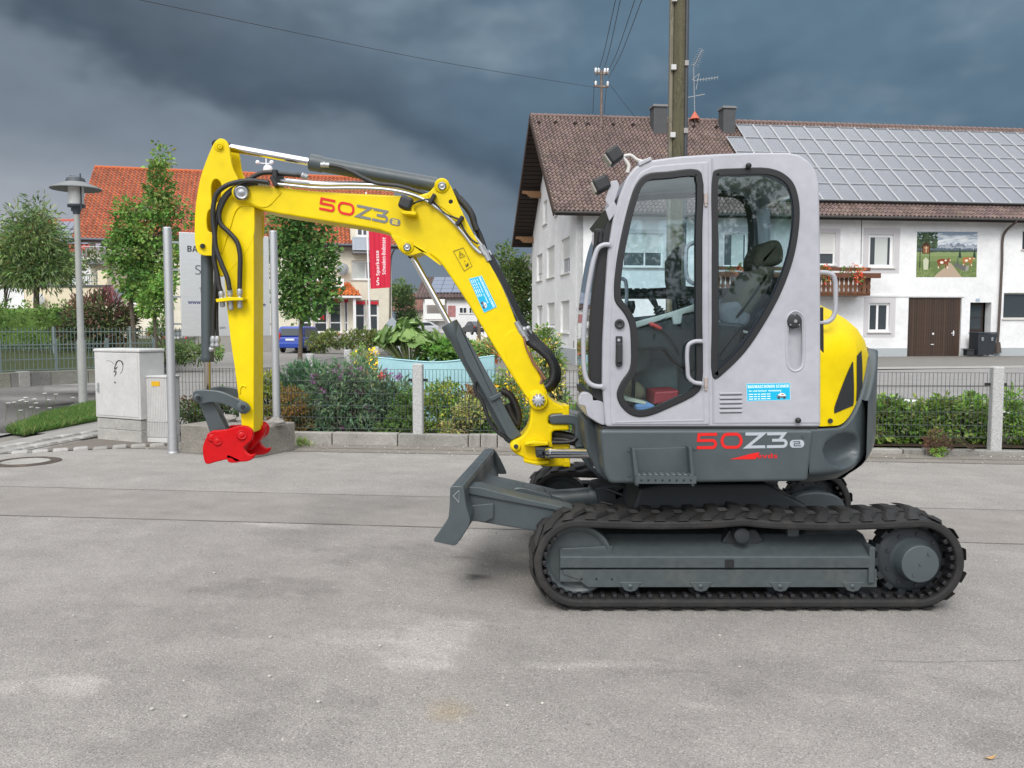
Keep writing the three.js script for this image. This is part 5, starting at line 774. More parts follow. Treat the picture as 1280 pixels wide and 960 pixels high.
// a window set in a wall whose outer face is z = 0; axis 'x' walls use turn() below
function windowIn(parent, x0, y0, x1, y1, { depth = 0.14, frame = 0.09, mull = [], trans = [], sill = true, shutter = 0, border, turn, m = M.white, curtain, recess = M.white } = {}) {
  const w = part('window', parent), T2 = (g) => (turn ? turn(g) : g), z = -depth;
  mesh('frame', [ext(rect(x0, y0, x1, y1), -z, -z + 0.06, 0.008, [rect(x0 + frame, y0 + frame, x1 - frame, y1 - frame)]), ...mull.map((f) => box(lerp(x0, x1, f) - frame * 0.45, lerp(x0, x1, f) + frame * 0.45, y0 + frame * 0.8, y1 - frame * 0.8, z - 0.05, z - 0.004)), ...trans.map((f) => box(x0 + frame * 0.8, x1 - frame * 0.8, lerp(y0, y1, f) - frame * 0.35, lerp(y0, y1, f) + frame * 0.35, z - 0.05, z - 0.006))].map(T2), m, w);
  mesh('pane', [T2(box(x0 + frame * 0.5, x1 - frame * 0.5, y0 + frame * 0.5, y1 - frame * 0.5, z - 0.045, z - 0.035))], M.pane, w);
  if (curtain) mesh('curtain', [T2((() => { const g = new THREE.PlaneGeometry((x1 - x0) * 0.5, (y1 - y0) - frame * 2, 30, 1), p = g.attributes.position; for (let i = 0; i < p.count; i++) p.setZ(i, 0.006 * Math.sin(p.getX(i) * 60)); g.computeVertexNormals(); return g.translate(lerp(x0, x1, curtain), (y0 + y1) / 2, z - 0.026); })())], mat([0.55, 0.58, 0.56], 0.9, { side: THREE.DoubleSide }), w);
  if (sill) mesh('sill', [T2(box(x0 - 0.08, x1 + 0.08, y0 - 0.06, y0 - 0.003, z - 0.02, 0.09))], mat([0.62, 0.60, 0.56], 0.7), w);
  if (shutter) {
    const ys = lerp(y1, y0, shutter), n = Math.max(3, Math.round((y1 - ys) / 0.055));
    mesh('roller_shutter', [...Array.from({ length: n }, (_, i) => T2(rbox(x0 + frame * 0.6, x1 - frame * 0.6, lerp(ys, y1, i / n) + 0.003, lerp(ys, y1, (i + 1) / n) - 0.003, z + 0.004, z + 0.022, 0.006, 1))), T2(box(x0 + frame * 0.6, x1 - frame * 0.6, ys - 0.04, ys, z, z + 0.025))], mat([0.72, 0.72, 0.70], 0.6), w);
  }
  if (border) mesh('painted_border', [T2(ext(rect(x0 - border, y0 - border, x1 + border, y1 + border), -0.003, 0.002, 0, [rect(x0 - 0.01, y0 - 0.01, x1 + 0.01, y1 + 0.01)]))], mat([0.56, 0.54, 0.55], 0.9), w);
  return w;
}
// clay tiles laid on a slope: origin at the eave end, ux along the eave, uy up the slope
function tiles(name, parent, o, ux, uy, nx, ny, w, l, rgb, skip, jitter = 0.28) {
  const nz = V(0, 0, 0).crossVectors(ux, uy), g = new THREE.PlaneGeometry(1, 1, 6, 1), p = g.attributes.position, q = V(0, 0, 0);
  const lipI = [], prof = (s) => 0.21 * w * Math.sin((s * 1.0 + 0.1) * 2 * Math.PI) ;
  const pos = [], idx = [];
  for (let i = 0; i <= 6; i++) { const s = i / 6, h = prof(s) + 0.065; pos.push((s - 0.5) * w * 1.04, 0, h, (s - 0.5) * w * 1.04, l * 1.15, h - 0.06, (s - 0.5) * w * 1.04, 0.0, h - 0.05); }
  for (let i = 0; i < 6; i++) { const a = i * 3, b = a + 3; idx.push(a, b, b + 1, a, b + 1, a + 1, a + 2, b + 2, b, a + 2, b, a); }
  void p; void lipI; void q;
  const tg = new THREE.BufferGeometry(); tg.setAttribute('position', new THREE.Float32BufferAttribute(pos, 3)); tg.setIndex(idx); const tf = fin(tg);
  const spots = []; for (let j = 0; j < ny; j++) for (let i = 0; i < nx; i++) if (!skip || !skip(i * w, j * l)) spots.push([i, j]);
  const m = new THREE.InstancedMesh(tf, mat(rgb, 0.75, { map: T.grime, side: THREE.DoubleSide }), spots.length), M4 = new THREE.Matrix4(), c = new THREE.Color();
  spots.forEach(([i, j], k) => {
    const b = o.clone().addScaledVector(ux, (i + 0.5) * w + RR(-0.004, 0.004)).addScaledVector(uy, j * l + RR(-0.008, 0.008));
    M4.makeBasis(ux, uy, nz).setPosition(b); m.setMatrixAt(k, M4);
    const big = 1 + 0.25 * fbm3(i * w * 0.35, j * l * 0.35, rgb[0] * 9, 4), v = big * RR(1 - jitter, 1 + jitter); m.setColorAt(k, c.setRGB(v, v * RR(0.94, 1.04), v * RR(0.92, 1.05)));
  });
  m.name = name; m.castShadow = m.receiveShadow = true; parent.add(tag(m, null, null, null, 'stuff')); return m;
}
// ---------- the white farmhouse on the right ----------
{
  const TH = 7 * Math.PI / 180, H = frameAt('farmhouse', 'large white farmhouse with brown tiled roof and solar panels, behind the excavator cab', 'house', [3.32, 0, -44], TH), g = H.g;
  const Lz = -15.7, zr = Lz / 2, ye = H.at(1000, 268.5, 0.8).y, yr = (H.at(658, 143, zr).y + H.at(1280, 164, zr).y) / 2, X1 = 36, OV = 1.28;
  const yGround = -0.6, slopeL = Math.hypot(zr - 0.8, yr - ye), uy = V(0, (yr - ye) / slopeL, (zr - 0.8) / slopeL), ux = V(1, 0, 0), nz = V(0, 0, 0).crossVectors(ux, uy);
  const wallTop = ye + 0.8 * (yr - ye) / (0.8 - zr) - 0.3;
  const A = (px, py) => H.at(px, py), S = (px, py) => H.side(px, py);
  const win = (a, b, o = {}) => { const p = A(...a), q = A(...b); return { x0: p.x, y0: q.y, x1: q.x, y1: p.y, ...o }; };
  const wins = [win([779, 291], [829, 334], { shutter: 0.55, mull: [0.55], border: 0.2 }), win([905, 290.5], [934, 333.5], { curtain: 0.62, border: 0.3 }), win([1022, 290.5], [1044.5, 331.5], { shutter: 0.62, border: 0.22 }), win([1086.5, 292.5], [1117, 334.5], { curtain: 0.55, border: 0.32, frame: 0.16 }), win([1086.5, 378.5], [1112, 415], { mull: [0.46], border: 0.3, frame: 0.13 }), win([1255, 366], [1300, 398.5], { frame: 0.07, m: mat([0.5, 0.48, 0.44], 0.6) }), win([1278.5, 289], [1300, 312], { frame: 0.1, m: M.woodDark })];
  const gd = win([1136, 372], [1200, 443.8]), dd = win([1213, 378], [1237, 443]);
  gd.y0 = yGround; dd.y0 = yGround;
  const rc = (w) => rect(w.x0, w.y0, w.x1, w.y1);
  mesh('front_wall', ext(rect(0, yGround, X1, wallTop), 0, 0.35, 0, [...wins, { ...gd, y0: yGround + 0.01 }, { ...dd, y0: yGround + 0.01 }].map(rc)), M.stuccoWhite, g);
  mesh('back_wall', [box(0, X1, yGround, wallTop, Lz, Lz + 0.3), box(X1 - 0.3, X1, yGround, wallTop, Lz + 0.31, -0.36), box(0.36, X1 - 0.31, 3.1, 3.15, Lz + 0.31, -0.36)], M.stuccoWhite, g);
  mesh('interior', [box(0.4, X1 - 0.35, yGround, wallTop - 0.1, -1.75, -1.7)], mat([0.10, 0.095, 0.09], 0.9), g);
  for (const w of wins) windowIn(g, w.x0, w.y0, w.x1, w.y1, w);
  // gable wall towards the left
  const turnL = (q) => q.rotateY(-Math.PI / 2);       // outward +z becomes -x; local x runs to the back
  const gw = [[[671, 318], [678, 351], 0.68], [[683.5, 308.5], [693, 347], 0.95], [[701.5, 297.5], [712, 342], 0.55], [[671, 382], [678, 411], 0.1], [[684, 378.5], [693, 409], 0.85], [[700.8, 376], [711.5, 416], 0.97], [[679, 251], [684, 280.5], 0.97], [[694, 262], [697, 269.5], 0.9]].map(([a, b, sh]) => { const p = S(...a), q = S(...b); return [q.z, (S(b[0], b[1]).y + S(a[0], b[1]).y) / 2, p.z, (p.y + S(b[0], a[1]).y) / 2, sh]; });
  const gz = gw.map(([z1, y0, z0, y1, sh]) => [-Math.max(z1, z0), y0, -Math.min(z1, z0), y1, sh]);
  const gable = ext([[0.0, yGround], [-Lz, yGround], [-Lz, wallTop], [-zr, yr - 0.35], [0.0, wallTop]], 0, 0.35, 0, gz.map(([a, b, c, d]) => rect(a, b, c, d)));
  gable.rotateY(-Math.PI / 2); { const p = gable.attributes.position; let mz = 0; for (let i = 0; i < p.count; i++) mz += p.getZ(i); if (mz > 0) gable.rotateY(Math.PI); }
  { const p = gable.attributes.position; let mx = 9, Mx = -9; for (let i = 0; i < p.count; i++) { mx = Math.min(mx, p.getX(i)); Mx = Math.max(Mx, p.getX(i)); } gable.translate(-0.003 - mx, 0, 0); }
  mesh('gable_wall', gable, M.stuccoWhite, g);
  for (const [a, b, c, d, sh] of gz) windowIn(g, a, b, c, d, { shutter: sh, frame: 0.1, mull: [0.5], turn: (q) => { q.scale(1, 1, 1); const M4 = new THREE.Matrix4().makeBasis(V(0, 0, -1), V(0, 1, 0), V(-1, 0, 0)); q.applyMatrix4(M4); if (q.index) { const ix = q.index.array; for (let i = 0; i < ix.length; i += 3) { const t = ix[i]; ix[i] = ix[i + 1]; ix[i + 1] = t; } } else { for (const at of Object.values(q.attributes)) for (let i = 0; i < at.count; i += 3) for (let k = 0; k < at.itemSize; k++) { const t = at.getComponent(i, k); at.setComponent(i, k, at.getComponent(i + 1, k)); at.setComponent(i + 1, k, t); } } q.computeVertexNormals(); return q; } });
  // plinth, ledge
  mesh('plinth', [box(-0.02, gd.x0 - 0.02, yGround, 0.42, 0.002, 0.03), box(gd.x1 + 0.02, dd.x0 - 0.02, yGround, 0.42, 0.002, 0.03), box(dd.x1 + 0.05, X1, yGround, 0.42, 0.002, 0.03), box(-0.03, -0.004, yGround, 0.42, Lz, 0.03)], mat([0.40, 0.43, 0.44], 0.9, { bumpMap: T.stucco, bumpScale: 0.01 }), g);
  { const p = A(1075, 369.5), q = A(1205, 371.5); mesh('ledge', box(p.x, q.x, p.y - 0.05, p.y + 0.06, 0.002, 0.05), M.stuccoWhite, g); }
  { const p = A(1077, 272), q = A(1076, 330); mesh('wall_cable', cyl(V(p.x, p.y, 0.015), V(q.x, q.y, 0.015), 0.015, 0.015, 5), M.plastic, g); }
  { const p = S(717.5, 426), q = S(718, 435); mesh('wall_slot', box(-0.02, -0.004, q.y, p.y, p.z - 0.06, p.z + 0.06), M.black, g); }
  // garage door of upright boards, each a piece
  const gdo = part('garage_door', g), nb = 22, bg = fin(rbox(-0.5, 0.5, yGround, gd.y1, -0.03, 0.03, 0.008, 1)), bw = (gd.x1 - gd.x0) / nb, bm = [0, 1, 2].map((i) => mat([0.062 + i * 0.012, 0.037 + i * 0.007, 0.027 + i * 0.004], 0.7, { map: T.wood }));
  for (let i = 0; i < nb; i++) { const m = new THREE.Mesh(bg, bm[Math.floor(R() * 3)]); m.name = 'board'; m.scale.x = bw - 0.012; m.position.set(gd.x0 + (i + 0.5) * bw, 0, -0.12 + RR(-0.004, 0.004)); m.castShadow = m.receiveShadow = true; gdo.add(m); }
  mesh('backing', box(gd.x0, gd.x1, yGround, gd.y1, -0.19, -0.155), M.black, gdo);
  { const h = A(1193, 416.5), k = A(1167.5, 416.5), l = A(1166.5, 430.5); mesh('handle', [box(h.x - 0.03, h.x + 0.03, h.y - 0.14, h.y + 0.14, -0.086, -0.07), box(h.x - 0.14, h.x + 0.02, h.y - 0.02, h.y + 0.02, -0.07, -0.04), box(k.x - 0.05, k.x + 0.05, k.y - 0.08, k.y + 0.02, -0.086, -0.07), box(l.x - 0.09, l.x + 0.09, l.y - 0.02, l.y + 0.02, -0.086, -0.07)], M.white, gdo); }
  // side door in a deep reveal
  const sd = part('side_door', g);
  mesh('door_leaf', [box(dd.x0, dd.x1 - 0.15, yGround, dd.y1, -0.5, -0.45), ...[0.2, 0.42, 0.72].map((f) => box(dd.x0 + 0.06, dd.x1 - 0.2, lerp(0, dd.y1, f) - 0.03, lerp(0, dd.y1, f) + 0.03, -0.45, -0.43))], mat([0.035, 0.025, 0.02], 0.5, { map: T.wood }), sd);
  mesh('door_pane', box(dd.x0 + 0.12, dd.x1 - 0.3, dd.y1 * 0.5, dd.y1 - 0.15, -0.449, -0.44), M.pane, sd);
  mesh('reveal', [box(dd.x1, dd.x1 + 0.01, yGround, dd.y1, -0.5, -0.352), box(dd.x0 - 0.01, dd.x0, yGround, dd.y1, -0.5, -0.352)], M.stuccoWhite, sd);
  mesh('house_plate', (() => { const q = A(1222, 375); return box(q.x - 0.12, q.x + 0.12, q.y - 0.08, q.y + 0.08, 0.002, 0.02); })(), mat([0.35, 0.42, 0.5], 0.5), g);
  // painted mural: print on the wall
  {
    const c = [[1146.5, 289.5], [1222, 289.8], [1220.5, 346.5], [1145, 346.5]].map(([x, y]) => H.at(x, y, 0.004));
    const tx = canvasTex(512, 384, (k, w, h) => {
      let gr = k.createLinearGradient(0, 0, 0, 150); gr.addColorStop(0, '#8d9fb3'); gr.addColorStop(1, '#c7cdd3'); k.fillStyle = gr; k.fillRect(0, 0, w, h);
      k.fillStyle = 'rgba(235,238,240,.6)'; for (let i = 0; i < 40; i++) { k.beginPath(); k.ellipse(R() * w, 20 + R() * 90, 30 + R() * 40, 5 + R() * 7, -0.15, 0, 7); k.fill(); }
      const hill = (col, y, amp, f, ph) => { k.fillStyle = col; k.beginPath(); k.moveTo(0, h); for (let x = 0; x <= w; x += 4) k.lineTo(x, y + amp * fbm3(x * f, ph, 1, 5)); k.lineTo(w, h); k.fill(); };
      hill('#7e8796', 112, 70, 0.018, 3); hill('#a9afb8', 118, 60, 0.025, 3.2); hill('#5f6b78', 140, 34, 0.03, 9); hill('#3f5345', 158, 14, 0.06, 5); hill('#8a9a68', 172, 14, 0.012, 7); hill('#7c8f5a', 205, 20, 0.01, 8); hill('#6a7d4a', 250, 16, 0.02, 2);
      k.fillStyle = '#b9a58f'; k.beginPath(); k.moveTo(150, h); k.bezierCurveTo(200, 320, 270, 300, 262, 262); k.lineTo(290, 262); k.bezierCurveTo(330, 310, 350, 340, 390, h); k.fill();
      for (let i = 0; i < 900; i++) { k.fillStyle = ['#3c5a2a', '#6d8a45', '#8aa05a', '#d8d4a0'][Math.floor(R() * 4)]; const left = R() < 0.6; k.fillRect(left ? R() * 150 : 370 + R() * 140, 300 + R() * 84, 3, 3); }
      for (const [x, s] of [[30, 1], [110, 0.9]]) { k.fillStyle = '#3f3a30'; k.fillRect(x - 4, 60, 7 * s, 250); for (let i = 0; i < 240; i++) { k.fillStyle = ['#3d5238', '#56694b', '#2f4230'][Math.floor(R() * 3)]; k.beginPath(); k.arc(x + (R() - 0.5) * 130 * s, 10 + R() * 130, 4 + R() * 6, 0, 7); k.fill(); } }
      k.fillStyle = '#4a3021'; k.beginPath(); k.moveTo(78, 78); k.lineTo(34, 132); k.lineTo(46, 132); k.lineTo(46, 185); k.lineTo(112, 185); k.lineTo(112, 132); k.lineTo(124, 132); k.fill(); k.fillStyle = '#8a5a3a'; k.fillRect(54, 120, 50, 60); k.fillStyle = '#d9c3a0'; k.fillRect(76, 122, 7, 55); k.fillRect(64, 134, 31, 6);
      k.fillStyle = '#c9cbb0'; k.beginPath(); k.moveTo(62, 320); k.lineTo(56, 240); k.lineTo(78, 216); k.lineTo(104, 240); k.lineTo(98, 320); k.fill();
      const cow = (x, y, s, c1) => { k.save(); k.translate(x, y); k.scale(s, s); k.fillStyle = c1; k.beginPath(); k.ellipse(0, 0, 52, 26, 0, 0, 7); k.fill(); k.beginPath(); k.ellipse(58, -16, 18, 13, 0.4, 0, 7); k.fill(); for (const lx of [-42, -28, 24, 40]) k.fillRect(lx, 8, 9, 54); k.fillStyle = '#efe6d8'; k.beginPath(); k.ellipse(-8, 8, 16, 12, 0, 0, 7); k.fill(); k.beginPath(); k.ellipse(26, -10, 10, 8, 0, 0, 7); k.fill(); k.fillRect(62, -20, 8, 14); for (const lx of [-42, 40]) k.fillRect(lx, 42, 9, 20); k.restore(); };
      cow(222, 252, 0.95, '#8a4526'); cow(430, 236, 0.85, '#b0713a');
      for (const [x, y] of [[366, 130], [490, 128]]) { k.fillStyle = '#2c4436'; k.beginPath(); k.moveTo(x, y); k.lineTo(x + 14, y + 90); k.lineTo(x - 14, y + 90); k.fill(); }
      k.fillStyle = '#6a6a66'; k.beginPath(); k.moveTo(318, 260); k.lineTo(420, 290); k.lineTo(415, 335); k.lineTo(322, 292); k.fill(); k.fillStyle = '#9a988f'; k.beginPath(); k.moveTo(420, 290); k.lineTo(448, 282); k.lineTo(440, 326); k.lineTo(415, 335); k.fill(); k.fillStyle = '#4f5a5c'; k.fillRect(345, 222, 9, 60);
    });
    mesh('mural', quadMesh(...c), mat([0.9, 0.9, 0.9], 0.9, { map: tx }), g, true);
  }
  // roof slab with dark boarded soffit, purlin ends, gutter
  const rf = part('roof', g);
  const eave = V(-OV, ye, 0.8), back = V(-OV, ye, Lz - 0.8);
  const slab = (za, ya, zb, yb) => { const dz = zb - za, dy = yb - ya, l = Math.hypot(dz, dy), n = V(0, -Math.abs(dz) / l, dy / l * Math.sign(dz) * -1 * -1); const sh = new THREE.Shape([[za, ya], [zb, yb], [zb, yb - 0.26], [za, ya - 0.22]].map((p) => new THREE.Vector2(-p[0], p[1]))); void n; return new THREE.ExtrudeGeometry(sh, { depth: X1 + OV + 0.6, bevelEnabled: false }).rotateY(Math.PI / 2).translate(-OV, 0, 0); };
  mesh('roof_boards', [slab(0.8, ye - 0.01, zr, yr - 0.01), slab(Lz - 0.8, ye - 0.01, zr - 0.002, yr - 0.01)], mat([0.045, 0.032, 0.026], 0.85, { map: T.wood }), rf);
  // battens seen on the underside of the overhang
  const dn = nz.clone().multiplyScalar(-0.30), uyb = V(0, uy.y, -uy.z), bn = V(0, nz.y, -nz.z).multiplyScalar(-0.30);
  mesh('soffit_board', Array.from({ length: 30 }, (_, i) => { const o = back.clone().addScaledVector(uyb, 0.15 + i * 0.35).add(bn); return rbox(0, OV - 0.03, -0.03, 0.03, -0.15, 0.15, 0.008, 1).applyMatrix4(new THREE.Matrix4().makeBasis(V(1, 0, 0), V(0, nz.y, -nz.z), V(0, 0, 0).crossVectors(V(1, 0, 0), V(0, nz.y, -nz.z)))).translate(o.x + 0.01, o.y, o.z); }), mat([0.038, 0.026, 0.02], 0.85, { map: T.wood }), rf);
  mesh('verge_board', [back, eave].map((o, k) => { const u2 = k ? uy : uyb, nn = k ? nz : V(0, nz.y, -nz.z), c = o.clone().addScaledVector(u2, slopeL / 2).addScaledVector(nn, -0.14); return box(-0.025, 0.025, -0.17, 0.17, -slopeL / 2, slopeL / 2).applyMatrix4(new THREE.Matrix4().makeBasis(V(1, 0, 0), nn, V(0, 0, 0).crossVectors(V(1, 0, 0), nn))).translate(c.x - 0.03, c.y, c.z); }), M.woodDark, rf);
  for (const [px, py] of [[650, 231], [645, 297]]) { const f = (ye + (yr - ye) * 0.5); void f; const t = py < 260 ? 0.5 : 0.12, o = back.clone().addScaledVector(uyb, slopeL * t).addScaledVector(bn, 1.9); mesh('purlin_end', ext(soft([[-OV + 0.05, o.y], [0, o.y], [0, o.y - 0.42], [-OV * 0.55, o.y - 0.42], [-OV * 0.75, o.y - 0.2], [-OV + 0.05, o.y - 0.16]], 0.04), -o.z - 0.12, -o.z + 0.12, 0.01), mat([0.24, 0.125, 0.055], 0.7, { map: T.wood }), rf); }
  const RP = V(0, ye, 0.8), rp = (px, py) => H.plane(px, py, RP, nz), sc = (px, py) => { const q = rp(px, py); return [q.x + OV, q.clone().sub(eave).dot(uy)]; };
  // solar panels: rows along the eave
  const rows = [[1140, 256.3], [1140, 235.8], [1140, 216.6], [1140, 198.9], [1140, 181.6], [1140, 166]].map(([x, y]) => sc(x, y)[1]);
  const pw = sc(1163, 255)[0] - sc(1140, 255)[0], xs = sc(904, 171)[0];
  const pn0 = Math.round((X1 + OV - xs) / pw) - 1, cellTex = canvasTex(256, 416, (k, w, h) => { k.fillStyle = '#7d828a'; k.fillRect(0, 0, w, h); for (let j = 0; j < 10; j++) for (let i = 0; i < 6; i++) { const v = 78 + R() * 22; k.fillStyle = `rgb(${v - 4},${v + 2},${v + 13})`; k.fillRect(i * w / 6 + 3, j * h / 10 + 3, w / 6 - 6, h / 10 - 6); } k.strokeStyle = '#b9bdc2'; k.lineWidth = 1.5; for (let i = 0; i < 12; i++) { const x = (i + 0.5) * w / 12; k.beginPath(); k.moveTo(x, 0); k.lineTo(x, h); k.stroke(); } });
  const cellM = phys([0.62, 0.62, 0.64], 0.3, { map: cellTex, clearcoat: 0.7, clearcoatRoughness: 0.16 }), frM = mat([0.48, 0.49, 0.50], 0.5);
  const basis = new THREE.Matrix4().makeBasis(ux, uy, nz);
  for (let j = 0; j < 5; j++) {
    const l = rows[j + 1] - rows[j], fg = fin(ext(rect(0.012, 0.012, pw - 0.012, l - 0.012), -0.045, 0.005, 0.004, [rect(0.045, 0.03, pw - 0.045, l - 0.03)])), cg = fin(quadMesh(V(0.03, l - 0.02, 0.0), V(pw - 0.03, l - 0.02, 0.0), V(pw - 0.03, 0.02, 0.0), V(0.03, 0.02, 0.0)), 1, true); fg.userData.done = cg.userData.done = true;
    for (let i = 0; i < pn0; i++) {
      if (j === 4 && i < 1) continue;
      const s = part('solar_panel', rf); s.applyMatrix4(basis); const o = eave.clone().addScaledVector(ux, xs + i * pw).addScaledVector(uy, rows[j]).addScaledVector(nz, 0.2); s.position.copy(o);
      mesh('panel_frame', fg, frM, s); mesh('panel_cells', cg, cellM, s);
    }
  }
  mesh('panel_rail', [box(xs, X1 + OV, rows[0] - 0.07, rows[0] - 0.01, 0.08, 0.2)].map((q) => q.applyMatrix4(basis).translate(eave.x, eave.y, eave.z)), M.black, rf);
  const tw = 0.235, tl = 0.33;
  tiles('clay_tiles', rf, eave.clone().add(V(0, 0, 0)), ux, uy, Math.round((X1 + OV) / tw), Math.floor(slopeL / tl), tw, tl, [0.215, 0.152, 0.135], (x, y) => y > rows[0] + 0.2 && y < rows[5] - 0.4 && x > xs + (y > rows[4] ? pw * 1.2 : 0.3));
  mesh('ridge_tile', Array.from({ length: Math.round((X1 + OV) / 0.4) }, (_, i) => rodlathe(V(-OV + i * 0.4, yr + 0.02, zr), V(-OV + i * 0.4 + 0.42, yr + 0.0, zr), [[0, 0.13], [1, 0.115]], 10)), mat([0.24, 0.165, 0.145], 0.8, { map: T.grime }), rf);
  mesh('vent_tile', [[673, 154], [694, 154], [718.5, 155.5], [734.5, 156], [765.5, 156.5], [790, 157], [866, 159], [894, 160]].map(([x, y]) => { const q = rp(x, y); return cyl(q.clone().addScaledVector(nz, 0.08).addScaledVector(uy, -0.12), q.clone().addScaledVector(nz, 0.02).addScaledVector(uy, 0.2), 0.13, 0.02, 8); }), mat([0.05, 0.035, 0.03], 0.8), rf);
  const gut = new THREE.Shape(); gut.absarc(0, 0, 0.1, 0, Math.PI, true); gut.absarc(0, 0, 0.085, Math.PI, 0, false);
  mesh('gutter', [new THREE.ExtrudeGeometry(gut, { depth: X1 + OV, bevelEnabled: false }).rotateY(Math.PI / 2).translate(-OV, ye - 0.02, 0.9), box(-OV, X1, ye - 0.2, ye - 0.02, 0.77, 0.8)], mat([0.13, 0.12, 0.115], 0.6), rf);
  const dpx = [[1271, 273, 0.9], [1270, 277, 0.85], [1258, 288, 0.2], [1254, 296, 0.12]].map(([x, y, z]) => H.at(x, y, z)); dpx.push(H.at(1252.5, 330, 0.12), H.at(1249, 400, 0.12), H.at(1246.5, 438, 0.14));
  mesh('downpipe', [tube(dpx, 0.065, 8), cyl(H.at(1246.5, 428, 0.15), H.at(1247, 441, 0.15), 0.16, 0.2, 10)], mat([0.085, 0.065, 0.055], 0.6), g);
  // chimneys, mast, antenna
  const chim = (xa, xb, ytop, ybot) => { const p = rp((xa + xb) / 2, ybot), a = rp(xa, ybot).x, b = rp(xb, ybot).x, h = H.at((xa + xb) / 2, ytop, p.z).y, t = part('chimney', rf); mesh('chimney_stack', box(a, b, p.y - 0.4, h - 0.1, p.z - 0.45, p.z + 0.35), mat([0.085, 0.09, 0.095], 0.7, { map: T.grime }), t); mesh('chimney_cap', [box(a - 0.08, b + 0.08, h - 0.1, h - 0.03, p.z - 0.53, p.z + 0.43), box(a - 0.03, b + 0.03, h - 0.02, h + 0.04, p.z - 0.48, p.z + 0.38)], mat([0.2, 0.2, 0.2], 0.6), t); };
  chim(815, 831.5, 133, 164); chim(901.5, 916, 135, 163);
  {
    const t = part('power_mast', rf), b = rp(751.5, 159), top = H.at(751.5, 88, b.z), up = (f) => V(b.x, lerp(b.y, top.y, f), b.z);
    mesh('mast_pole', [cyl(up(-0.02), up(1), 0.085, 0.07, 10), ...[0.72, 0.95].map((f) => box(-0.42, 0.42, -0.06, 0.06, -0.06, 0.06).translate(up(f).x, up(f).y, up(f).z)), cyl(up(0.0), up(0.12), 0.12, 0.1)], mat([0.36, 0.29, 0.26], 0.8, { map: T.rubber }), t);
    mesh('insulator', [0.72, 0.95].flatMap((f) => [-0.36, 0.36, -0.18, 0.18].slice(0, f > 0.9 ? 4 : 2).map((x) => rodlathe(up(f).add(V(x, 0.02, 0.05)), up(f).add(V(x, 0.30, 0.05)), [[0, 0.03], [0.3, 0.09], [0.45, 0.05], [0.6, 0.085], [0.9, 0.05], [1, 0.001]], 10))), M.white, t);
    const s = H.g, W = (v) => v.clone().applyMatrix4(s.matrixWorld);
    const wire = (a, b2, sag, label, gname) => { const m = a.clone().lerp(b2, 0.5); m.y -= sag; return tag(mesh('power_line', tube([a, a.clone().lerp(m, 0.55).add(V(0, -sag * 0.12, 0)), m, b2.clone().lerp(m, 0.55).add(V(0, -sag * 0.12, 0)), b2], sag < 0.25 ? 0.011 : 0.014, 5, 40), M.black), label, 'cable', gname); };
    [[745.5, 96, 771, -8], [752.5, 93, 777, -8], [757, 95, 796, -8], [760, 98, 805, -8]].forEach(([x, y, u, v], i) => wire(W(H.at(x, y, b.z + 0.05)), P(u, v, 30), 0.3, ['leftmost of the thin black cables rising from the roof mast', 'second thin black cable from the left, rising from the roof mast', 'third thin black cable from the left, rising from the roof mast', 'rightmost of the thin black cables rising from the roof mast'][i], 'cables above the roof mast'));
    wire(W(H.at(742, 109, b.z)), P(110, -14, 26), 0.2, 'long thin black cable crossing the dark sky from the upper left to the roof mast');
    wire(W(H.at(762, 105, b.z)), W(H.at(795, 147, b.z - 0.6)), 0.05, 'short thin stay cable sloping from the roof mast down to the ridge');
    mesh('stay_cable', [[743, 100, 741, 142], [758, 108, 755, 142]].map(([x, y, u, v]) => cyl(H.at(x, y, b.z), H.at(u, v, b.z - 0.3), 0.015, 0.015, 4)), M.black, t);
  }
  {
    const t = part('roof_antenna', rf), zz = zr + 0.3, q = (x, y, dz = 0) => H.at(x, y, zz + dz), bar = (a, b, r = 0.02) => cyl(a, b, r, r, 5);
    mesh('antenna_pole', [bar(q(868.5, 152), q(867, 80), 0.03), bar(q(867.5, 82), q(878, 62), 0.03), bar(q(866.5, 101), q(897, 97), 0.022), bar(q(854, 123), q(881, 118), 0.03), bar(q(865, 100), q(874, 92), 0.02), bar(q(870, 112), q(874, 92, -0.3), 0.02)], mat([0.3, 0.31, 0.32], 0.5), t);
    mesh('antenna_rod', [...Array.from({ length: 9 }, (_, i) => { const f = i / 8, c = q(868.5 + 9 * f, 82 - 20 * f), w = 0.5 - f * 0.1; return bar(c.clone().add(V(-w * 0.7, -0.02, 0.3)), c.clone().add(V(w * 0.7, 0.02, -0.3)), 0.011); }), ...Array.from({ length: 8 }, (_, i) => { const c = q(872 + 25 * i / 7, 100.3 - 3.2 * i / 7); return bar(c.clone().add(V(0, -0.1, 0)), c.clone().add(V(0, 0.1, 0)), 0.012); })], mat([0.5, 0.51, 0.52], 0.5), t);
    mesh('antenna_foot', cyl(q(868.5, 149), q(868.5, 139), 0.32, 0.02, 10), mat([0.5, 0.12, 0.07], 0.7), t);
  }
  // balcony
  {
    const b = part('balcony', g), D2 = 1.3, A2 = (x, y, z = D2) => H.at(x, y, z), x0 = A2(872, 350).x, x1 = A2(1089, 350).x, yt2 = A2(1060, 341.5).y, y2 = A2(1060, 347.5).y, y3 = A2(1060, 367).y, yu = A2(1060, 334).y, yu2 = A2(1060, 338.5).y;
    mesh('balcony_slab', box(x0, x1, y3 - 0.1, y3 + 0.08, 0.02, D2 - 0.05), M.woodBrown, b);
    mesh('flower_shelf', [box(x0, A2(1098, 344).x, y2, yt2, D2 - 0.05, D2 + 0.25), box(x0, x1, yu2, yu, D2 - 0.16, D2 - 0.09)], mat([0.17, 0.065, 0.035], 0.7, { map: T.wood }), b);
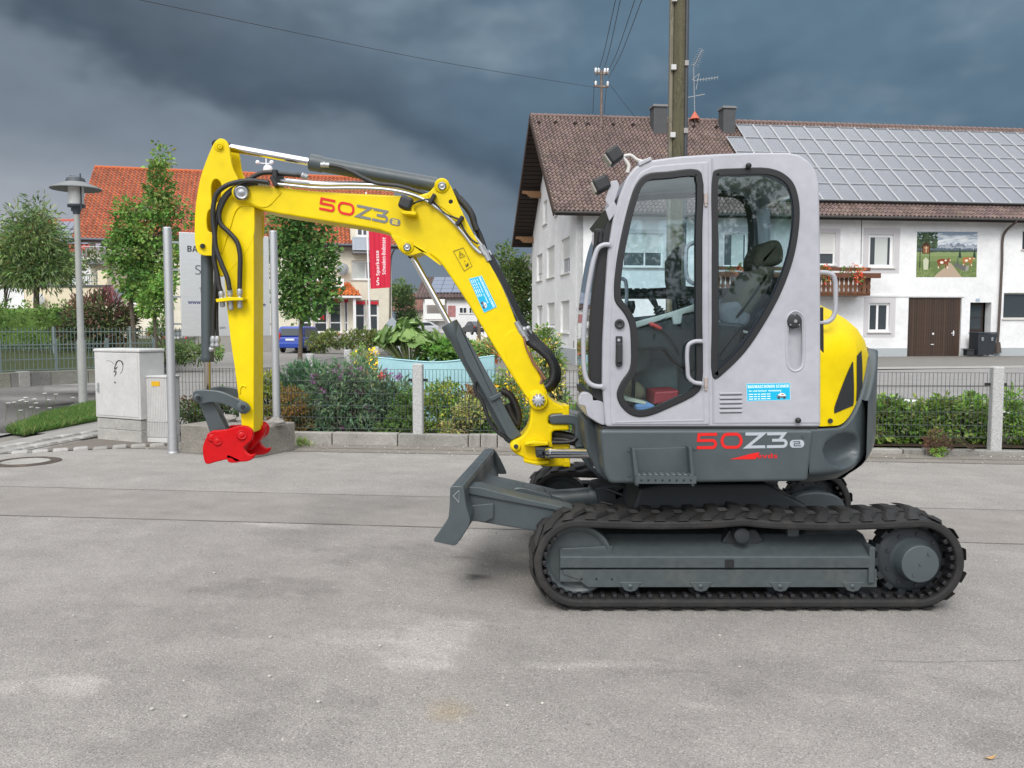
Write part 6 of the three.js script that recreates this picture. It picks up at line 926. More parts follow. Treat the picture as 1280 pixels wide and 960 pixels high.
    const bal = fin(ext(smooth([[-0.10, 0], [0.10, 0], [0.10, 0.1], [0.06, 0.22], [0.10, 0.36], [0.115, 0.5], [0.07, 0.64], [0.10, 0.8], [0.10, 1], [-0.10, 1], [-0.10, 0.8], [-0.07, 0.64], [-0.115, 0.5], [-0.10, 0.36], [-0.06, 0.22], [-0.10, 0.1]], 2), 0, 0.04, 0.004)), nB = Math.round((x1 - x0) / 0.245), bms = [M.woodBrown, mat([0.24, 0.105, 0.05], 0.7, { map: T.wood }), mat([0.17, 0.07, 0.035], 0.7, { map: T.wood })];
    for (let i = 0; i < nB; i++) { const m = new THREE.Mesh(bal, bms[Math.floor(R() * 3)]); m.name = 'baluster'; m.position.set(x0 + (i + 0.5) * (x1 - x0) / nB, y3, D2); m.scale.y = y2 - y3; m.castShadow = m.receiveShadow = true; b.add(m); }
    for (let i = 0; i < 5; i++) { const m = new THREE.Mesh(bal, bms[i % 3]); m.name = 'baluster'; m.position.set(x1 - 0.02, y3, 0.2 + i * 0.25); m.rotation.y = Math.PI / 2; m.scale.y = y2 - y3; m.castShadow = true; b.add(m); }
    reseed(31);
    const M2 = (v) => v.clone().applyMatrix4(g.matrixWorld);
    for (const [px, w, l] of [[925, 0.75, 'bushy red and orange balcony flowers seen through the rear cab window'], [1066, 0.62, 'bushy red and orange balcony flowers right of the cab, on the carved brown balcony'], [1030, 0.3, 'low green balcony plant half hidden by the cab edge']]) { const c = M2(A2(px, 341, D2 + 0.12)); plant('balcony_flowers', l, 'flowers', c, { lobes: [[0, 0.1, 0, w, 0.28, 0.2], [w * 0.3, -0.25, 0.12, w * 0.5, 0.3, 0.12]], n: 520, size: 0.09, clump: 0.1, per: 10, wide: 0.8, limbs: 3, r: 0.01, colors: [[0.06, 0.10, 0.03], [0.08, 0.14, 0.04], [0.45, 0.06, 0.03], [0.5, 0.16, 0.06], [0.10, 0.13, 0.05]] }); }
  }
}
{ // wheelie bins, black bucket
  const base = V(DX(1226.5, 45.9), 0, -45.9), t = thing('wheelie_bin', 'dark grey double wheelie bin standing at the farmhouse side door', 'bin', [base.x, 0.02, base.z], 0.12), w = 0.55, h = 1.13, mm = mat([0.028, 0.034, 0.042], 0.5);
  const body = new THREE.BoxGeometry(w * 2, h, 0.75, 2, 3, 1), p = body.attributes.position; for (let i = 0; i < p.count; i++) { const f = (p.getY(i) / h + 0.5); p.setX(i, p.getX(i) * lerp(0.82, 1, f)); p.setZ(i, p.getZ(i) * lerp(0.75, 1, f)); } body.computeVertexNormals();
  mesh('bin_body', [body.translate(0, h / 2 + 0.05, 0)], mm, t);
  for (const s of [-1, 1]) { mesh('lid', [rbox(s * w / 2 - w / 2 - 0.02, s * w / 2 + w / 2 + 0.02, h + 0.06, h + 0.14, -0.4, 0.42, 0.03)], mat([0.035, 0.042, 0.055], 0.45), t); mesh('sticker', [new THREE.CircleGeometry(0.13, 16).translate(s * 0.28, 0.9, 0.372)], mat([0.5, 0.52, 0.52], 0.6, { map: canvasTex(64, 64, (c) => { c.fillStyle = '#39424a'; c.fillRect(0, 0, 64, 64); c.strokeStyle = '#e8ecec'; c.lineWidth = 5; c.beginPath(); c.arc(32, 24, 14, 0, 7); c.stroke(); c.fillStyle = '#e8ecec'; c.fillRect(28, 14, 8, 20); c.fillRect(16, 48, 32, 6); }) }), t, true); }
  mesh('wheel', [-1, 1].map((s) => cyl(V(s * 0.5, 0.1, -0.3), V(s * 0.5 + s * 0.06, 0.1, -0.3), 0.1)), M.black, t);
  const b2 = V(DX(1209.5, 45.9), 0, -45.9), u = thing('black_crate', 'small black crate on the ground between garage door and wheelie bin', 'crate', [b2.x, 0.02, b2.z]); mesh('crate_box', [rbox(-0.2, 0.2, 0, 0.36, -0.2, 0.2, 0.02)], mat([0.02, 0.022, 0.025], 0.6), u); mesh('rim', [frameRing(rect(-0.23, -0.23, 0.23, 0.23), 0.05, 0, 0.05, 0.01).rotateX(-Math.PI / 2).translate(0, 0.34, 0)], M.black, u);
}
// ---------- savings bank building behind the boom ----------
{
  const TB = 13.8 * Math.PI / 180, B = frameAt('bank_building', 'cream bank building with orange tiled roof and red transoms, seen under the boom', 'building', [-28.95, 1.0, -58.6], TB), g = B.g, at = B.at;
  const X1 = 20.6, Lz = -13, zr = -6.5, OV = 0.9, y0 = -1.2;
  const ye = (at(120, 297.5, 0.7).y + at(494, 307, 0.7).y) / 2, yr = (at(140, 211.5, zr).y + at(470, 222, zr).y) / 2, wt = ye - 0.1;
  const win = (a, b, o = {}) => { const p = at(...a), q = at(...b); return { x0: p.x, y0: q.y, x1: q.x, y1: p.y, ...o }; };
  const wins = [win([439.5, 325.5], [472, 350], { mull: [0.55], frame: 0.12, curtain: 0.3 }), win([441.5, 375], [457.5, 418], { frame: 0.14, trans: [0.55] }), win([458.5, 375], [474, 418], { frame: 0.14, trans: [0.55] }), win([411, 373.5], [427.5, 416], { frame: 0.12, trans: [0.3] }), win([391.5, 373.5], [410, 416], { frame: 0.12, trans: [0.3] }), win([372, 373.5], [390.5, 416], { frame: 0.12, trans: [0.3] }), win([429.5, 373.5], [436, 416], { frame: 0.12, trans: [0.3] }), win([106, 309.5], [122, 323.5], { frame: 0.1, mull: [0.5] }), win([121, 341], [134, 350], {}), win([158, 372], [171, 380], { mull: [0.5] })];
  const Rb = at(489.5, 350).x;
  mesh('front_wall', ext(rect(0, y0, Rb, wt), 0, 0.3, 0, wins.map((w) => rect(w.x0, w.y0, w.x1, w.y1))), M.stuccoCream, g);
  mesh('side_wall', [ext([[0, y0], [-Lz, y0], [-Lz, wt], [-zr, yr - 0.4], [0, wt]], 0, 0.3, 0).rotateY(-Math.PI / 2).scale(1, 1, -1).translate(0, 0, 0)].map((q) => { q.computeVertexNormals(); q.computeBoundingBox(); return q.translate(-q.boundingBox.min.x - 0.004, 0, -q.boundingBox.max.z - 0.31); }), M.stuccoCream, g);
  mesh('side_wall', [ext([[0.31, y0], [-Lz, y0], [-Lz, wt], [-zr, yr - 0.4], [0.31, wt]], 0, 0.3, 0).rotateY(Math.PI / 2)].map((q) => { q.computeBoundingBox(); return q.translate(Rb - q.boundingBox.max.x, 0, -q.boundingBox.max.z - 0.31); }), M.stuccoCream, g);
  mesh('interior', box(0.3, Rb - 0.4, y0, wt, -1.5, -1.45), mat([0.14, 0.13, 0.12], 0.9), g);
  for (const w of wins) windowIn(g, w.x0, w.y0, w.x1, w.y1, w);
  const redM = mat([0.55, 0.015, 0.03], 0.5);
  const strip_ = (a, b, z, m, n, d = 0.03) => { const p = at(a[0], a[1], z), q = at(b[0], b[1], z); return mesh(n, box(p.x, q.x, q.y, p.y, z - d, z), m, g); };
  strip_([442.5, 376.5], [456.5, 380.5], 0.012, redM, 'red_transom'); strip_([459.5, 376.5], [473, 380.5], 0.012, redM, 'red_transom'); strip_([414, 374], [426.5, 378], 0.012, redM, 'red_transom'); strip_([430.5, 374], [435, 378], 0.012, redM, 'red_transom'); strip_([400, 394], [405.5, 400], 0.012, redM, 'red_poster'); strip_([416, 415.5], [425, 418.5], 0.03, redM, 'red_poster'); strip_([393, 391], [400, 400], 0.008, M.whiteFlat, 'poster'); strip_([300, 393], [303, 401], 0.02, redM, 'red_poster');
  strip_([378, 372], [437, 374], 0.06, M.white, 'fascia');
  // roof
  const rf = part('roof', g), sl = Math.hypot(zr - 0.7, yr - ye), uy = V(0, (yr - ye) / sl, (zr - 0.7) / sl), ux = V(1, 0, 0), nz = V(0, 0, 0).crossVectors(ux, uy), W = Rb + OV * 2 - 0.2;
  const slab = (za, ya, zb, yb) => new THREE.ExtrudeGeometry(new THREE.Shape([[za, ya], [zb, yb], [zb, yb - 0.28], [za, ya - 0.25]].map((p) => new THREE.Vector2(-p[0], p[1]))), { depth: W, bevelEnabled: false }).rotateY(Math.PI / 2).translate(-OV, 0, 0);
  mesh('roof_boards', [slab(0.7, ye - 0.01, zr, yr - 0.01), slab(Lz - 0.7, ye - 0.01, zr - 0.002, yr - 0.01)], mat([0.15, 0.10, 0.08], 0.85, { map: T.wood }), rf);
  tiles('clay_tiles', rf, V(-OV, ye, 0.7), ux, uy, Math.round(W / 0.3), Math.floor(sl / 0.36), 0.3, 0.36, [0.50, 0.135, 0.055], null, 0.22);
  mesh('ridge_tile', Array.from({ length: Math.round(W / 0.4) }, (_, i) => rodlathe(V(-OV + i * 0.4, yr + 0.02, zr), V(-OV + i * 0.4 + 0.42, yr, zr), [[0, 0.14], [1, 0.12]], 8)), mat([0.5, 0.12, 0.04], 0.8), rf);
  mesh('gutter', [cyl(V(-OV, ye - 0.06, 0.78), V(W - OV, ye - 0.06, 0.78), 0.09, 0.09, 8), box(-OV, W - OV, ye - 0.3, ye - 0.06, 0.66, 0.69)], mat([0.12, 0.13, 0.15], 0.6), rf);
  mesh('downpipe', tube([at(494, 310, 0.7), at(490, 318, 0.3), at(488.6, 325, 0.12), at(487.6, 380, 0.12), at(487, 418, 0.12)], 0.06, 6), mat([0.12, 0.11, 0.1], 0.6), g);
  const RP = V(0, ye, 0.7), rp = (x, y) => B.plane(x, y, RP, nz);
  { // attic bay with balcony, set into the roof
    const bay = part('attic_bay', g), p = at(438, 262, 0.4), q = at(470, 298, 0.4), fl = at(440, 297, 0.4);
    mesh('bay_wall', [box(p.x, q.x, ye - 0.2, p.y, -3.4, 0.3)], M.stuccoCream, bay);
    mesh('bay_roof', [box(p.x - 0.3, q.x + 0.3, p.y + 0.001, p.y + 0.2, -3.6, 0.6)], mat([0.2, 0.1, 0.07], 0.8), bay);
    const w = at(445, 270, 0.31), v = at(461, 297, 0.31);
    mesh('balcony_door', [box(w.x, v.x, v.y, w.y, 0.302, 0.33)], M.white, bay); mesh('door_pane', [box(w.x + 0.12, (w.x + v.x) / 2 - 0.06, v.y + 0.2, w.y - 0.12, 0.33, 0.34), box((w.x + v.x) / 2 + 0.06, v.x - 0.12, v.y + 0.2, w.y - 0.12, 0.33, 0.34)], M.pane, bay);
    const a = at(441, 296, 1.2), b = at(482, 315, 1.2), n = 26;
    mesh('balcony_floor', box(a.x, b.x, b.y - 0.12, b.y, 0.05, 1.25), mat([0.2, 0.2, 0.22], 0.7), bay);
    mesh('railing', [box(a.x, b.x, a.y - 0.06, a.y, 1.17, 1.23), box(a.x, b.x, b.y + 0.1, b.y + 0.15, 1.17, 1.23), ...Array.from({ length: n }, (_, i) => box(-0.035, 0.035, b.y + 0.14, a.y - 0.05, 1.19, 1.21).translate(lerp(a.x + 0.04, b.x - 0.04, i / (n - 1)), 0, 0)), ...Array.from({ length: 6 }, (_, i) => box(a.x - 0.02, a.x + 0.02, b.y + 0.1, a.y - 0.02, 0.2 + i * 0.18, 0.26 + i * 0.18))], mat([0.5, 0.55, 0.62], 0.5), bay);
    mesh('railing_panel', box(a.x + 0.03, b.x - 0.03, b.y + 0.16, a.y - 0.07, 1.15, 1.165), mat([0.42, 0.47, 0.54], 0.6), bay);
  }
  { // small gabled dormer on the left
    const p = rp(182, 274), d = part('dormer', rf), z1 = p.z + 0.2, hw = 1.0, yb = p.y - 0.3, yp = at(182, 251, z1).y;
    mesh('dormer_wall', ext([[p.x - hw, yb], [p.x + hw, yb], [p.x + hw, yb + 0.35], [p.x, yp - 0.15], [p.x - hw, yb + 0.35]], -z1, -z1 + 2.2, 0), M.white, d);
    mesh('dormer_pane', ext([[p.x - hw * 0.6, yb + 0.15], [p.x - 0.06, yb + 0.15], [p.x - 0.06, yp - 0.55], [p.x - hw * 0.6, yb + 0.55]], -z1 - 0.02, -z1 - 0.005, 0), M.pane, d); mesh('dormer_pane', ext([[p.x + hw * 0.6, yb + 0.15], [p.x + 0.06, yb + 0.15], [p.x + 0.06, yp - 0.55], [p.x + hw * 0.6, yb + 0.55]], -z1 - 0.02, -z1 - 0.005, 0), M.pane, d);
    mesh('dormer_roof', [[-1], [1]].map(([s]) => { const l = Math.hypot(hw + 0.35, yp - yb - 0.2); return box(0, l, -0.12, 0, -2.6, 0.35).rotateZ(Math.atan2(-(yp - yb - 0.2), hw + 0.35)).scale(s, 1, 1).translate(p.x, yp, z1); }).map((q, i) => { if (!i) { const ix = q.index.array; for (let k = 0; k < ix.length; k += 3) [ix[k], ix[k + 1]] = [ix[k + 1], ix[k]]; } q.computeVertexNormals(); return q; }), mat([0.18, 0.10, 0.07], 0.8), d);
  }
  { // entrance canopy with the lettered board
    const c = part('entrance_canopy', g), a = at(384, 369, 1.5), b = at(452, 369, 1.5), t1 = at(394, 352.5, 0.1), t2 = at(436.5, 352.5, 0.1);
    const sl2 = Math.hypot(1.45, t1.y - a.y), u2 = V(0, (t1.y - a.y) / sl2, -1.45 / sl2);
    const pr = new THREE.BufferGeometry(); pr.setAttribute('position', new THREE.Float32BufferAttribute([a.x, a.y, 1.5, b.x, a.y, 1.5, t2.x, t1.y, 0.05, a.x, a.y, 1.5, t2.x, t1.y, 0.05, t1.x, t1.y, 0.05, b.x, a.y, 1.5, b.x, a.y, 0.05, t2.x, t1.y, 0.05, a.x, a.y, 0.05, a.x, a.y, 1.5, t1.x, t1.y, 0.05, a.x, a.y, 1.5, a.x, a.y, 0.05, b.x, a.y, 0.05, a.x, a.y, 1.5, b.x, a.y, 0.05, b.x, a.y, 1.5], 3)); pr.computeVertexNormals();
    mesh('canopy_boards', pr, mat([0.5, 0.12, 0.04], 0.8, { side: THREE.DoubleSide }), c);
    tiles('clay_tiles', c, V(a.x, a.y, 1.5).addScaledVector(V(0, 1, 0), 0.02), V(1, 0, 0), u2, Math.round((b.x - a.x) / 0.28), Math.floor(sl2 / 0.33), 0.28, 0.33, [0.6, 0.17, 0.045], (x, y) => x > b.x - a.x - (b.x - t2.x) * (y / sl2) - 0.3 || x < (t1.x - a.x) * (y / sl2));
    mesh('fascia', [box(a.x, b.x, a.y - 0.16, a.y - 0.01, 1.42, 1.52), box(b.x - 0.08, b.x, a.y - 0.16, a.y - 0.01, 0.02, 1.41)], M.whiteFlat, c);
    mesh('canopy_post', [box(b.x - 0.6, b.x - 0.4, y0, a.y - 0.2, 1.1, 1.3)], M.white, c);
    const s0 = at(382, 347.5, 0.9), s1 = at(430, 359.5, 0.9);
    mesh('letter_board', box(s0.x, s1.x, s1.y, s0.y, 0.84, 0.9), M.white, c);
    mesh('board_lettering', quadMesh(V(s0.x, s0.y, 0.904), V(s1.x, s0.y, 0.904), V(s1.x, s1.y, 0.904), V(s0.x, s1.y, 0.904)), mat([0.9, 0.9, 0.9], 0.6, { map: canvasTex(512, 128, (k, w, h) => { k.fillStyle = '#f4f2f0'; k.fillRect(0, 0, w, h); k.fillStyle = '#c01025'; k.font = 'bold 96px sans-serif'; k.textAlign = 'right'; k.fillText('Sparkasse', w - 28, 96); }) }), c, true);
  }
  { const q = at(431, 336.5, 0.5), d = part('satellite_dish', g); mesh('dish', new THREE.SphereGeometry(1.1, 20, 8, 0, 2 * Math.PI, 0, 0.42).rotateX(Math.PI / 2).rotateY(-0.15).scale(0.95, 1.0, -1).scale(1, 1, -1).translate(q.x, q.y, q.z - 1.0), mat([0.27, 0.29, 0.3], 0.5, { side: THREE.DoubleSide }), d); mesh('dish_arm', [cyl(V(q.x, q.y - 0.3, 0.06), V(q.x, q.y - 0.1, q.z - 0.05), 0.03), cyl(V(q.x, q.y - 0.4, q.z), V(q.x + 0.1, q.y, q.z + 0.5), 0.02)], M.zinc, d); }
  { const t = part('weather_station', rf), q = (x, y) => at(x, y, zr), P0 = q(333, 228); mesh('station_pole', [cyl(P0, q(332.5, 188), 0.05), cyl(q(322, 204), q(339, 204.5), 0.04)], M.white, t); mesh('globe', new THREE.SphereGeometry(0.38, 16, 12).translate(q(335, 212).x, q(335, 212).y, zr), M.white, t); mesh('cup', [[322, 203], [339.5, 203]].map(([x, y]) => new THREE.SphereGeometry(0.17, 10, 8, 0, Math.PI).translate(q(x, y).x, q(x, y).y, zr)), mat([0.8, 0.82, 0.85], 0.5, { side: THREE.DoubleSide }), t); }
  { const t = part('balcony', g), a = at(103, 325, 1.5), b = at(136, 325, 1.5); mesh('balcony_slab', box(a.x, b.x, a.y - 0.25, a.y, 0.02, 1.5), mat([0.16, 0.17, 0.18], 0.6), t); mesh('awning', [box(at(118, 304, 1).x, at(134, 304, 1).x, at(118, 311, 1).y, at(118, 303.5, 1).y, 0.6, 0.66)], mat([0.42, 0.36, 0.42], 0.8), t); mesh('rail', [cyl(V(a.x, a.y + 0.9, 1.45), V(b.x, a.y + 0.9, 1.45), 0.03), ...Array.from({ length: 8 }, (_, i) => cyl(V(lerp(a.x, b.x, i / 7), a.y, 1.45), V(lerp(a.x, b.x, i / 7), a.y + 0.9, 1.45), 0.02, 0.02, 5))], M.zinc, t); }
}
// ---------- plain houses further off ----------
function simpleHouse(name, label, [pxA, pxB], z, turn, eavePy, ridgePy, basePy, o = {}) {
  const a = P(pxA, eavePy, z), H = frameAt(name, label, 'house', [a.x, P(pxA, basePy, z).y, -z], turn), at = H.at, w = at(pxB, eavePy).x, Lz = -(o.depth ?? 9), zr = Lz / 2, ye = at(pxA, eavePy, 0.5).y, yr = at((pxA + pxB) / 2, ridgePy, zr).y, ov = o.ov ?? 0.6, g = H.g;
  mesh('wall', [box(0, w, -0.8, ye - 0.05, Lz, 0), ...[0.004, w - 0.3].map((x) => new THREE.ExtrudeGeometry(new THREE.Shape([[0, ye - 0.04], [-zr, yr - 0.3], [-Lz, ye - 0.04]].map((p) => new THREE.Vector2(...p))), { depth: 0.28, bevelEnabled: false }).rotateY(Math.PI / 2).translate(x, 0, 0))], o.wall ?? M.stuccoWhite, g);
  const rf = part('roof', g), sl = Math.hypot(zr - 0.5, yr - ye), uy = V(0, (yr - ye) / sl, (zr - 0.5) / sl), nz = V(0, 0, 0).crossVectors(V(1, 0, 0), uy);
  const slab = (za, ya, zb, yb) => new THREE.ExtrudeGeometry(new THREE.Shape([[za, ya], [zb, yb], [zb, yb - 0.24], [za, ya - 0.22]].map((p) => new THREE.Vector2(-p[0], p[1]))), { depth: w + ov * 2, bevelEnabled: false }).rotateY(Math.PI / 2).translate(-ov, 0, 0);
  mesh('roof_boards', [slab(0.5, ye - 0.01, zr, yr - 0.01), slab(Lz - 0.5, ye - 0.01, zr - 0.002, yr - 0.01)], o.boards ?? mat([0.12, 0.09, 0.08], 0.85), rf);
  tiles('roof_tiles', rf, V(-ov, ye, 0.5), V(1, 0, 0), uy, Math.round((w + ov * 2) / 0.4), Math.floor(sl / 0.42), 0.4, 0.42, o.tile ?? [0.4, 0.1, 0.06], o.skip ? (x, y) => o.skip(x / (w + ov * 2), y / sl) : null);
  if (o.panels) { const [u0, u1, v0, v1, nx, ny, m] = o.panels, B4 = new THREE.Matrix4().makeBasis(V(1, 0, 0), uy, nz), W = w + ov * 2, pg = fin(rbox(0, W * (u1 - u0) / nx - 0.05, 0, sl * (v1 - v0) / ny - 0.05, 0.12, 0.17, 0.01, 1)); pg.userData.done = true; for (let j = 0; j < ny; j++) for (let i = 0; i < nx; i++) { const p = new THREE.Mesh(pg, m); p.name = 'solar_panel'; p.applyMatrix4(B4); p.position.set(-ov + W * lerp(u0, u1, i / nx), ye, 0.5).addScaledVector(uy, sl * lerp(v0, v1, j / ny)); p.castShadow = p.receiveShadow = true; rf.add(p); } }
  return { ...H, w, ye, yr, rf, Lz, zr };
}
const winPx = (h, a, b, o = {}) => { const p = h.at(...a), q = h.at(...b); windowIn(h.g, p.x, q.y, q.x, p.y, { depth: -0.07, ...o }); };
reseed(404);
{
  const navy = phys([0.12, 0.135, 0.18], 0.35, { clearcoat: 0.4, clearcoatRoughness: 0.2 });
  const h = simpleHouse('red_roof_house', 'white house with dark solar panels on a red roof, behind the street lamp', [18, 150], 78, 0.05, 311, 274, 372, { depth: 8, tile: [0.5, 0.12, 0.07], panels: [0.28, 0.97, 0.12, 0.88, 12, 3, navy], wall: M.stuccoWhite, boards: mat([0.4, 0.06, 0.05], 0.7) });
  winPx(h, [104, 318], [112, 332]); 
  // cream terrace with railing in front of it
  const t = frameAt('terrace_wall', 'cream rendered terrace wall with railing and satellite dish, behind the garden hedge', 'wall', [P(30, 400, 46).x, 0, -46], 0), a = t.at(30, 358.5), b = t.at(134, 358.5);
  mesh('rendered_wall', [box(a.x, b.x, -0.2, a.y, -3, 0), box(b.x - 0.5, b.x, a.y + 0.001, t.at(134, 338).y, -3, -0.01)], mat([0.80, 0.70, 0.52], 0.9, { bumpMap: T.stucco, bumpScale: 0.008 }), t.g);
  mesh('coping', box(a.x - 0.1, b.x + 0.1, a.y + 0.002, a.y + 0.1, -0.4, 0.08), mat([0.10, 0.11, 0.11], 0.7), t.g);
  const r0 = t.at(34, 343.5), n = 34; mesh('railing', [cyl(V(a.x, r0.y, -0.1), V(b.x - 0.5, r0.y, -0.1), 0.03, 0.03, 6), cyl(V(a.x, r0.y - 0.35, -0.1), V(b.x - 0.5, r0.y - 0.35, -0.1), 0.02, 0.02, 6), ...Array.from({ length: n }, (_, i) => cyl(V(lerp(a.x, b.x - 0.5, i / (n - 1)), a.y, -0.1), V(lerp(a.x, b.x - 0.5, i / (n - 1)), r0.y, -0.1), 0.016, 0.016, 4))], mat([0.10, 0.17, 0.12], 0.6), t.g);
  const q = t.at(48.5, 374, 0.25); mesh('satellite_dish', new THREE.SphereGeometry(0.7, 16, 6, 0, 2 * Math.PI, 0, 0.5).rotateX(Math.PI / 2).translate(q.x, q.y, q.z - 0.6), mat([0.62, 0.62, 0.62], 0.5, { side: THREE.DoubleSide }), t.g);
  const M2 = (px, py, z) => t.at(px, py, z).applyMatrix4(t.g.matrixWorld);
  reseed(51);
  plant('balcony_shrub', 'dark shrubs in pots behind the railing of the cream terrace', 'shrub', M2(98, 357, -1.2), { lobes: [[-1.6, 0.7, 0, 1.6, 0.7, 0.5], [0.8, 0.9, 0, 1.0, 1.0, 0.5]], n: 1100, size: 0.16, clump: 0.25, colors: [[0.05, 0.07, 0.03], [0.10, 0.09, 0.04], [0.14, 0.13, 0.05], [0.05, 0.09, 0.03]], limbs: 5, r: 0.02 });
  plant('balcony_shrub', 'bright yellow green potted plant behind the left part of the terrace railing', 'shrub', M2(78, 357, -0.6), { lobes: [[0, 0.4, 0, 0.5, 0.4, 0.3]], n: 240, size: 0.15, clump: 0.15, colors: [[0.30, 0.32, 0.04], [0.2, 0.25, 0.05]], limbs: 3, r: 0.01 });
  const wh = simpleHouse('white_house', 'white house wall with small window at the left edge, behind the hedge', [-90, 28], 60, 0.1, 318, 290, 392, { depth: 8, tile: [0.2, 0.12, 0.1] }); winPx(wh, [2, 347], [12, 356]);
}
{
  const h = simpleHouse('solar_roof_house', 'far white house with solar roof and balcony beyond the road, seen behind the boom cylinder', [529, 662], 104, -0.09, 372, 345.5, 418, { depth: 10, ov: 0.9, tile: [0.2, 0.14, 0.13], panels: [0.1, 0.98, 0.18, 0.93, 9, 4, mat([0.14, 0.17, 0.235], 0.35)], boards: mat([0.05, 0.035, 0.03], 0.8) });
  winPx(h, [574, 384], [584, 392], { mull: [0.5] }); winPx(h, [586, 384], [594, 392], { mull: [0.5] });
  const bl = part('balcony', h.g), a = h.at(531, 392, 1.4), b = h.at(556, 399, 1.4); mesh('parapet', [box(a.x, b.x, b.y, a.y, 1.3, 1.4), box(a.x, b.x, h.at(531, 374, 1.4).y - 0.7, h.at(531, 374, 1.4).y, 1.3, 1.4), box(a.x, b.x, b.y - 0.2, b.y, 0.02, 1.29)], M.whiteFlat, bl); mesh('balcony_back', box(a.x, b.x, a.y, h.at(531, 376, 0.02).y, 0.004, 0.02), mat([0.3, 0.27, 0.25], 0.8), bl);
  { const p = h.at(560, 382, 0.03), q = h.at(569.5, 396, 0.03); mesh('red_banner', [box(p.x, q.x, q.y, p.y, 0.004, 0.04)], mat([0.55, 0.25, 0.25], 0.8, { map: T.concrete }), h.g); }
  { const p = h.at(536, 402.5, 0.03), q = h.at(555, 418, 0.03); mesh('entrance', [box(p.x, p.x + 1.2, q.y, p.y, 0.004, 0.05), box(q.x - 1.2, q.x, q.y, p.y, 0.004, 0.05)], M.white, h.g); mesh('entrance_pane', [box(p.x + 1.3, q.x - 1.3, q.y, p.y, 0.004, 0.03)], M.pane, h.g); }
  simpleHouse('far_roof', 'distant house with reddish brown roof left of the far solar house', [496, 560], 125, 0.0, 388, 366, 420, { depth: 10, tile: [0.34, 0.15, 0.11], wall: M.stuccoCream });
  simpleHouse('grey_roof_house', 'house with grey tiled roof half hidden by trees at the farmhouse gable', [640, 668], 92, -0.5, 345, 318, 420, { depth: 9, tile: [0.18, 0.18, 0.19] });
}
// ---------- cars ----------
function car(name, label, pos, turn, paint, o = {}) {   // nose to -x, tail to +x
  const t = thing(name, label, 'car', [pos.x, pos.y + 0.01, pos.z], turn, 'parked cars'), W = 1.66, body = phys(paint, 0.4, { clearcoat: 0.8, clearcoatRoughness: 0.08 });
  const low = [[-2.0, 0.28], [-2.05, 0.55], [-1.95, 0.78], [-1.2, 0.92], [-0.9, 0.95], [1.9, 0.98], [1.98, 0.9], [2.02, 0.5], [1.95, 0.28]], hi = o.van ? [[-1.25, 0.93], [-0.75, 1.5], [-0.5, 1.58], [1.6, 1.6], [1.78, 1.5], [1.93, 0.97]] : [[-1.15, 0.93], [-0.45, 1.36], [-0.1, 1.44], [0.9, 1.42], [1.25, 1.32], [1.85, 0.97]];
  mesh('body', [ext(soft(low, 0.14), -W / 2, W / 2, 0.09, [], 4)], body, t);
  mesh('cabin', [ext(soft(hi, 0.12), -W / 2 + 0.06, W / 2 - 0.06, 0.11, [], 4)], body, t);
  const k = o.van ? 1 : 0.9, gl = (a, b) => box(-0.02, 0.02, a, b, -W / 2 + 0.22, W / 2 - 0.22);
  mesh('rear_window', [gl(1.05, 1.48 * k).rotateZ(0).applyMatrix4(new THREE.Matrix4().makeTranslation(0, 0, 0)).translate(0, -1.26 * k, 0).rotateZ(o.van ? 0.27 : 0.95).translate(o.van ? 1.86 : 1.58, 1.24 * k, 0)], M.pane, t);
  mesh('side_window', [-1, 1].map((s) => ext(o.van ? [[-0.95, 1.0], [-0.6, 1.45], [1.5, 1.47], [1.62, 1.0]] : [[-0.85, 0.99], [-0.3, 1.32], [0.9, 1.32], [1.4, 0.99]], -0.01, 0.01, 0).translate(0, 0, s * (W / 2 - 0.055))), M.pane, t);
  for (const s of [-1, 1]) mesh('tail_light', [rbox(1.9, 1.99, 0.72, o.van ? 1.22 : 0.92, s * 0.7 - 0.085, s * 0.7 + 0.085, 0.03)], mat([0.55, 0.02, 0.02], 0.25), t);
  mesh('bumper', [rbox(1.94, 2.1, 0.3, 0.62, -W / 2 + 0.04, W / 2 - 0.04, 0.06)], body, t);
  mesh('number_plate', [box(2.0, 2.03, 0.74, 0.86, -0.27, 0.27)], mat([0.75, 0.76, 0.75], 0.5), t);
  for (const x of [-1.25, 1.25]) for (const s of [-1, 1]) { const wh = part('wheel', t), c = V(x, 0.31, s * (W / 2 - 0.1)); mesh('tyre', rodlathe(c.clone().add(V(0, 0, -0.1)), c.clone().add(V(0, 0, 0.1)), [[0, 0.2], [0.05, 0.29], [0.2, 0.31], [0.8, 0.31], [0.95, 0.29], [1, 0.2]], 24), M.rubber, wh); mesh('rim', cyl(c.clone().add(V(0, 0, -0.09)), c.clone().add(V(0, 0, 0.09)), 0.2, 0.2, 20), M.zinc, wh); }
  return t;
}
car('parked_car', 'blue hatchback parked beyond the fence, seen from behind between the pole and the bushes', G(369.5, 441, 0).add(V(0, 0, -1.5)), Math.PI * 1.5 - 0.1, [0.015, 0.055, 0.36], { van: true });
car('parked_car', 'small white car with a red tail light, half hidden behind the left young tree', G(196, 436), Math.PI * 1.5 + 0.5, [0.7, 0.7, 0.7], { van: true });
car('parked_car', 'dark car behind the railing, partly hidden by the left steel pole', G(226, 438), Math.PI * 1.5 + 0.2, [0.04, 0.045, 0.05]);
car('parked_car', 'silver car parked far off before the white house, left of the boom cylinder', P(524, 418.5, 92), 0.4, [0.55, 0.56, 0.58]);
car('parked_car', 'black car parked far off, right of the boom cylinder', P(593.5, 418.5, 92), -1.2, [0.02, 0.022, 0.026]);
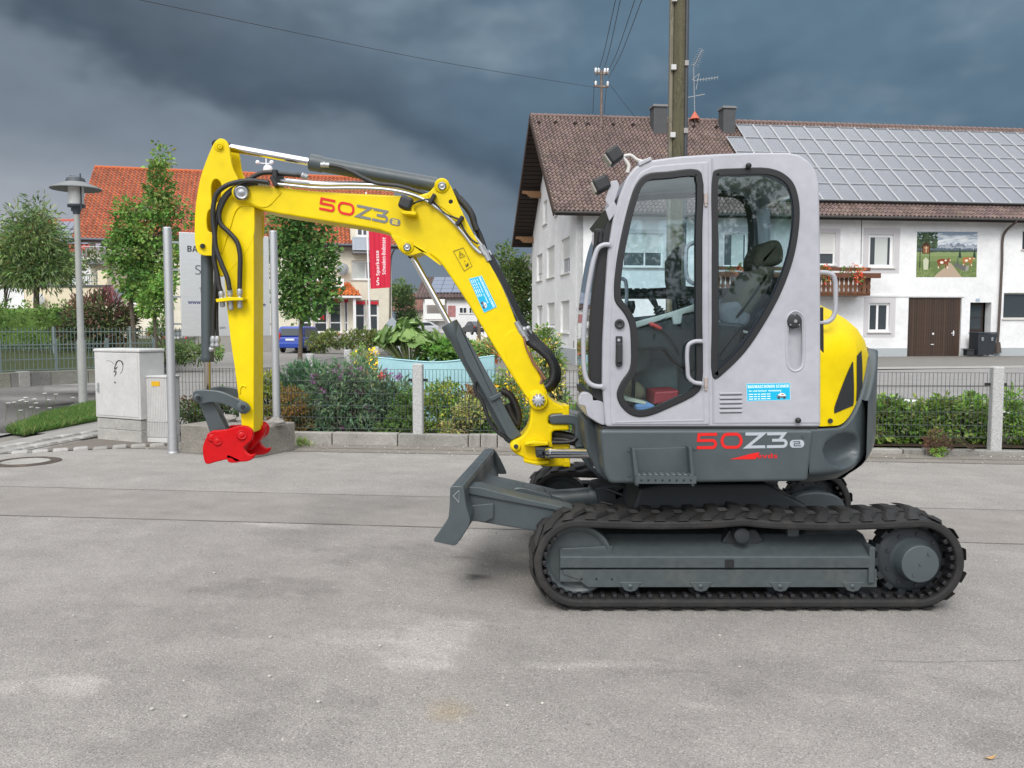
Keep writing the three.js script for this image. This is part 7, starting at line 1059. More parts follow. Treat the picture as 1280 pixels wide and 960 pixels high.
// ---------- fences ----------
function wirePanel(parent, a, b, h, pitch = 0.05, rails = [0.02, 0.2, 0.4, 0.6, 0.8, 1], r = 0.0032) {
  const d = b.clone().sub(a), l = d.length(), n = Math.round(l / pitch), u = d.clone().normalize(), nn = V(-u.z, 0, u.x), out = [];
  for (let i = 0; i <= n; i++) { const p = a.clone().lerp(b, i / n); out.push(cyl(p, p.clone().add(V(0, h, 0)), r, r, 4, true)); }
  for (const f of rails) for (const s of [-1, 1]) { const o = nn.clone().multiplyScalar(s * 0.006).add(V(0, f * h, 0)); out.push(cyl(a.clone().add(o), b.clone().add(o), r * 0.8, r * 0.8, 4, true)); }
  return mesh('wire_panel', out, FENCE, parent);
}
const FENCE = mat([0.085, 0.10, 0.10], 0.5, { metalness: 0.3 });
const postGeo = [0, 1, 2].map((k) => { const g = new RoundedBoxGeometry(0.135, 1.2, 0.13, 6, 0.02), p = g.attributes.position; for (let i = 0; i < p.count; i++) { const x = p.getX(i), y = p.getY(i), z = p.getZ(i); p.setXYZ(i, x + 0.008 * fbm3(y * 9, z * 12 + k * 5, 1, 3), y + (y > 0.55 ? 0.014 * perlin.noise(x * 20, z * 20, k) : 0), z + 0.008 * fbm3(x * 12, y * 9 + k * 7, 4, 3)); } g.computeVertexNormals(); const q = fin(g); q.userData.done = true; return q; });
{
  const t = thing('garden_fence', 'low wire mesh fence with rough granite posts along the planting bed, behind the excavator', 'fence');
  const posts = [-2.44, 0, 2.42, 4.88, 7.34, 9.8, 12.3];
  posts.forEach((s, i) => {
    const p = F(s, 0.02), m = new THREE.Mesh(postGeo[i % 3], M.granite); m.name = 'granite_post'; m.position.set(p.x, 0.5, p.z); m.rotation.y = FY + RR(-0.05, 0.05); m.castShadow = m.receiveShadow = true; t.add(m);
    mesh('fence_clip', [rbox(-0.13, 0.13, -0.018, 0.018, -0.012, 0.012, 0.004).rotateY(FY).translate(p.x, 0.88, p.z - 0.02)], M.black, t);
    if (i) wirePanel(t, F(posts[i - 1] + 0.09, -0.03, 0.19), F(s - 0.09, -0.03, 0.19), 0.83);
  });
  wirePanel(t, F(-3.62, -0.03, 0.04), F(-2.53, -0.03, 0.04), 0.98);
  const u = thing('side_fence', 'wire mesh fence with granite posts running back beside the parking area, left of the bushes', 'fence'), b0 = V(-3.75, 0, -12.2), b1 = V(-3.0, 0, -23.5);
  const sp = [0.02, 0.245, 0.47, 0.70, 0.93];
  sp.forEach((f, i) => { const p = b0.clone().lerp(b1, f), m = new THREE.Mesh(postGeo[(i + 1) % 3], M.granite); m.name = 'granite_post'; m.position.set(p.x, 0.52, p.z); m.castShadow = m.receiveShadow = true; u.add(m); if (i) wirePanel(u, b0.clone().lerp(b1, sp[i - 1]), p, 0.98, 0.06); });
}
{ // railing with pickets on the low wall at the left
  const a = G(-160, 493), b = G(196, 474.5), wl = thing('garden_wall', 'low grey concrete garden wall with green picket railing across the side road', 'wall', [a.x, 0, a.z], Math.atan2(-(b.z - a.z), b.x - a.x)), L = b.clone().sub(a).length();
  const n = 7; for (let i = 0; i < n; i++) mesh('wall_block', rbox(i * L / n + 0.006, (i + 1) * L / n - 0.006, -0.1, 0.38, -0.24, 0, 0.012), mat([0.27 + 0.02 * (i % 3), 0.265 + 0.02 * (i % 3), 0.255], 0.95, { map: scaled(T.concrete, 2), bumpMap: scaled(T.stucco, 0.8), bumpScale: 0.01 }), wl);
  for (const x of [L * 0.475, L * 0.8]) mesh('wall_pier', rbox(x - 0.14, x + 0.14, -0.1, 0.40, -0.26, 0.03, 0.015), mat([0.42, 0.41, 0.39], 0.95, { map: scaled(T.concrete, 2) }), wl);
  const rm = mat([0.15, 0.19, 0.185], 0.55), nP = Math.round(L / 0.115);
  mesh('railing', [box(0, L, 0.42, 0.445, -0.14, -0.11), box(0, L, 0.70, 0.725, -0.14, -0.11), box(0, L, 1.09, 1.12, -0.14, -0.11), ...Array.from({ length: nP + 1 }, (_, i) => box(-0.006, 0.006, 0.40, 1.19, -0.133, -0.119).translate(i * L / nP, 0, 0))], rm, wl);
  for (let i = 0; i <= 5; i++) mesh('railing_post', box(i * L / 5 - 0.03, i * L / 5 + 0.03, 0.37, 1.27, -0.16, -0.1), rm, wl);
  // a second railing further back, on the rising lawn before the hedge
  const c = V(-32, 0.70, -29), d = V(-11.0, 0.72, -30.5), w2 = thing('picket_railing', 'dark green picket railing at the back of the lawn, before the hedge', 'fence', [c.x, c.y, c.z], Math.atan2(-(d.z - c.z), d.x - c.x)), L2 = d.clone().sub(c).length(), n2 = Math.round(L2 / 0.13);
  mesh('railing', [box(0, L2, 0.12, 0.15, -0.02, 0.02), box(0, L2, 0.7, 0.73, -0.02, 0.02), ...Array.from({ length: n2 + 1 }, (_, i) => box(-0.01, 0.01, 0.03, 0.86, -0.01, 0.01).translate(i * L2 / n2, 0, 0))], mat([0.10, 0.14, 0.13], 0.6), w2);
  for (let i = 0; i <= 8; i++) mesh('railing_post', box(i * L2 / 8 - 0.035, i * L2 / 8 + 0.035, -0.1, 0.9, -0.035, 0.035), mat([0.16, 0.2, 0.2], 0.6), w2);
  const f0 = a.clone().add(V(0, 0.33, -0.25)), f1 = b.clone().add(V(0, 0.33, -0.25));
  struct('lawn', [quadMesh(V(-40, 0.78, -32), V(-13, 0.78, -32.5), f1, f0, 60, 24), quadMesh(V(-60, 0.95, -46), V(-17, 0.95, -46), V(-13, 0.78, -32.5), V(-40, 0.78, -32))], mat([0.13, 0.19, 0.055], 0.95, { map: scaled(T.soil, 1.8), bumpMap: scaled(T.stucco, 0.4), bumpScale: 0.08 }));
}
// ---------- street lamp ----------
{
  const b = G(104, 504), z = -b.z, t = thing('street_lamp', 'pale grey street lamp with wide disc hood on the grass verge, left', 'street lamp', [b.x, 0, b.z]), yy = (py) => P(97, py, z).y, k = (px) => px * (z / FPX);
  const pm = mat([0.42, 0.43, 0.40], 0.6, { map: T.grime });
  mesh('lamp_post', rodlathe(V(0, 0, 0), V(0, yy(266), 0), [[0, 0.085], [0.2, 0.085], [0.335, 0.082], [0.34, 0.068], [1, 0.055]], 24), pm, t);
  const dk = mat([0.055, 0.065, 0.08], 0.5), h = part('lamp_head', t);
  mesh('lamp_cone', rodlathe(V(0, yy(268), 0), V(0, yy(256), 0), [[0, 0.06], [0.1, 0.07], [0.7, 0.1], [0.75, 0.17], [1, 0.17], [1, 0.001]], 24), dk, h);
  mesh('lamp_hood', new THREE.LatheGeometry([[0.001, yy(222)], [0.15, yy(222)], [0.17, yy(227)], [k(29), yy(235)], [k(29.5), yy(236.5)], [k(29), yy(237)], [0.17, yy(232)], [0.001, yy(232)]].map((p) => new THREE.Vector2(...p)), 48), mat([0.19, 0.2, 0.2], 0.5, { side: THREE.DoubleSide }), h);
  mesh('lamp_cap', rodlathe(V(0, yy(227), 0), V(0, yy(219.5), 0), [[0, 0.19], [0.5, 0.17], [0.8, 0.12], [1, 0.02], [1, 0.001]], 24), dk, h);
  mesh('lamp_glass', rodlathe(V(0, yy(256), 0), V(0, yy(232), 0), [[0, 0.12], [0.1, 0.15], [0.9, 0.15], [1, 0.14]], 28), mat([0.78, 0.78, 0.76], 0.3), h);
  mesh('lamp_bar', [0.6, 0.6 + Math.PI].map((a) => cyl(V(Math.cos(a) * 0.185, yy(263), Math.sin(a) * 0.185), V(Math.cos(a) * 0.185, yy(218), Math.sin(a) * 0.185), 0.016, 0.016, 8)), dk, h);
}
// ---------- cabinets ----------
{
  const z = 11.75, a = P(119, 553, z), m = mat([0.66, 0.655, 0.64], 0.7, { map: T.grime, bumpMap: scaled(T.stucco, 0.7), bumpScale: 0.002 }), yy = (py) => P(150, py, z).y;
  const A = G(121, 549.5), Bc = G(177, 554.5), ang = Math.atan2(-(Bc.z - A.z), Bc.x - A.x), t = thing('utility_cabinet', 'tall light grey utility cabinet with a sprayed broken heart, left of the pole', 'cabinet', [A.x, 0, A.z], ang), w = A.distanceTo(Bc), h = yy(436), d = 0.42; void a;
  mesh('plinth', [rbox(0.01, w - 0.01, -0.03, yy(537), -d, -0.005, 0.008), rbox(0.015, w - 0.015, yy(537) + 0.004, yy(524), -d + 0.004, -0.009, 0.006)], mat([0.50, 0.49, 0.47], 0.85, { map: T.concrete }), t);
  mesh('body', [rbox(0, w, yy(523), h - 0.05, -d, 0, 0.012), rbox(-0.012, w + 0.012, h - 0.048, h, -d - 0.012, 0.012, 0.02)], m, t);
  mesh('door_panel', [rbox(0.03, w - 0.03, yy(520), h - 0.06, -0.01, 0.008, 0.006)], m, t);
  mesh('handle', [rbox(0.075, 0.1, yy(491), yy(479), 0.008, 0.03, 0.006), cyl(V(0.066, yy(488), 0.0), V(0.066, yy(488), 0.02), 0.016)], M.zinc, t);
  mesh('spray_drawing', quadMesh(V(w * 0.25, yy(447), 0.0105), V(w * 0.72, yy(447), 0.0105), V(w * 0.72, yy(484), 0.0105), V(w * 0.25, yy(484), 0.0105)), decalMat(canvasTex(256, 400, (c) => { c.strokeStyle = 'rgba(40,38,38,.9)'; c.lineWidth = 9; c.lineCap = 'round'; c.beginPath(); c.moveTo(120, 130); c.lineTo(138, 90); c.lineTo(118, 150); c.lineTo(150, 130); c.lineTo(112, 190); c.lineTo(140, 190); c.lineTo(118, 250); c.stroke(); c.beginPath(); c.moveTo(112, 190); c.lineTo(138, 200); c.lineTo(128, 230); c.stroke(); c.lineWidth = 14; c.beginPath(); c.moveTo(138, 92); c.bezierCurveTo(148, 20, 215, 20, 222, 92); c.stroke(); c.lineWidth = 6; c.beginPath(); c.moveTo(222, 90); c.bezierCurveTo(228, 140, 205, 190, 190, 210); c.stroke(); c.lineWidth = 4; c.beginPath(); c.moveTo(20, 52); c.bezierCurveTo(50, 30, 90, 50, 112, 86); c.stroke(); c.fillStyle = 'rgba(40,38,38,.9)'; c.beginPath(); c.arc(122, 338, 10, 0, 7); c.fill(); c.fillRect(112, 320, 8, 20); })), t, true);
  const C = G(178.5, 553), D2 = G(210, 554.2), ang2 = Math.atan2(-(D2.z - C.z), D2.x - C.x), s = thing('small_cabinet', 'lower ribbed grey utility cabinet with yellow sticker, between tall cabinet and pole', 'cabinet', [C.x, 0, C.z], ang2), w2 = C.distanceTo(D2), h2 = P(195, 470.5, 11.6).y;
  const y2 = (py) => P(195, py, 11.6).y;
  mesh('body', [rbox(0, w2, -0.03, y2(547) - 0.003, -0.28, 0, 0.008), rbox(0.004, w2 - 0.004, y2(547), y2(528), -0.276, -0.004, 0.008), rbox(0, w2, y2(527.5), h2 - 0.02, -0.28, 0, 0.008), rbox(-0.012, w2 + 0.012, h2 - 0.018, h2 + 0.008, -0.295, 0.014, 0.008)], m, s);
  mesh('door_rib', Array.from({ length: 14 }, (_, i) => rbox(-0.006, 0.006, y2(546), h2 - 0.03, 0, 0.006, 0.003, 1).translate(lerp(0.03, w2 - 0.03, i / 13), 0, 0)), m, s);
  mesh('handle', [rbox(0.045, 0.065, y2(509), y2(496), 0.006, 0.03, 0.005)], M.zinc, s);
  mesh('yellow_sticker', box(w2 * 0.42, w2 * 0.75, y2(482.5), y2(476.5), 0.006, 0.008), mat([0.75, 0.58, 0.05], 0.6, { map: canvasTex(64, 32, (c) => { c.fillStyle = '#f3d33c'; c.fillRect(0, 0, 64, 32); c.fillStyle = '#b8922a'; for (const x of [12, 26, 42]) c.fillRect(x, 8, 8, 16); }) }), s);
}
// ---------- poles and steel sign ----------
{
  const pole = (px, pyB, pyT, r, label) => { const b = G(px, pyB), t = thing('steel_pole', label, 'pole', [b.x, 0, b.z], 0); const h = P(px - (pyB - pyT) * 0.006, pyT, -b.z).y; mesh('pole_tube', rodlathe(V(0, 0, 0), V(0, h, 0), [[0, 0.001], [0, r], [0.995, r], [1, r * 0.9], [1, 0.001]], 24), mat([0.52, 0.53, 0.54], 0.38, { metalness: 0.55 }), t); mesh('pole_sleeve', rodlathe(V(0, 0, 0), V(0, 0.22, 0), [[0, r * 1.5], [0.1, r * 1.45], [0.12, r * 1.22], [1, r * 1.22], [1, r]], 20), M.zinc, t); return [b, h]; };
  const [b1, h1] = pole(216.5, 566, 284, 0.052, 'brushed steel sign pole left of the excavator arm, beside the grey cabinets');
  const [b2, h2] = pole(346.5, 557, 288.5, 0.05, 'brushed steel sign pole right of the excavator arm, behind the concrete block'); void h1; void h2;
  const d = b2.clone().sub(b1), L = d.length(), ang = Math.atan2(-d.z, d.x), g = frameAt('company_sign', 'brushed steel company sign panel between two poles, half hidden by the yellow arm', 'sign', [b1.x, 0, b1.z], ang), t = g.g;
  const a = g.at(223.5, 290), q = g.at(338, 419.5), yt2 = a.y, yb2 = (q.y + g.at(225, 421).y) / 2;
  mesh('panel', rbox(a.x, q.x, yb2, yt2, -0.012, 0.012, 0.008), mat([0.86, 0.87, 0.87], 0.36, { metalness: 0.6, map: dataTex(256, (u, v, x, y, o) => grey(o, g8(0.8 + 0.1 * (tfbm(u * 0.1, v, 64, 5, 3) - 0.5))), true, 0.6) }), t);
  mesh('panel_bracket', [0.12, 0.38, 0.64, 0.9].flatMap((f) => [box(0.05, a.x - 0.002, lerp(yb2, yt2, f) - 0.012, lerp(yb2, yt2, f) + 0.012, -0.01, 0.01), box(q.x + 0.002, L - 0.055, lerp(yb2, yt2, f) - 0.012, lerp(yb2, yt2, f) + 0.012, -0.01, 0.01)]), M.steel, t);
  const W2 = q.x - a.x, H2 = yt2 - yb2;
  mesh('lettering', quadMesh(V(a.x, yt2, 0.015), V(q.x, yt2, 0.015), V(q.x, yb2, 0.015), V(a.x, yb2, 0.015)), decalMat(canvasTex(1024, Math.round(1024 * H2 / W2), (c, w, h) => { c.fillStyle = '#3b3d42'; c.font = 'bold 96px sans-serif'; c.fillText('BA', 78, h * 0.185); c.textAlign = 'right'; c.fillText('N', w - 60, h * 0.185); c.textAlign = 'left'; c.font = '150px sans-serif'; c.fillStyle = '#5a5d63'; c.fillText('S', 160, h * 0.40); c.font = '78px sans-serif'; c.fillStyle = '#3b3d42'; c.fillText('T', 205, h * 0.575); c.font = 'bold 58px sans-serif'; c.fillStyle = '#252c6b'; c.fillText('www.', 78, h * 0.685); c.textAlign = 'right'; c.fillText('.de', w - 50, h * 0.70); c.textAlign = 'center'; c.fillStyle = '#3b3d42'; c.font = '50px sans-serif'; c.fillText('om', 460, h * 0.93); })), t, true);
}
// ---------- concrete block with rubble ----------
{
  const A = G(226, 566), B2 = G(318, 573), C = G(362, 562.5), ang = Math.atan2(-(B2.z - A.z), B2.x - A.x), w = A.distanceTo(B2), d = B2.distanceTo(C), t = thing('concrete_block', 'rough grey concrete block on the ground behind the red coupler', 'concrete block', [A.x, 0, A.z], ang), h = 0.37;
  const blk = new RoundedBoxGeometry(w, h, 0.8, 8, 0.02), p = blk.attributes.position; for (let i = 0; i < p.count; i++) { const k = 0.014; p.setXYZ(i, p.getX(i) + k * fbm3(p.getY(i) * 7, p.getZ(i) * 7, 2, 4), p.getY(i) + k * 1.5 * fbm3(p.getX(i) * 7, p.getZ(i) * 7, 6, 4), p.getZ(i) + k * fbm3(p.getX(i) * 7, p.getY(i) * 7, 9, 4)); } blk.computeVertexNormals(); void d;
  mesh('block', blk.translate(w / 2, h / 2 - 0.01, -0.4), mat([0.36, 0.335, 0.30], 0.95, { map: T.concrete, bumpMap: scaled(T.stucco, 0.5), bumpScale: 0.02 }), t);
  const rock = (x, z, s, label) => { const g = new THREE.IcosahedronGeometry(1, 3), q = g.attributes.position; for (let i = 0; i < q.count; i++) { const k = 1 + 0.5 * fbm3(q.getX(i) * 1.3 + x * 9, q.getY(i) * 1.3, q.getZ(i) * 1.3 + z * 9, 3); q.setXYZ(i, q.getX(i) * k * s, q.getY(i) * k * s * 0.5, q.getZ(i) * k * s * 0.8); } g.computeVertexNormals(); const m = mesh('rubble_stone', g, mat([0.48, 0.45, 0.42], 0.95, { map: T.concrete, bumpMap: scaled(T.stucco, 0.3), bumpScale: 0.02 })); m.position.copy(t.localToWorld(V(x, h + s * 0.18, -0.4 + z))); tag(m, label, 'stone', 'rubble stones on the concrete block'); };
  t.updateMatrixWorld(true); reseed(70); rock(w * 0.27, -0.1, 0.13, 'leftmost pale broken stone on top of the concrete block'); rock(w * 0.47, -0.15, 0.10, 'middle pale broken stone on top of the concrete block, behind the coupler link'); rock(w * 0.97, -0.05, 0.12, 'pale broken stone on the right end of the concrete block, behind the arm tip');
}
// ---------- utility pole behind the cab ----------
{
  const z = 13.2, b = P(841.5, 480, z), t = thing('utility_pole', 'weathered wooden utility pole with dark cable pipe, rising behind the cab', 'pole', [b.x, 0, -z]), s = z / FPX;
  mesh('pole_shaft', rodlathe(V(1.8 * s, 0, 0), V(1.8 * s, 9.5, 0), [[0, 0.001], [0, 9 * s], [1, 6.4 * s], [1, 0.001]], 24), mat([0.205, 0.19, 0.12], 0.95, { map: scaled(T.wood, 1.6, 3.2), bumpMap: scaled(T.stucco, 0.25), bumpScale: 0.02 }), t);
  mesh('side_batten', [rbox(-10 * s, -5.6 * s, 0, 9.5, -0.06, 0.05, 0.015)], mat([0.24, 0.22, 0.17], 0.95, { map: scaled(T.wood, 1.2, 3) }), t);
  mesh('cable_pipe', [cyl(V(11.4 * s, 0.1, 0.02), V(10.4 * s, 9.5, 0.02), 0.031, 0.031, 12)], mat([0.05, 0.055, 0.065], 0.5), t);
  for (const py of [3, 88, 172]) { const y = P(842, py, z).y; mesh('pipe_clamp', [rbox(8 * s, 13 * s, y + 0.05, y + 0.13, -0.02, 0.075, 0.008)], mat([0.32, 0.30, 0.29], 0.6), t); mesh('white_clip', [rbox(-8.8 * s, -2.5 * s, y - 0.02, y + 0.06, 0.06, 0.11, 0.008)], mat([0.55, 0.55, 0.54], 0.6), t); }
}
// ---------- flag, road signs ----------
{
  const z = 56, b = P(463, 419, z), t = thing('flag_pole', 'thin white flag pole before the bank building', 'pole', [b.x, b.y - 0.3, -z]), h = P(459, 240, z).y - b.y + 0.3;
  mesh('pole_tube', cyl(V(0, 0, 0), V(-0.18, h, 0), 0.07, 0.05, 12), M.white, t);
  const c = [[460.5, 288], [488.5, 289], [488, 359.5], [463, 361]].map(([x, y]) => P(x, y, z - 0.15)), g = quadMesh(...c, 14, 30), p = g.attributes.position; for (let i = 0; i < p.count; i++) p.setZ(i, p.getZ(i) + 0.12 * Math.sin(p.getX(i) * 3.2 + p.getY(i) * 0.5)); g.computeVertexNormals();
  tag(mesh('bank_banner', g, mat([0.9, 0.9, 0.9], 0.8, { side: THREE.DoubleSide, map: canvasTex(256, 660, (k, w, h2) => { k.fillStyle = '#d5203f'; k.fillRect(0, 0, w, h2); for (let i = 0; i < 9; i++) { k.fillStyle = i % 2 ? 'rgba(255,120,140,.10)' : 'rgba(120,0,20,.10)'; k.fillRect(i * 29, 0, 16, h2); } k.fillStyle = '#f7e9ea'; k.save(); k.translate(98, 560); k.rotate(-Math.PI / 2); k.font = 'bold 60px sans-serif'; k.fillText('Sparkasse', 45, 20); k.fillText('Schwaben-Bodensee', 55, 100, 430); k.restore(); k.font = 'bold 84px sans-serif'; k.fillText('S', 72, 622); k.beginPath(); k.arc(98, 545, 11, 0, 7); k.fill(); }) }), scene, true), 'red Sparkasse banner hanging under the boom from the white flag pole', 'banner');
  const y = G(150, 452), u = thing('road_sign', 'triangular road sign seen from behind, on a pole by the left tree', 'road sign', [y.x, 0, y.z]), hh = P(150, 362, -y.z).y; const w = 0.42;
  mesh('sign_post', cyl(V(0, 0, 0), V(0, hh + 0.1, 0), 0.035, 0.035, 10), M.zinc, u); mesh('sign_plate', ext(soft([[-w, hh], [w, hh], [0, hh - 0.8]], 0.05), -0.05, -0.036, 0.003).translate(0, 0, 0), mat([0.20, 0.24, 0.28], 0.6), u);
  const v = P(490.5, 418, 52), vv = thing('road_sign', 'small diamond shaped road sign at the bank building corner', 'road sign', [v.x, v.y - 0.2, v.z]), h3 = P(490, 405, 52).y - v.y + 0.2; mesh('sign_post', cyl(V(0, 0, 0), V(0, h3, 0), 0.04, 0.04, 8), M.zinc, vv); mesh('sign_plate', ext(soft([[-0.42, h3], [0, h3 - 0.45], [0.42, h3], [0, h3 + 0.45]], 0.05), -0.07, -0.05, 0.004), mat([0.36, 0.40, 0.44], 0.6), vv);
}
// ---------- light blue planter ----------
{
  const z = 13.6, t = thing('blue_planter', 'large light blue curved planter tub behind the fence, with plants growing out of it', 'planter'), m = mat([0.50, 0.83, 0.90], 0.55, { map: T.grime, side: THREE.DoubleSide });
  const wall = (dz, hA, hM, hB, xa, xb) => { const g = new THREE.PlaneGeometry(1, 1, 40, 10), p = g.attributes.position, u = g.attributes.uv; for (let i = 0; i < p.count; i++) { const s = u.getX(i), v = u.getY(i), top = lerp(lerp(hA, hM, sstep(s, 0, 0.5)), hB, sstep(s, 0.5, 1)); p.setXYZ(i, lerp(xa, xb, s), v * top, -z + dz + 0.22 * (1 - (2 * s - 1) ** 2) * (dz > -0.5 ? 1 : -1) - 0.10 * (1 - v) ** 2); } g.computeVertexNormals(); return g; };
  const tp = (py) => P(545, py, z).y, xa = P(472.5, 448, z).x, xb = P(618, 446, z).x;
  mesh('tub_front', [wall(0, tp(447), tp(452), tp(444.5), xa, xb)], m, t);
  mesh('tub_back', [wall(-1.5, tp(449), tp(452), tp(444), xa, xb), quadMesh(V(xa, tp(447), -z), V(xa, tp(449), -z - 1.5), V(xa, 0, -z - 1.6), V(xa, 0, -z - 0.1)), quadMesh(V(xb, tp(444.5), -z), V(xb, tp(444), -z - 1.5), V(xb, 0, -z - 1.6), V(xb, 0, -z - 0.1))], m, t);
  mesh('tub_rim', [tube([V(xa, tp(447), -z), V(lerp(xa, xb, 0.25), tp(449.8), -z + 0.17), V(lerp(xa, xb, 0.5), tp(452), -z + 0.22), V(lerp(xa, xb, 0.75), tp(449), -z + 0.17), V(xb, tp(444.5), -z)], 0.012, 6, 40)], m, t);
  mesh('soil', box(xa + 0.05, xb - 0.05, tp(456) - 0.1, tp(456), -z - 1.45, -z - 0.02), mat([0.07, 0.05, 0.035], 0.95), t);
}
// ---------- trees ----------
reseed(900);
const GREEN = [[0.07, 0.125, 0.03], [0.09, 0.15, 0.035], [0.055, 0.105, 0.03], [0.12, 0.17, 0.045]];
const at0 = (px, py) => G(px, py);
function lobesPx(base, z, list) { return list.map(([px, py, rx, ry, rz]) => { const p = P(px, py, z), k = z / FPX; return [p.x - base.x, p.y - base.y, (rz ?? 0) * k * 0.4 * (R() - 0.5), rx * k, ry * k, (rz ?? rx) * k]; }); }
{
  const b = G(171, 462), z = -b.z;
  plant('young_tree', 'slender young tree with upright pointed crown, left of the steel sign', 'tree', b, { trunk: P(171, 300, z).y, r: 0.11, limbs: 14, lobes: lobesPx(b, z, [[202, 195, 6, 9], [203, 215, 10, 13], [201, 238, 14, 16], [197, 262, 19, 16], [158, 264, 9, 13], [158, 285, 17, 18], [190, 288, 26, 18], [163, 313, 25, 20], [203, 318, 20, 16], [168, 340, 28, 20], [196, 346, 20, 16], [224, 260, 8, 6], [232, 272, 6, 4], [178, 362, 22, 10]]), n: 7000, size: 0.155, clump: 0.3, per: 16, wide: 0.75, colors: [[0.075, 0.145, 0.03], [0.10, 0.18, 0.04], [0.06, 0.115, 0.03], [0.15, 0.20, 0.055]] });
  const c = G(196.5, 468), zc = -c.z;
  plant('young_tree', 'low bushy crown on a thin dark trunk right beside the left steel pole', 'tree', c, { trunk: P(196, 372, zc).y, r: 0.075, limbs: 6, lobes: lobesPx(c, zc, [[195, 372, 17, 14], [205, 355, 12, 14], [190, 382, 15, 10]]), n: 1500, size: 0.13, clump: 0.22, per: 14, wide: 0.8, colors: [[0.10, 0.18, 0.035], [0.13, 0.22, 0.05], [0.08, 0.14, 0.03]] });
  const d = G(375, 448), zd = -d.z;
  plant('maple_tree', 'dense green maple tree right of the steel sign, before the bank entrance', 'tree', d, { trunk: P(372, 330, zd).y, r: 0.13, limbs: 12, lobes: lobesPx(d, zd, [[370, 262, 24, 16], [362, 285, 22, 20], [388, 285, 26, 20], [370, 310, 30, 20], [394, 320, 26, 16], [362, 338, 20, 20], [385, 352, 30, 18], [406, 336, 14, 9], [365, 372, 18, 16], [392, 378, 28, 14], [408, 362, 14, 10], [375, 392, 16, 8]]), n: 7000, size: 0.21, clump: 0.42, per: 16, wide: 0.85, colors: [[0.05, 0.105, 0.025], [0.07, 0.14, 0.03], [0.04, 0.085, 0.024], [0.10, 0.17, 0.045]] });
  const e = V(DX(48, 38), 1.0, -38), ze = 38;
  plant('larch_tree', 'feathery light green larch tree with drooping twigs at the left edge', 'tree', e, { trunk: P(46, 292, ze).y, r: 0.16, limbs: 16, lobes: lobesPx(e, ze, [[46, 262, 5, 10], [44, 280, 15, 8], [22, 272, 12, 3], [58, 272, 10, 3], [44, 298, 30, 15], [28, 312, 32, 16]  , [30, 328, 30, 16], [54, 322, 22, 14], [20, 335, 20, 12], [50, 340, 34, 14], [78, 330, 10, 12], [6, 325, 16, 14]]), n: 9000, size: 0.30, clump: 0.55, per: 22, wide: 0.085, droop: 0.55, colors: [[0.115, 0.165, 0.062], [0.145, 0.20, 0.075], [0.085, 0.125, 0.055], [0.18, 0.225, 0.10]] });
  const zf = 40;
  plant('shrub', 'loose grey green shrub at the left edge beside the larch', 'shrub', V(P(8, 400, zf).x, 1.0, -zf), { trunk: 2.4, r: 0.08, lobes: lobesPx(V(P(8, 400, zf).x, 1.0, -zf), zf, [[8, 322, 14, 14], [2, 340, 16, 14], [18, 345, 12, 10]]), n: 1200, size: 0.22, clump: 0.4, colors: [[0.14, 0.18, 0.12], [0.10, 0.14, 0.08]] });
}
{ // clipped hedge and red-leaved bush at the left
  const z = 32.5, bb = V(P(40, 462, z).x, 0.75, -z), w = P(120, 400, z).x - P(-40, 400, z).x, top = P(40, 380, z).y - 0.75;
  const t = thing('clipped_hedge', 'flat topped clipped hedge behind the railing at the left', 'hedge', [bb.x, bb.y, bb.z]);
  const n = 8, lobes = []; for (let i = 0; i < n; i++) for (const [y, ry] of [[top * 0.25, top * 0.28], [top * 0.72, top * 0.27]]) lobes.push([(i / (n - 1) - 0.5) * w, y, 0, w / n * 0.75, ry, 1.0]);
  mesh('stem', Array.from({ length: 8 }, (_, i) => cyl(V((i / 7 - 0.5) * w, 0, 0), V((i / 7 - 0.5) * w, top * 0.8, 0), 0.06, 0.02, 5)), TWIG, t);
  mesh('core', rbox(-w / 2, w / 2, 0, top * 0.9, -0.7, 0.6, 0.25, 3), mat([0.17, 0.29, 0.063], 0.95, { bumpMap: scaled(T.stucco, 0.8), bumpScale: 0.08 }), t);
  mesh('foliage', leaves({ lobes, n: 6500, size: 0.13, clump: 0.3, per: 18, shell: 0.3, colors: [[0.08, 0.14, 0.03], [0.11, 0.17, 0.04], [0.06, 0.10, 0.025]] }), LEAF, t);
  const zr = 32, rb = V(P(124, 455, zr).x, 0.75, -zr);
  plant('red_bush', 'dark bush with reddish shoot tips behind the railing, right of the hedge', 'shrub', rb, { lobes: lobesPx(rb, zr, [[124, 400, 34, 24], [100, 408, 22, 20], [148, 408, 22, 20], [120, 418, 38, 14]]), n: 3600, size: 0.18, clump: 0.32, per: 18, colors: [[0.045, 0.065, 0.025], [0.06, 0.08, 0.03], [0.09, 0.06, 0.04]], limbs: 10, r: 0.03 });
  plant('red_bush', 'pinkish flower spikes topping the dark bush behind the lamp post', 'shrub', rb, { lobes: lobesPx(rb, zr + 0.1, [[96, 385, 8, 8], [112, 376, 8, 8], [130, 374, 9, 8], [144, 382, 8, 7], [156, 396, 7, 7]]), n: 420, size: 0.28, wide: 0.2, up: 1.3, clump: 0.2, per: 10, colors: [[0.20, 0.09, 0.10], [0.14, 0.08, 0.07], [0.07, 0.09, 0.04]], limbs: 12, r: 0.02 });
}
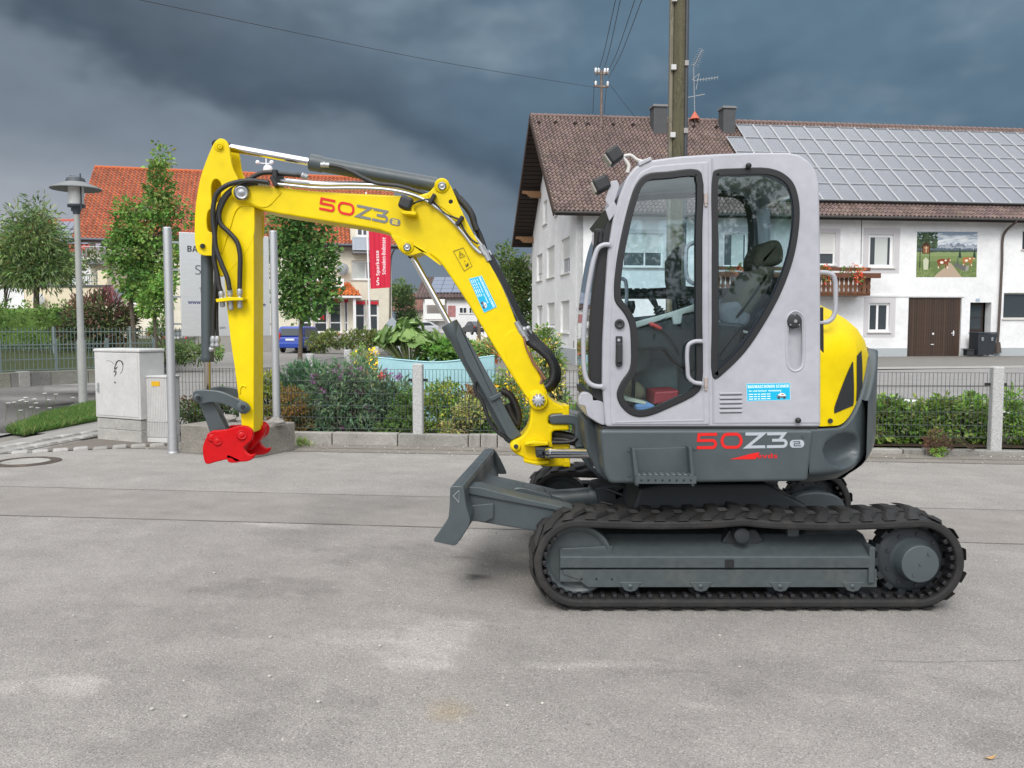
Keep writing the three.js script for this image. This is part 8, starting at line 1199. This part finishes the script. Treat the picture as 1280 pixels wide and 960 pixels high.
// ---------- bed behind the fence ----------
reseed(1200);
const bed = (px, py, n = 0.7) => { const g = G(px, py); return F((g.x - A0.x) / FU.x, -n, 0.08); };
function bush(name, label, px, n, lobes, o) { const s = (P(px, 540, 11.8 + n).x - A0.x) / FU.x, b = F(s, -n, 0.08); return plant(name, label, 'shrub', b, { limbs: 10, r: 0.012, group: 'plants along the garden fence', ...o, lobes: lobesPx(b, -b.z, lobes) }); }
bush('butterfly_bush', 'big grey green butterfly bush with purple flower spikes, behind the fence left of centre', 440, 0.75, [[440, 520, 52, 28, 42], [420, 500, 40, 26, 36], [460, 498, 42, 28, 36], [440, 475, 34, 22, 30], [390, 515, 26, 26, 28], [485, 515, 24, 26, 26], [495, 490, 18, 14, 18], [440, 540, 60, 14, 40], [405, 478, 16, 12, 16]], { n: 4600, size: 0.125, wide: 0.27, clump: 0.1, per: 12, limbs: 34, colors: [[0.085, 0.14, 0.075], [0.11, 0.17, 0.095], [0.065, 0.105, 0.055], [0.14, 0.20, 0.12]] });
bush('butterfly_bush', 'purple and faded brown flower spikes on the butterfly bush', 440, 0.5, [[456, 488, 7, 5, 6], [401, 488, 5, 3, 5], [403, 499, 5, 3, 5], [462, 510, 6, 4, 5], [452, 463, 4, 7, 4], [438, 466, 4, 7, 4], [430, 470, 3, 5, 4], [393, 473, 6, 4, 5], [478, 464, 4, 6, 4], [495, 468, 7, 4, 5], [435, 533, 6, 4, 5], [418, 460, 3, 5, 4]], { n: 700, size: 0.035, wide: 0.5, clump: 0.035, per: 18, limbs: 12, r: 0.006, colors: [[0.17, 0.06, 0.16], [0.12, 0.05, 0.11], [0.10, 0.075, 0.07], [0.2, 0.08, 0.18]] });
bush('grass_shrub', 'fine bluish green shrub behind the fence beside the right steel pole', 372, 1.5, [[372, 480, 26, 18, 20], [360, 500, 22, 16, 20], [388, 470, 18, 12, 16]], { n: 2200, size: 0.11, wide: 0.14, clump: 0.12, per: 20, up: 0.9, colors: [[0.07, 0.13, 0.07], [0.09, 0.16, 0.09]] });
bush('brown_bush', 'olive brown bush behind the fence at the foot of the right steel pole', 366, 0.35, [[365, 505, 20, 18, 18], [352, 520, 18, 18, 18], [372, 525, 20, 18, 18]], { n: 2000, size: 0.05, clump: 0.07, per: 18, colors: [[0.19, 0.12, 0.03], [0.14, 0.09, 0.03], [0.11, 0.105, 0.03], [0.22, 0.14, 0.05]] });
bush('yellow_bush', 'small yellow green bush behind the excavator arm and right pole', 335, 0.9, [[333, 480, 12, 14, 12], [336, 500, 14, 16, 12]], { n: 900, size: 0.07, clump: 0.08, colors: [[0.26, 0.28, 0.06], [0.18, 0.23, 0.05]] });
bush('low_shrub', 'low dark green shrub behind the fence, left of the excavator coupler', 252, 0.9, [[240, 515, 22, 14, 16], [262, 520, 22, 14, 16], [285, 515, 20, 18, 16], [275, 500, 14, 8, 12]], { n: 2600, size: 0.065, clump: 0.09, colors: [[0.06, 0.10, 0.03], [0.09, 0.14, 0.04], [0.11, 0.08, 0.04]] });
bush('garden_shrub', 'mid green shrub left of the granite post, below the blue planter', 508, 0.5, [[505, 520, 18, 24, 16], [515, 505, 14, 18, 14], [492, 535, 18, 14, 14]], { n: 1900, size: 0.06, clump: 0.08, per: 16, colors: [[0.085, 0.145, 0.035], [0.11, 0.18, 0.05], [0.06, 0.10, 0.03]] });
bush('garden_shrub', 'yellow flecked green shrub right of the granite post', 556, 0.55, [[550, 500, 22, 20, 18], [545, 520, 22, 24, 18], [565, 525, 20, 22, 18], [560, 490, 16, 12, 14]], { n: 2900, size: 0.055, clump: 0.075, per: 16, colors: [[0.10, 0.17, 0.035], [0.26, 0.28, 0.05], [0.075, 0.125, 0.035], [0.16, 0.22, 0.05]] });
bush('garden_shrub', 'pale variegated yellow shrub behind the fence, under the boom cylinder', 580, 0.3, [[572, 530, 16, 18, 14], [590, 515, 16, 16, 14], [562, 540, 12, 10, 12]], { n: 1500, size: 0.055, wide: 0.35, clump: 0.07, per: 16, colors: [[0.32, 0.30, 0.12], [0.24, 0.25, 0.09], [0.11, 0.14, 0.05]] });
bush('garden_shrub', 'reddish leaved shrub under the boom cylinder, before the planter', 598, 0.8, [[585, 498, 14, 10, 14], [600, 490, 14, 16, 14], [610, 505, 16, 14, 14]], { n: 1400, size: 0.06, clump: 0.075, per: 14, colors: [[0.16, 0.10, 0.05], [0.10, 0.11, 0.04], [0.24, 0.12, 0.07]] });
bush('garden_shrub', 'dark green shrub behind the fence at the foot of the boom cylinder', 615, 0.5, [[600, 530, 20, 18, 16], [625, 530, 22, 20, 16], [645, 525, 16, 24, 16]], { n: 2300, size: 0.06, clump: 0.08, per: 16, colors: [[0.06, 0.11, 0.03], [0.09, 0.15, 0.04], [0.05, 0.08, 0.025]] });
bush('yellow_flowers', 'tall yellow flowered perennial between boom cylinder and boom', 636, 1.0, [[632, 495, 18, 18, 16], [640, 475, 18, 14, 16], [648, 505, 16, 18, 16]], { n: 1700, size: 0.06, clump: 0.08, per: 12, limbs: 26, colors: [[0.10, 0.16, 0.04], [0.13, 0.19, 0.05], [0.12, 0.17, 0.05], [0.72, 0.48, 0.02]] });
bush('rose_bush', 'tall loose bush with yellow and white flowers before the farmhouse corner', 690, 1.6, [[684, 425, 14, 12, 14], [680, 440, 16, 14, 16], [690, 455, 14, 16, 14], [684, 475, 18, 16, 16], [690, 495, 18, 18, 16], [700, 520, 24, 16, 18], [676, 418, 8, 6, 8]], { n: 2900, size: 0.06, clump: 0.09, per: 12, limbs: 40, colors: [[0.09, 0.15, 0.035], [0.12, 0.19, 0.05], [0.07, 0.11, 0.03], [0.09, 0.14, 0.04], [0.12, 0.18, 0.05], [0.55, 0.46, 0.10]] });
bush('low_shrub', 'leafy green shrub behind the fence, under the cab front', 715, 0.6, [[705, 525, 18, 14, 16], [728, 522, 18, 14, 16], [745, 535, 20, 14, 16]], { n: 1500, size: 0.055, clump: 0.08, colors: [[0.10, 0.17, 0.04], [0.13, 0.21, 0.05], [0.07, 0.12, 0.03]] });
{ // hedge at the right, bushes past the right post
  bush('low_hedge', 'bushy green hedge behind the fence, right of the counterweight', 1150, 0.55, [[1085, 530, 30, 26, 22], [1110, 528, 28, 28, 22], [1140, 530, 28, 27, 22], [1170, 530, 28, 28, 22], [1200, 532, 28, 27, 22], [1226, 535, 20, 26, 22], [1218, 510, 14, 14, 16], [1175, 507, 14, 8, 14], [1110, 508, 16, 8, 14], [1060, 535, 26, 22, 22]], { n: 10500, size: 0.066, clump: 0.08, per: 14, limbs: 46, wide: 0.6, colors: [[0.09, 0.16, 0.03], [0.12, 0.20, 0.04], [0.065, 0.115, 0.025], [0.16, 0.23, 0.06], [0.10, 0.12, 0.045]] });
  bush('garden_shrub', 'upright green shrub right of the granite post at the right edge', 1268, 0.5, [[1262, 515, 12, 22, 14], [1272, 530, 14, 24, 14], [1290, 535, 24, 22, 18], [1266, 498, 8, 10, 10]], { n: 1600, size: 0.06, clump: 0.08, per: 12, limbs: 16, colors: [[0.11, 0.19, 0.035], [0.15, 0.24, 0.05], [0.08, 0.13, 0.03]] });
  bush('dry_plant', 'withered brown plant hanging over the kerb before the right hedge', 1170, -0.12, [[1172, 548, 14, 12, 10], [1165, 556, 9, 8, 8], [1180, 556, 8, 8, 8]], { n: 1100, size: 0.035, clump: 0.04, per: 20, wide: 0.25, limbs: 14, r: 0.004, colors: [[0.10, 0.06, 0.04], [0.07, 0.045, 0.035], [0.14, 0.08, 0.05]] });
  bush('weed', 'green weed at the kerb under the withered plant', 1172, -0.2, [[1173, 565, 7, 4, 6]], { n: 90, size: 0.05, clump: 0.03, per: 10, limbs: 3, r: 0.002, colors: [[0.12, 0.2, 0.04]] });
  bush('weed', 'small grass tuft on the gutter beside the concrete block', 380, -0.3, [[381, 556, 9, 4, 6]], { n: 160, size: 0.07, wide: 0.08, up: 1, clump: 0.04, per: 16, limbs: 2, r: 0.002, colors: [[0.16, 0.22, 0.07], [0.2, 0.24, 0.1]] });
}
// plants growing in the blue planter: rhubarb with large single leaves, then a lower green mass
{
  const z = 14.2, b = V(P(512, 450, z).x, 0.98, -z), t = thing('rhubarb_plant', 'large leaved light green plant growing from the left end of the blue planter', 'plant', [b.x, b.y, b.z]);
  const leaf = [0, 1, 2].map((k) => { const g = new THREE.PlaneGeometry(1, 1, 8, 8), p = g.attributes.position; for (let i = 0; i < p.count; i++) { let x = p.getX(i) * 2, y = p.getY(i) + 0.5; const w = 0.52 * Math.pow(Math.sin(Math.PI * Math.min(1, 0.12 + y * 0.86)), 0.7) * (1 + 0.10 * Math.sin(y * 21 + k)); p.setXYZ(i, x * w, y, 0.10 * Math.abs(x) + 0.07 * Math.sin(x * 7 + y * 9 + k * 2) - 0.28 * y * y); } g.computeVertexNormals(); const q = fin(g, 1, true); q.userData.done = true; return q; });
  const lm = [[0.22, 0.36, 0.09], [0.18, 0.31, 0.08], [0.27, 0.41, 0.12], [0.15, 0.26, 0.06]].map((c) => phys(c, 0.7, { side: THREE.DoubleSide, transmission: 0.25, thickness: 0 }));
  const stems = [];
  for (let i = 0; i < 84; i++) { const a = R() * 6.28, r = Math.sqrt(R()) * 0.52, h = 0.18 + 0.36 * (1 - r / 0.6) + RR(0, 0.12), m = new THREE.Mesh(leaf[i % 3], lm[Math.floor(R() * 4)]); m.name = 'large_leaf'; const x = Math.cos(a) * r * 1.05 + RR(-0.05, 0.05), zz = Math.sin(a) * r * 0.7; m.position.set(x, h, zz); m.rotation.set(0.1 - R() * 1.2, -a + Math.PI / 2 + RR(-0.5, 0.5), 0, 'YXZ'); m.scale.setScalar(RR(0.17, 0.32)); m.castShadow = m.receiveShadow = true; t.add(m); stems.push(cyl(V(x * 0.3, 0, zz * 0.3), V(x, h, zz), 0.009, 0.006, 5)); }
  mesh('stem', stems, mat([0.16, 0.2, 0.07], 0.7), t);
  const c = V(P(562, 450, z).x, 0.95, -z);
  plant('planter_greens', 'dense low green plants filling the blue planter, right of the large leaved plant', 'plant', c, { lobes: lobesPx(c, z, [[545, 442, 22, 10, 20], [570, 440, 22, 10, 20], [592, 442, 20, 9, 20], [555, 433, 12, 6, 12]]), n: 2200, size: 0.085, clump: 0.1, per: 14, wide: 0.6, limbs: 8, r: 0.008, colors: [[0.09, 0.18, 0.035], [0.12, 0.22, 0.05], [0.07, 0.13, 0.03]] });
  const d = V(P(602, 450, z).x, 0.95, -z + 0.3);
  plant('planter_greens', 'pale spiky plant with reddish flowers at the right end of the planter', 'plant', d, { lobes: lobesPx(d, z, [[606, 438, 14, 8, 12], [614, 430, 8, 6, 8], [628, 440, 14, 8, 12]]), n: 600, size: 0.10, clump: 0.09, per: 10, wide: 0.25, limbs: 8, r: 0.006, colors: [[0.22, 0.27, 0.13], [0.15, 0.21, 0.08], [0.4, 0.12, 0.06], [0.4, 0.3, 0.12]] });
  const e = V(P(462, 458, 14.6).x, 0.08, -14.6);
  plant('yellow_flowers', 'yellow flowering perennials left of the blue planter, above the butterfly bush', 'flowers', e, { lobes: lobesPx(e, 14.6, [[448, 433, 4, 3, 4], [456, 438, 5, 3, 5], [461, 432, 3, 3, 3], [470, 445, 5, 3, 5], [452, 460, 16, 20, 12], [470, 465, 14, 18, 12]]), n: 900, size: 0.06, clump: 0.05, per: 9, limbs: 24, r: 0.006, colors: [[0.80, 0.60, 0.02], [0.11, 0.17, 0.05], [0.14, 0.2, 0.06]] });
  const o = P(477, 471, 12.2), s = thing('garden_ornament', 'small red lantern ornament on a stick in the butterfly bush', 'ornament', [o.x, 0.1, o.z]); mesh('stick', cyl(V(0, 0, 0), V(0, o.y - 0.15, 0), 0.007), M.white, s); mesh('ornament_body', rodlathe(V(0, o.y - 0.16, 0), V(0, o.y, 0), [[0, 0.001], [0, 0.04], [0.4, 0.045], [0.5, 0.06], [0.55, 0.03], [1, 0.001]], 12), mat([0.62, 0.05, 0.03], 0.5), s);
}
// ---------- further shrubs and trees ----------
{
  const far = (name, label, px, py, z, lobes, o) => { const b = P(px, py, z); return plant(name, label, o.cat ?? 'shrub', b, { limbs: 5, r: 0.03, ...o, lobes: lobesPx(b, z, lobes) }); };
  far('bank_shrub', 'row of low olive green shrubs on the bank below the bank building', 430, 432, 51, [[400, 427, 12, 8], [418, 424, 14, 7], [438, 424, 14, 7], [456, 424, 12, 8], [474, 423, 14, 7], [492, 424, 12, 8], [395, 432, 10, 5]], { n: 2400, size: 0.22, clump: 0.3, per: 14, colors: [[0.10, 0.13, 0.04], [0.14, 0.15, 0.05], [0.07, 0.10, 0.03]] });
  far('dark_shrub', 'dark green round shrub on the bank, right of the rhubarb plant', 505, 432, 40, [[508, 424, 16, 9], [522, 426, 10, 7], [478, 426, 8, 5]], { n: 900, size: 0.18, clump: 0.22, colors: [[0.05, 0.085, 0.025], [0.07, 0.10, 0.03]] });
  far('conifer', 'dark green conifer at the right corner of the bank building', 508, 424, 66, [[507, 372, 5, 10], [507, 386, 9, 12], [508, 402, 13, 12], [508, 414, 15, 10]], { cat: 'tree', trunk: 3.4, n: 2600, size: 0.26, wide: 0.25, clump: 0.35, per: 20, colors: [[0.03, 0.055, 0.022], [0.045, 0.075, 0.028]] });
  far('leafy_tree', 'leafy green tree between bank building and far solar house', 500, 420, 118, [[500, 362, 10, 6], [488, 370, 8, 6], [512, 366, 8, 5], [500, 375, 14, 8]], { cat: 'tree', trunk: 5, r: 0.15, n: 900, size: 0.5, clump: 0.8, colors: [[0.08, 0.12, 0.04], [0.06, 0.09, 0.03]] });
  far('tall_tree', 'tall dark green tree left of the farmhouse gable, behind the boom', 650, 430, 62, [[634, 325, 9, 16], [640, 350, 16, 20], [655, 345, 14, 20], [640, 380, 18, 18], [660, 375, 14, 20], [650, 400, 20, 14], [668, 400, 10, 16]], { cat: 'tree', trunk: 6, r: 0.2, limbs: 10, n: 5200, size: 0.3, clump: 0.5, per: 18, colors: [[0.05, 0.085, 0.028], [0.07, 0.11, 0.035], [0.09, 0.12, 0.03]] });
  far('red_bush', 'reddish low planting beyond the planter, right of the boom', 628, 440, 30, [[622, 428, 10, 7], [636, 432, 9, 7]], { n: 700, size: 0.13, clump: 0.16, colors: [[0.14, 0.06, 0.05], [0.08, 0.09, 0.04], [0.09, 0.13, 0.04]] });
  far('roadside_shrub', 'green shrubs behind the railing left of the steel sign', 215, 452, 30, [[215, 440, 12, 9], [240, 442, 18, 8], [262, 440, 12, 7], [200, 412, 10, 10]], { n: 1500, size: 0.14, clump: 0.2, colors: [[0.10, 0.15, 0.05], [0.08, 0.13, 0.04], [0.14, 0.18, 0.07]] });
  // a plain roadside post at the far junction
  const q = P(602, 430, 40), t = thing('marker_post', 'wooden and white post pair at the far road junction, behind the boom', 'post', [q.x, 0, q.z]); mesh('wooden_post', cyl(V(-0.12, 0, 0), V(-0.12, 2.3, 0), 0.09, 0.08), BARK, t); mesh('white_post', cyl(V(0.2, 0, 0), V(0.2, 1.4, 0), 0.1, 0.09), M.white, t);
}
// ---------- grass verge with wild carrot ----------
{
  reseed(2100);
  const A = G(8, 541), B = G(62, 521), C = G(121, 507), D2 = G(121, 527), E2 = G(30, 545), n = 15000, pos = [], col = [];
  for (let i = 0; i < n; i++) {
    const u = Math.sqrt(R()), v = R(), top = u < 0.5 ? A.clone().lerp(B, u * 2) : B.clone().lerp(C, u * 2 - 1), bot = u < 0.2 ? A.clone().lerp(E2, u * 5) : E2.clone().lerp(D2, (u - 0.2) / 0.8), p = top.lerp(bot, v);
    const h = RR(0.05, 0.16), a = R() * 6.28, l = RR(0.02, 0.09), w = RR(0.004, 0.008), k = RR(0.7, 1.3), c = R() < 0.15 ? [0.26 * k, 0.28 * k, 0.1 * k] : [0.12 * k, 0.235 * k, 0.05 * k], dx = Math.cos(a + 1.57) * w, dz = Math.sin(a + 1.57) * w, tx = Math.cos(a) * l, tz = Math.sin(a) * l;
    pos.push(p.x - dx, 0, p.z - dz, p.x + dx, 0, p.z + dz, p.x + tx * 0.4, h * 0.65, p.z + tz * 0.4, p.x + dx, 0, p.z + dz, p.x + tx, h, p.z + tz, p.x + tx * 0.4, h * 0.65, p.z + tz * 0.4); for (let q = 0; q < 6; q++) col.push(...c);
  }
  const g = new THREE.BufferGeometry(); g.setAttribute('position', new THREE.Float32BufferAttribute(pos, 3)); g.setAttribute('color', new THREE.Float32BufferAttribute(col, 3)); g.computeVertexNormals(); g.setAttribute('uv', new THREE.BufferAttribute(new Float32Array(pos.length / 3 * 2), 2)); g.userData.done = true;
  tag(mesh('verge_grass', g, LEAF), 'strip of fresh green grass between pavement and side road, left of the cabinets', 'grass', null, 'stuff');
  struct('verge_soil', strip([A, B, C, D2, E2], 0.02), mat([0.06, 0.075, 0.025], 0.95, { map: T.soil }));
  const spots = [[25, 501], [32, 497], [43, 499], [17, 503], [10, 504], [28, 500], [33, 502], [45, 504], [39, 509], [47, 510], [26, 513], [56, 492], [61, 500], [62, 510], [91, 497], [70, 493]];
  spots.sort((a, b) => a[0] - b[0] || a[1] - b[1]);
  const ord = ['leftmost', 'second', 'third', 'fourth', 'fifth', 'sixth', 'seventh', 'eighth', 'ninth', 'tenth', 'eleventh', 'twelfth', 'thirteenth', 'fourteenth', 'fifteenth'];
  spots.forEach(([px, py], i) => {
    const b = G(px + (i % 2 ? 6 : -3) + (px > 80 ? 6 : 0), 528 - (px > 60 ? 10 : 0)), t = thing('wild_carrot', i === 15 ? 'white wild carrot flower nearest the street lamp post, apart from the others on the verge' : i ? `white wild carrot flower on the grass verge, ${ord[i]} from the left of its loose cluster` : 'white wild carrot flower at the far left of the loose cluster on the verge', 'flower', [b.x, 0, b.z], 0, 'wild carrot flowers on the verge'), q = P(px, py, -b.z), tx = q.x - b.x;
    mesh('stem', tube([V(0, 0, 0), V(tx * 0.3, q.y * 0.5, 0), V(tx, q.y, 0)], 0.004, 4, 8), mat([0.12, 0.16, 0.07], 0.8), t);
    mesh('flower_head', Array.from({ length: 16 }, (_, k) => { const a = k * 2.4, r = Math.sqrt(k / 16) * RR(0.02, 0.038); return new THREE.IcosahedronGeometry(RR(0.006, 0.010), 0).scale(1, 0.5, 1).translate(tx + Math.cos(a) * r, q.y + 0.004, Math.sin(a) * r); }), mat([0.8, 0.8, 0.76], 0.8), t);
  });
}

// ---------- trees across the yard behind the camera, which the cab windows mirror ----------
{
  reseed(3100);
  plant('yard_tree', 'broad leafy tree on the near side of the yard, mirrored in the rear cab window', 'tree', V(7.2, 0, 12.5), { trunk: 4.2, r: 0.16, limbs: 18, lobes: [[0, 4.8, 0, 1.7, 1.2, 1.6], [-1.3, 4.0, 0.3, 1.3, 0.9, 1.3], [1.4, 4.2, -0.2, 1.3, 1.0, 1.3], [0.2, 3.4, 0.4, 1.5, 0.7, 1.4], [-2.2, 3.3, 0, 0.8, 0.6, 0.8]], n: 3600, size: 0.2, clump: 0.4, per: 14, wide: 0.7, colors: [[0.05, 0.085, 0.03], [0.07, 0.11, 0.035]] });
  plant('yard_tree', 'rounded leafy tree on the near side of the yard, mirrored in the cab door window', 'tree', V(2.6, 0, 15), { trunk: 3.0, r: 0.14, limbs: 14, lobes: [[0, 3.2, 0, 1.8, 1.2, 1.6], [-1.4, 2.6, 0.3, 1.3, 0.9, 1.3], [1.5, 2.6, -0.2, 1.4, 0.9, 1.3]], n: 2600, size: 0.2, clump: 0.4, per: 14, wide: 0.7, colors: [[0.05, 0.085, 0.03], [0.07, 0.11, 0.035]] });
}
renderer.render(scene, camera);
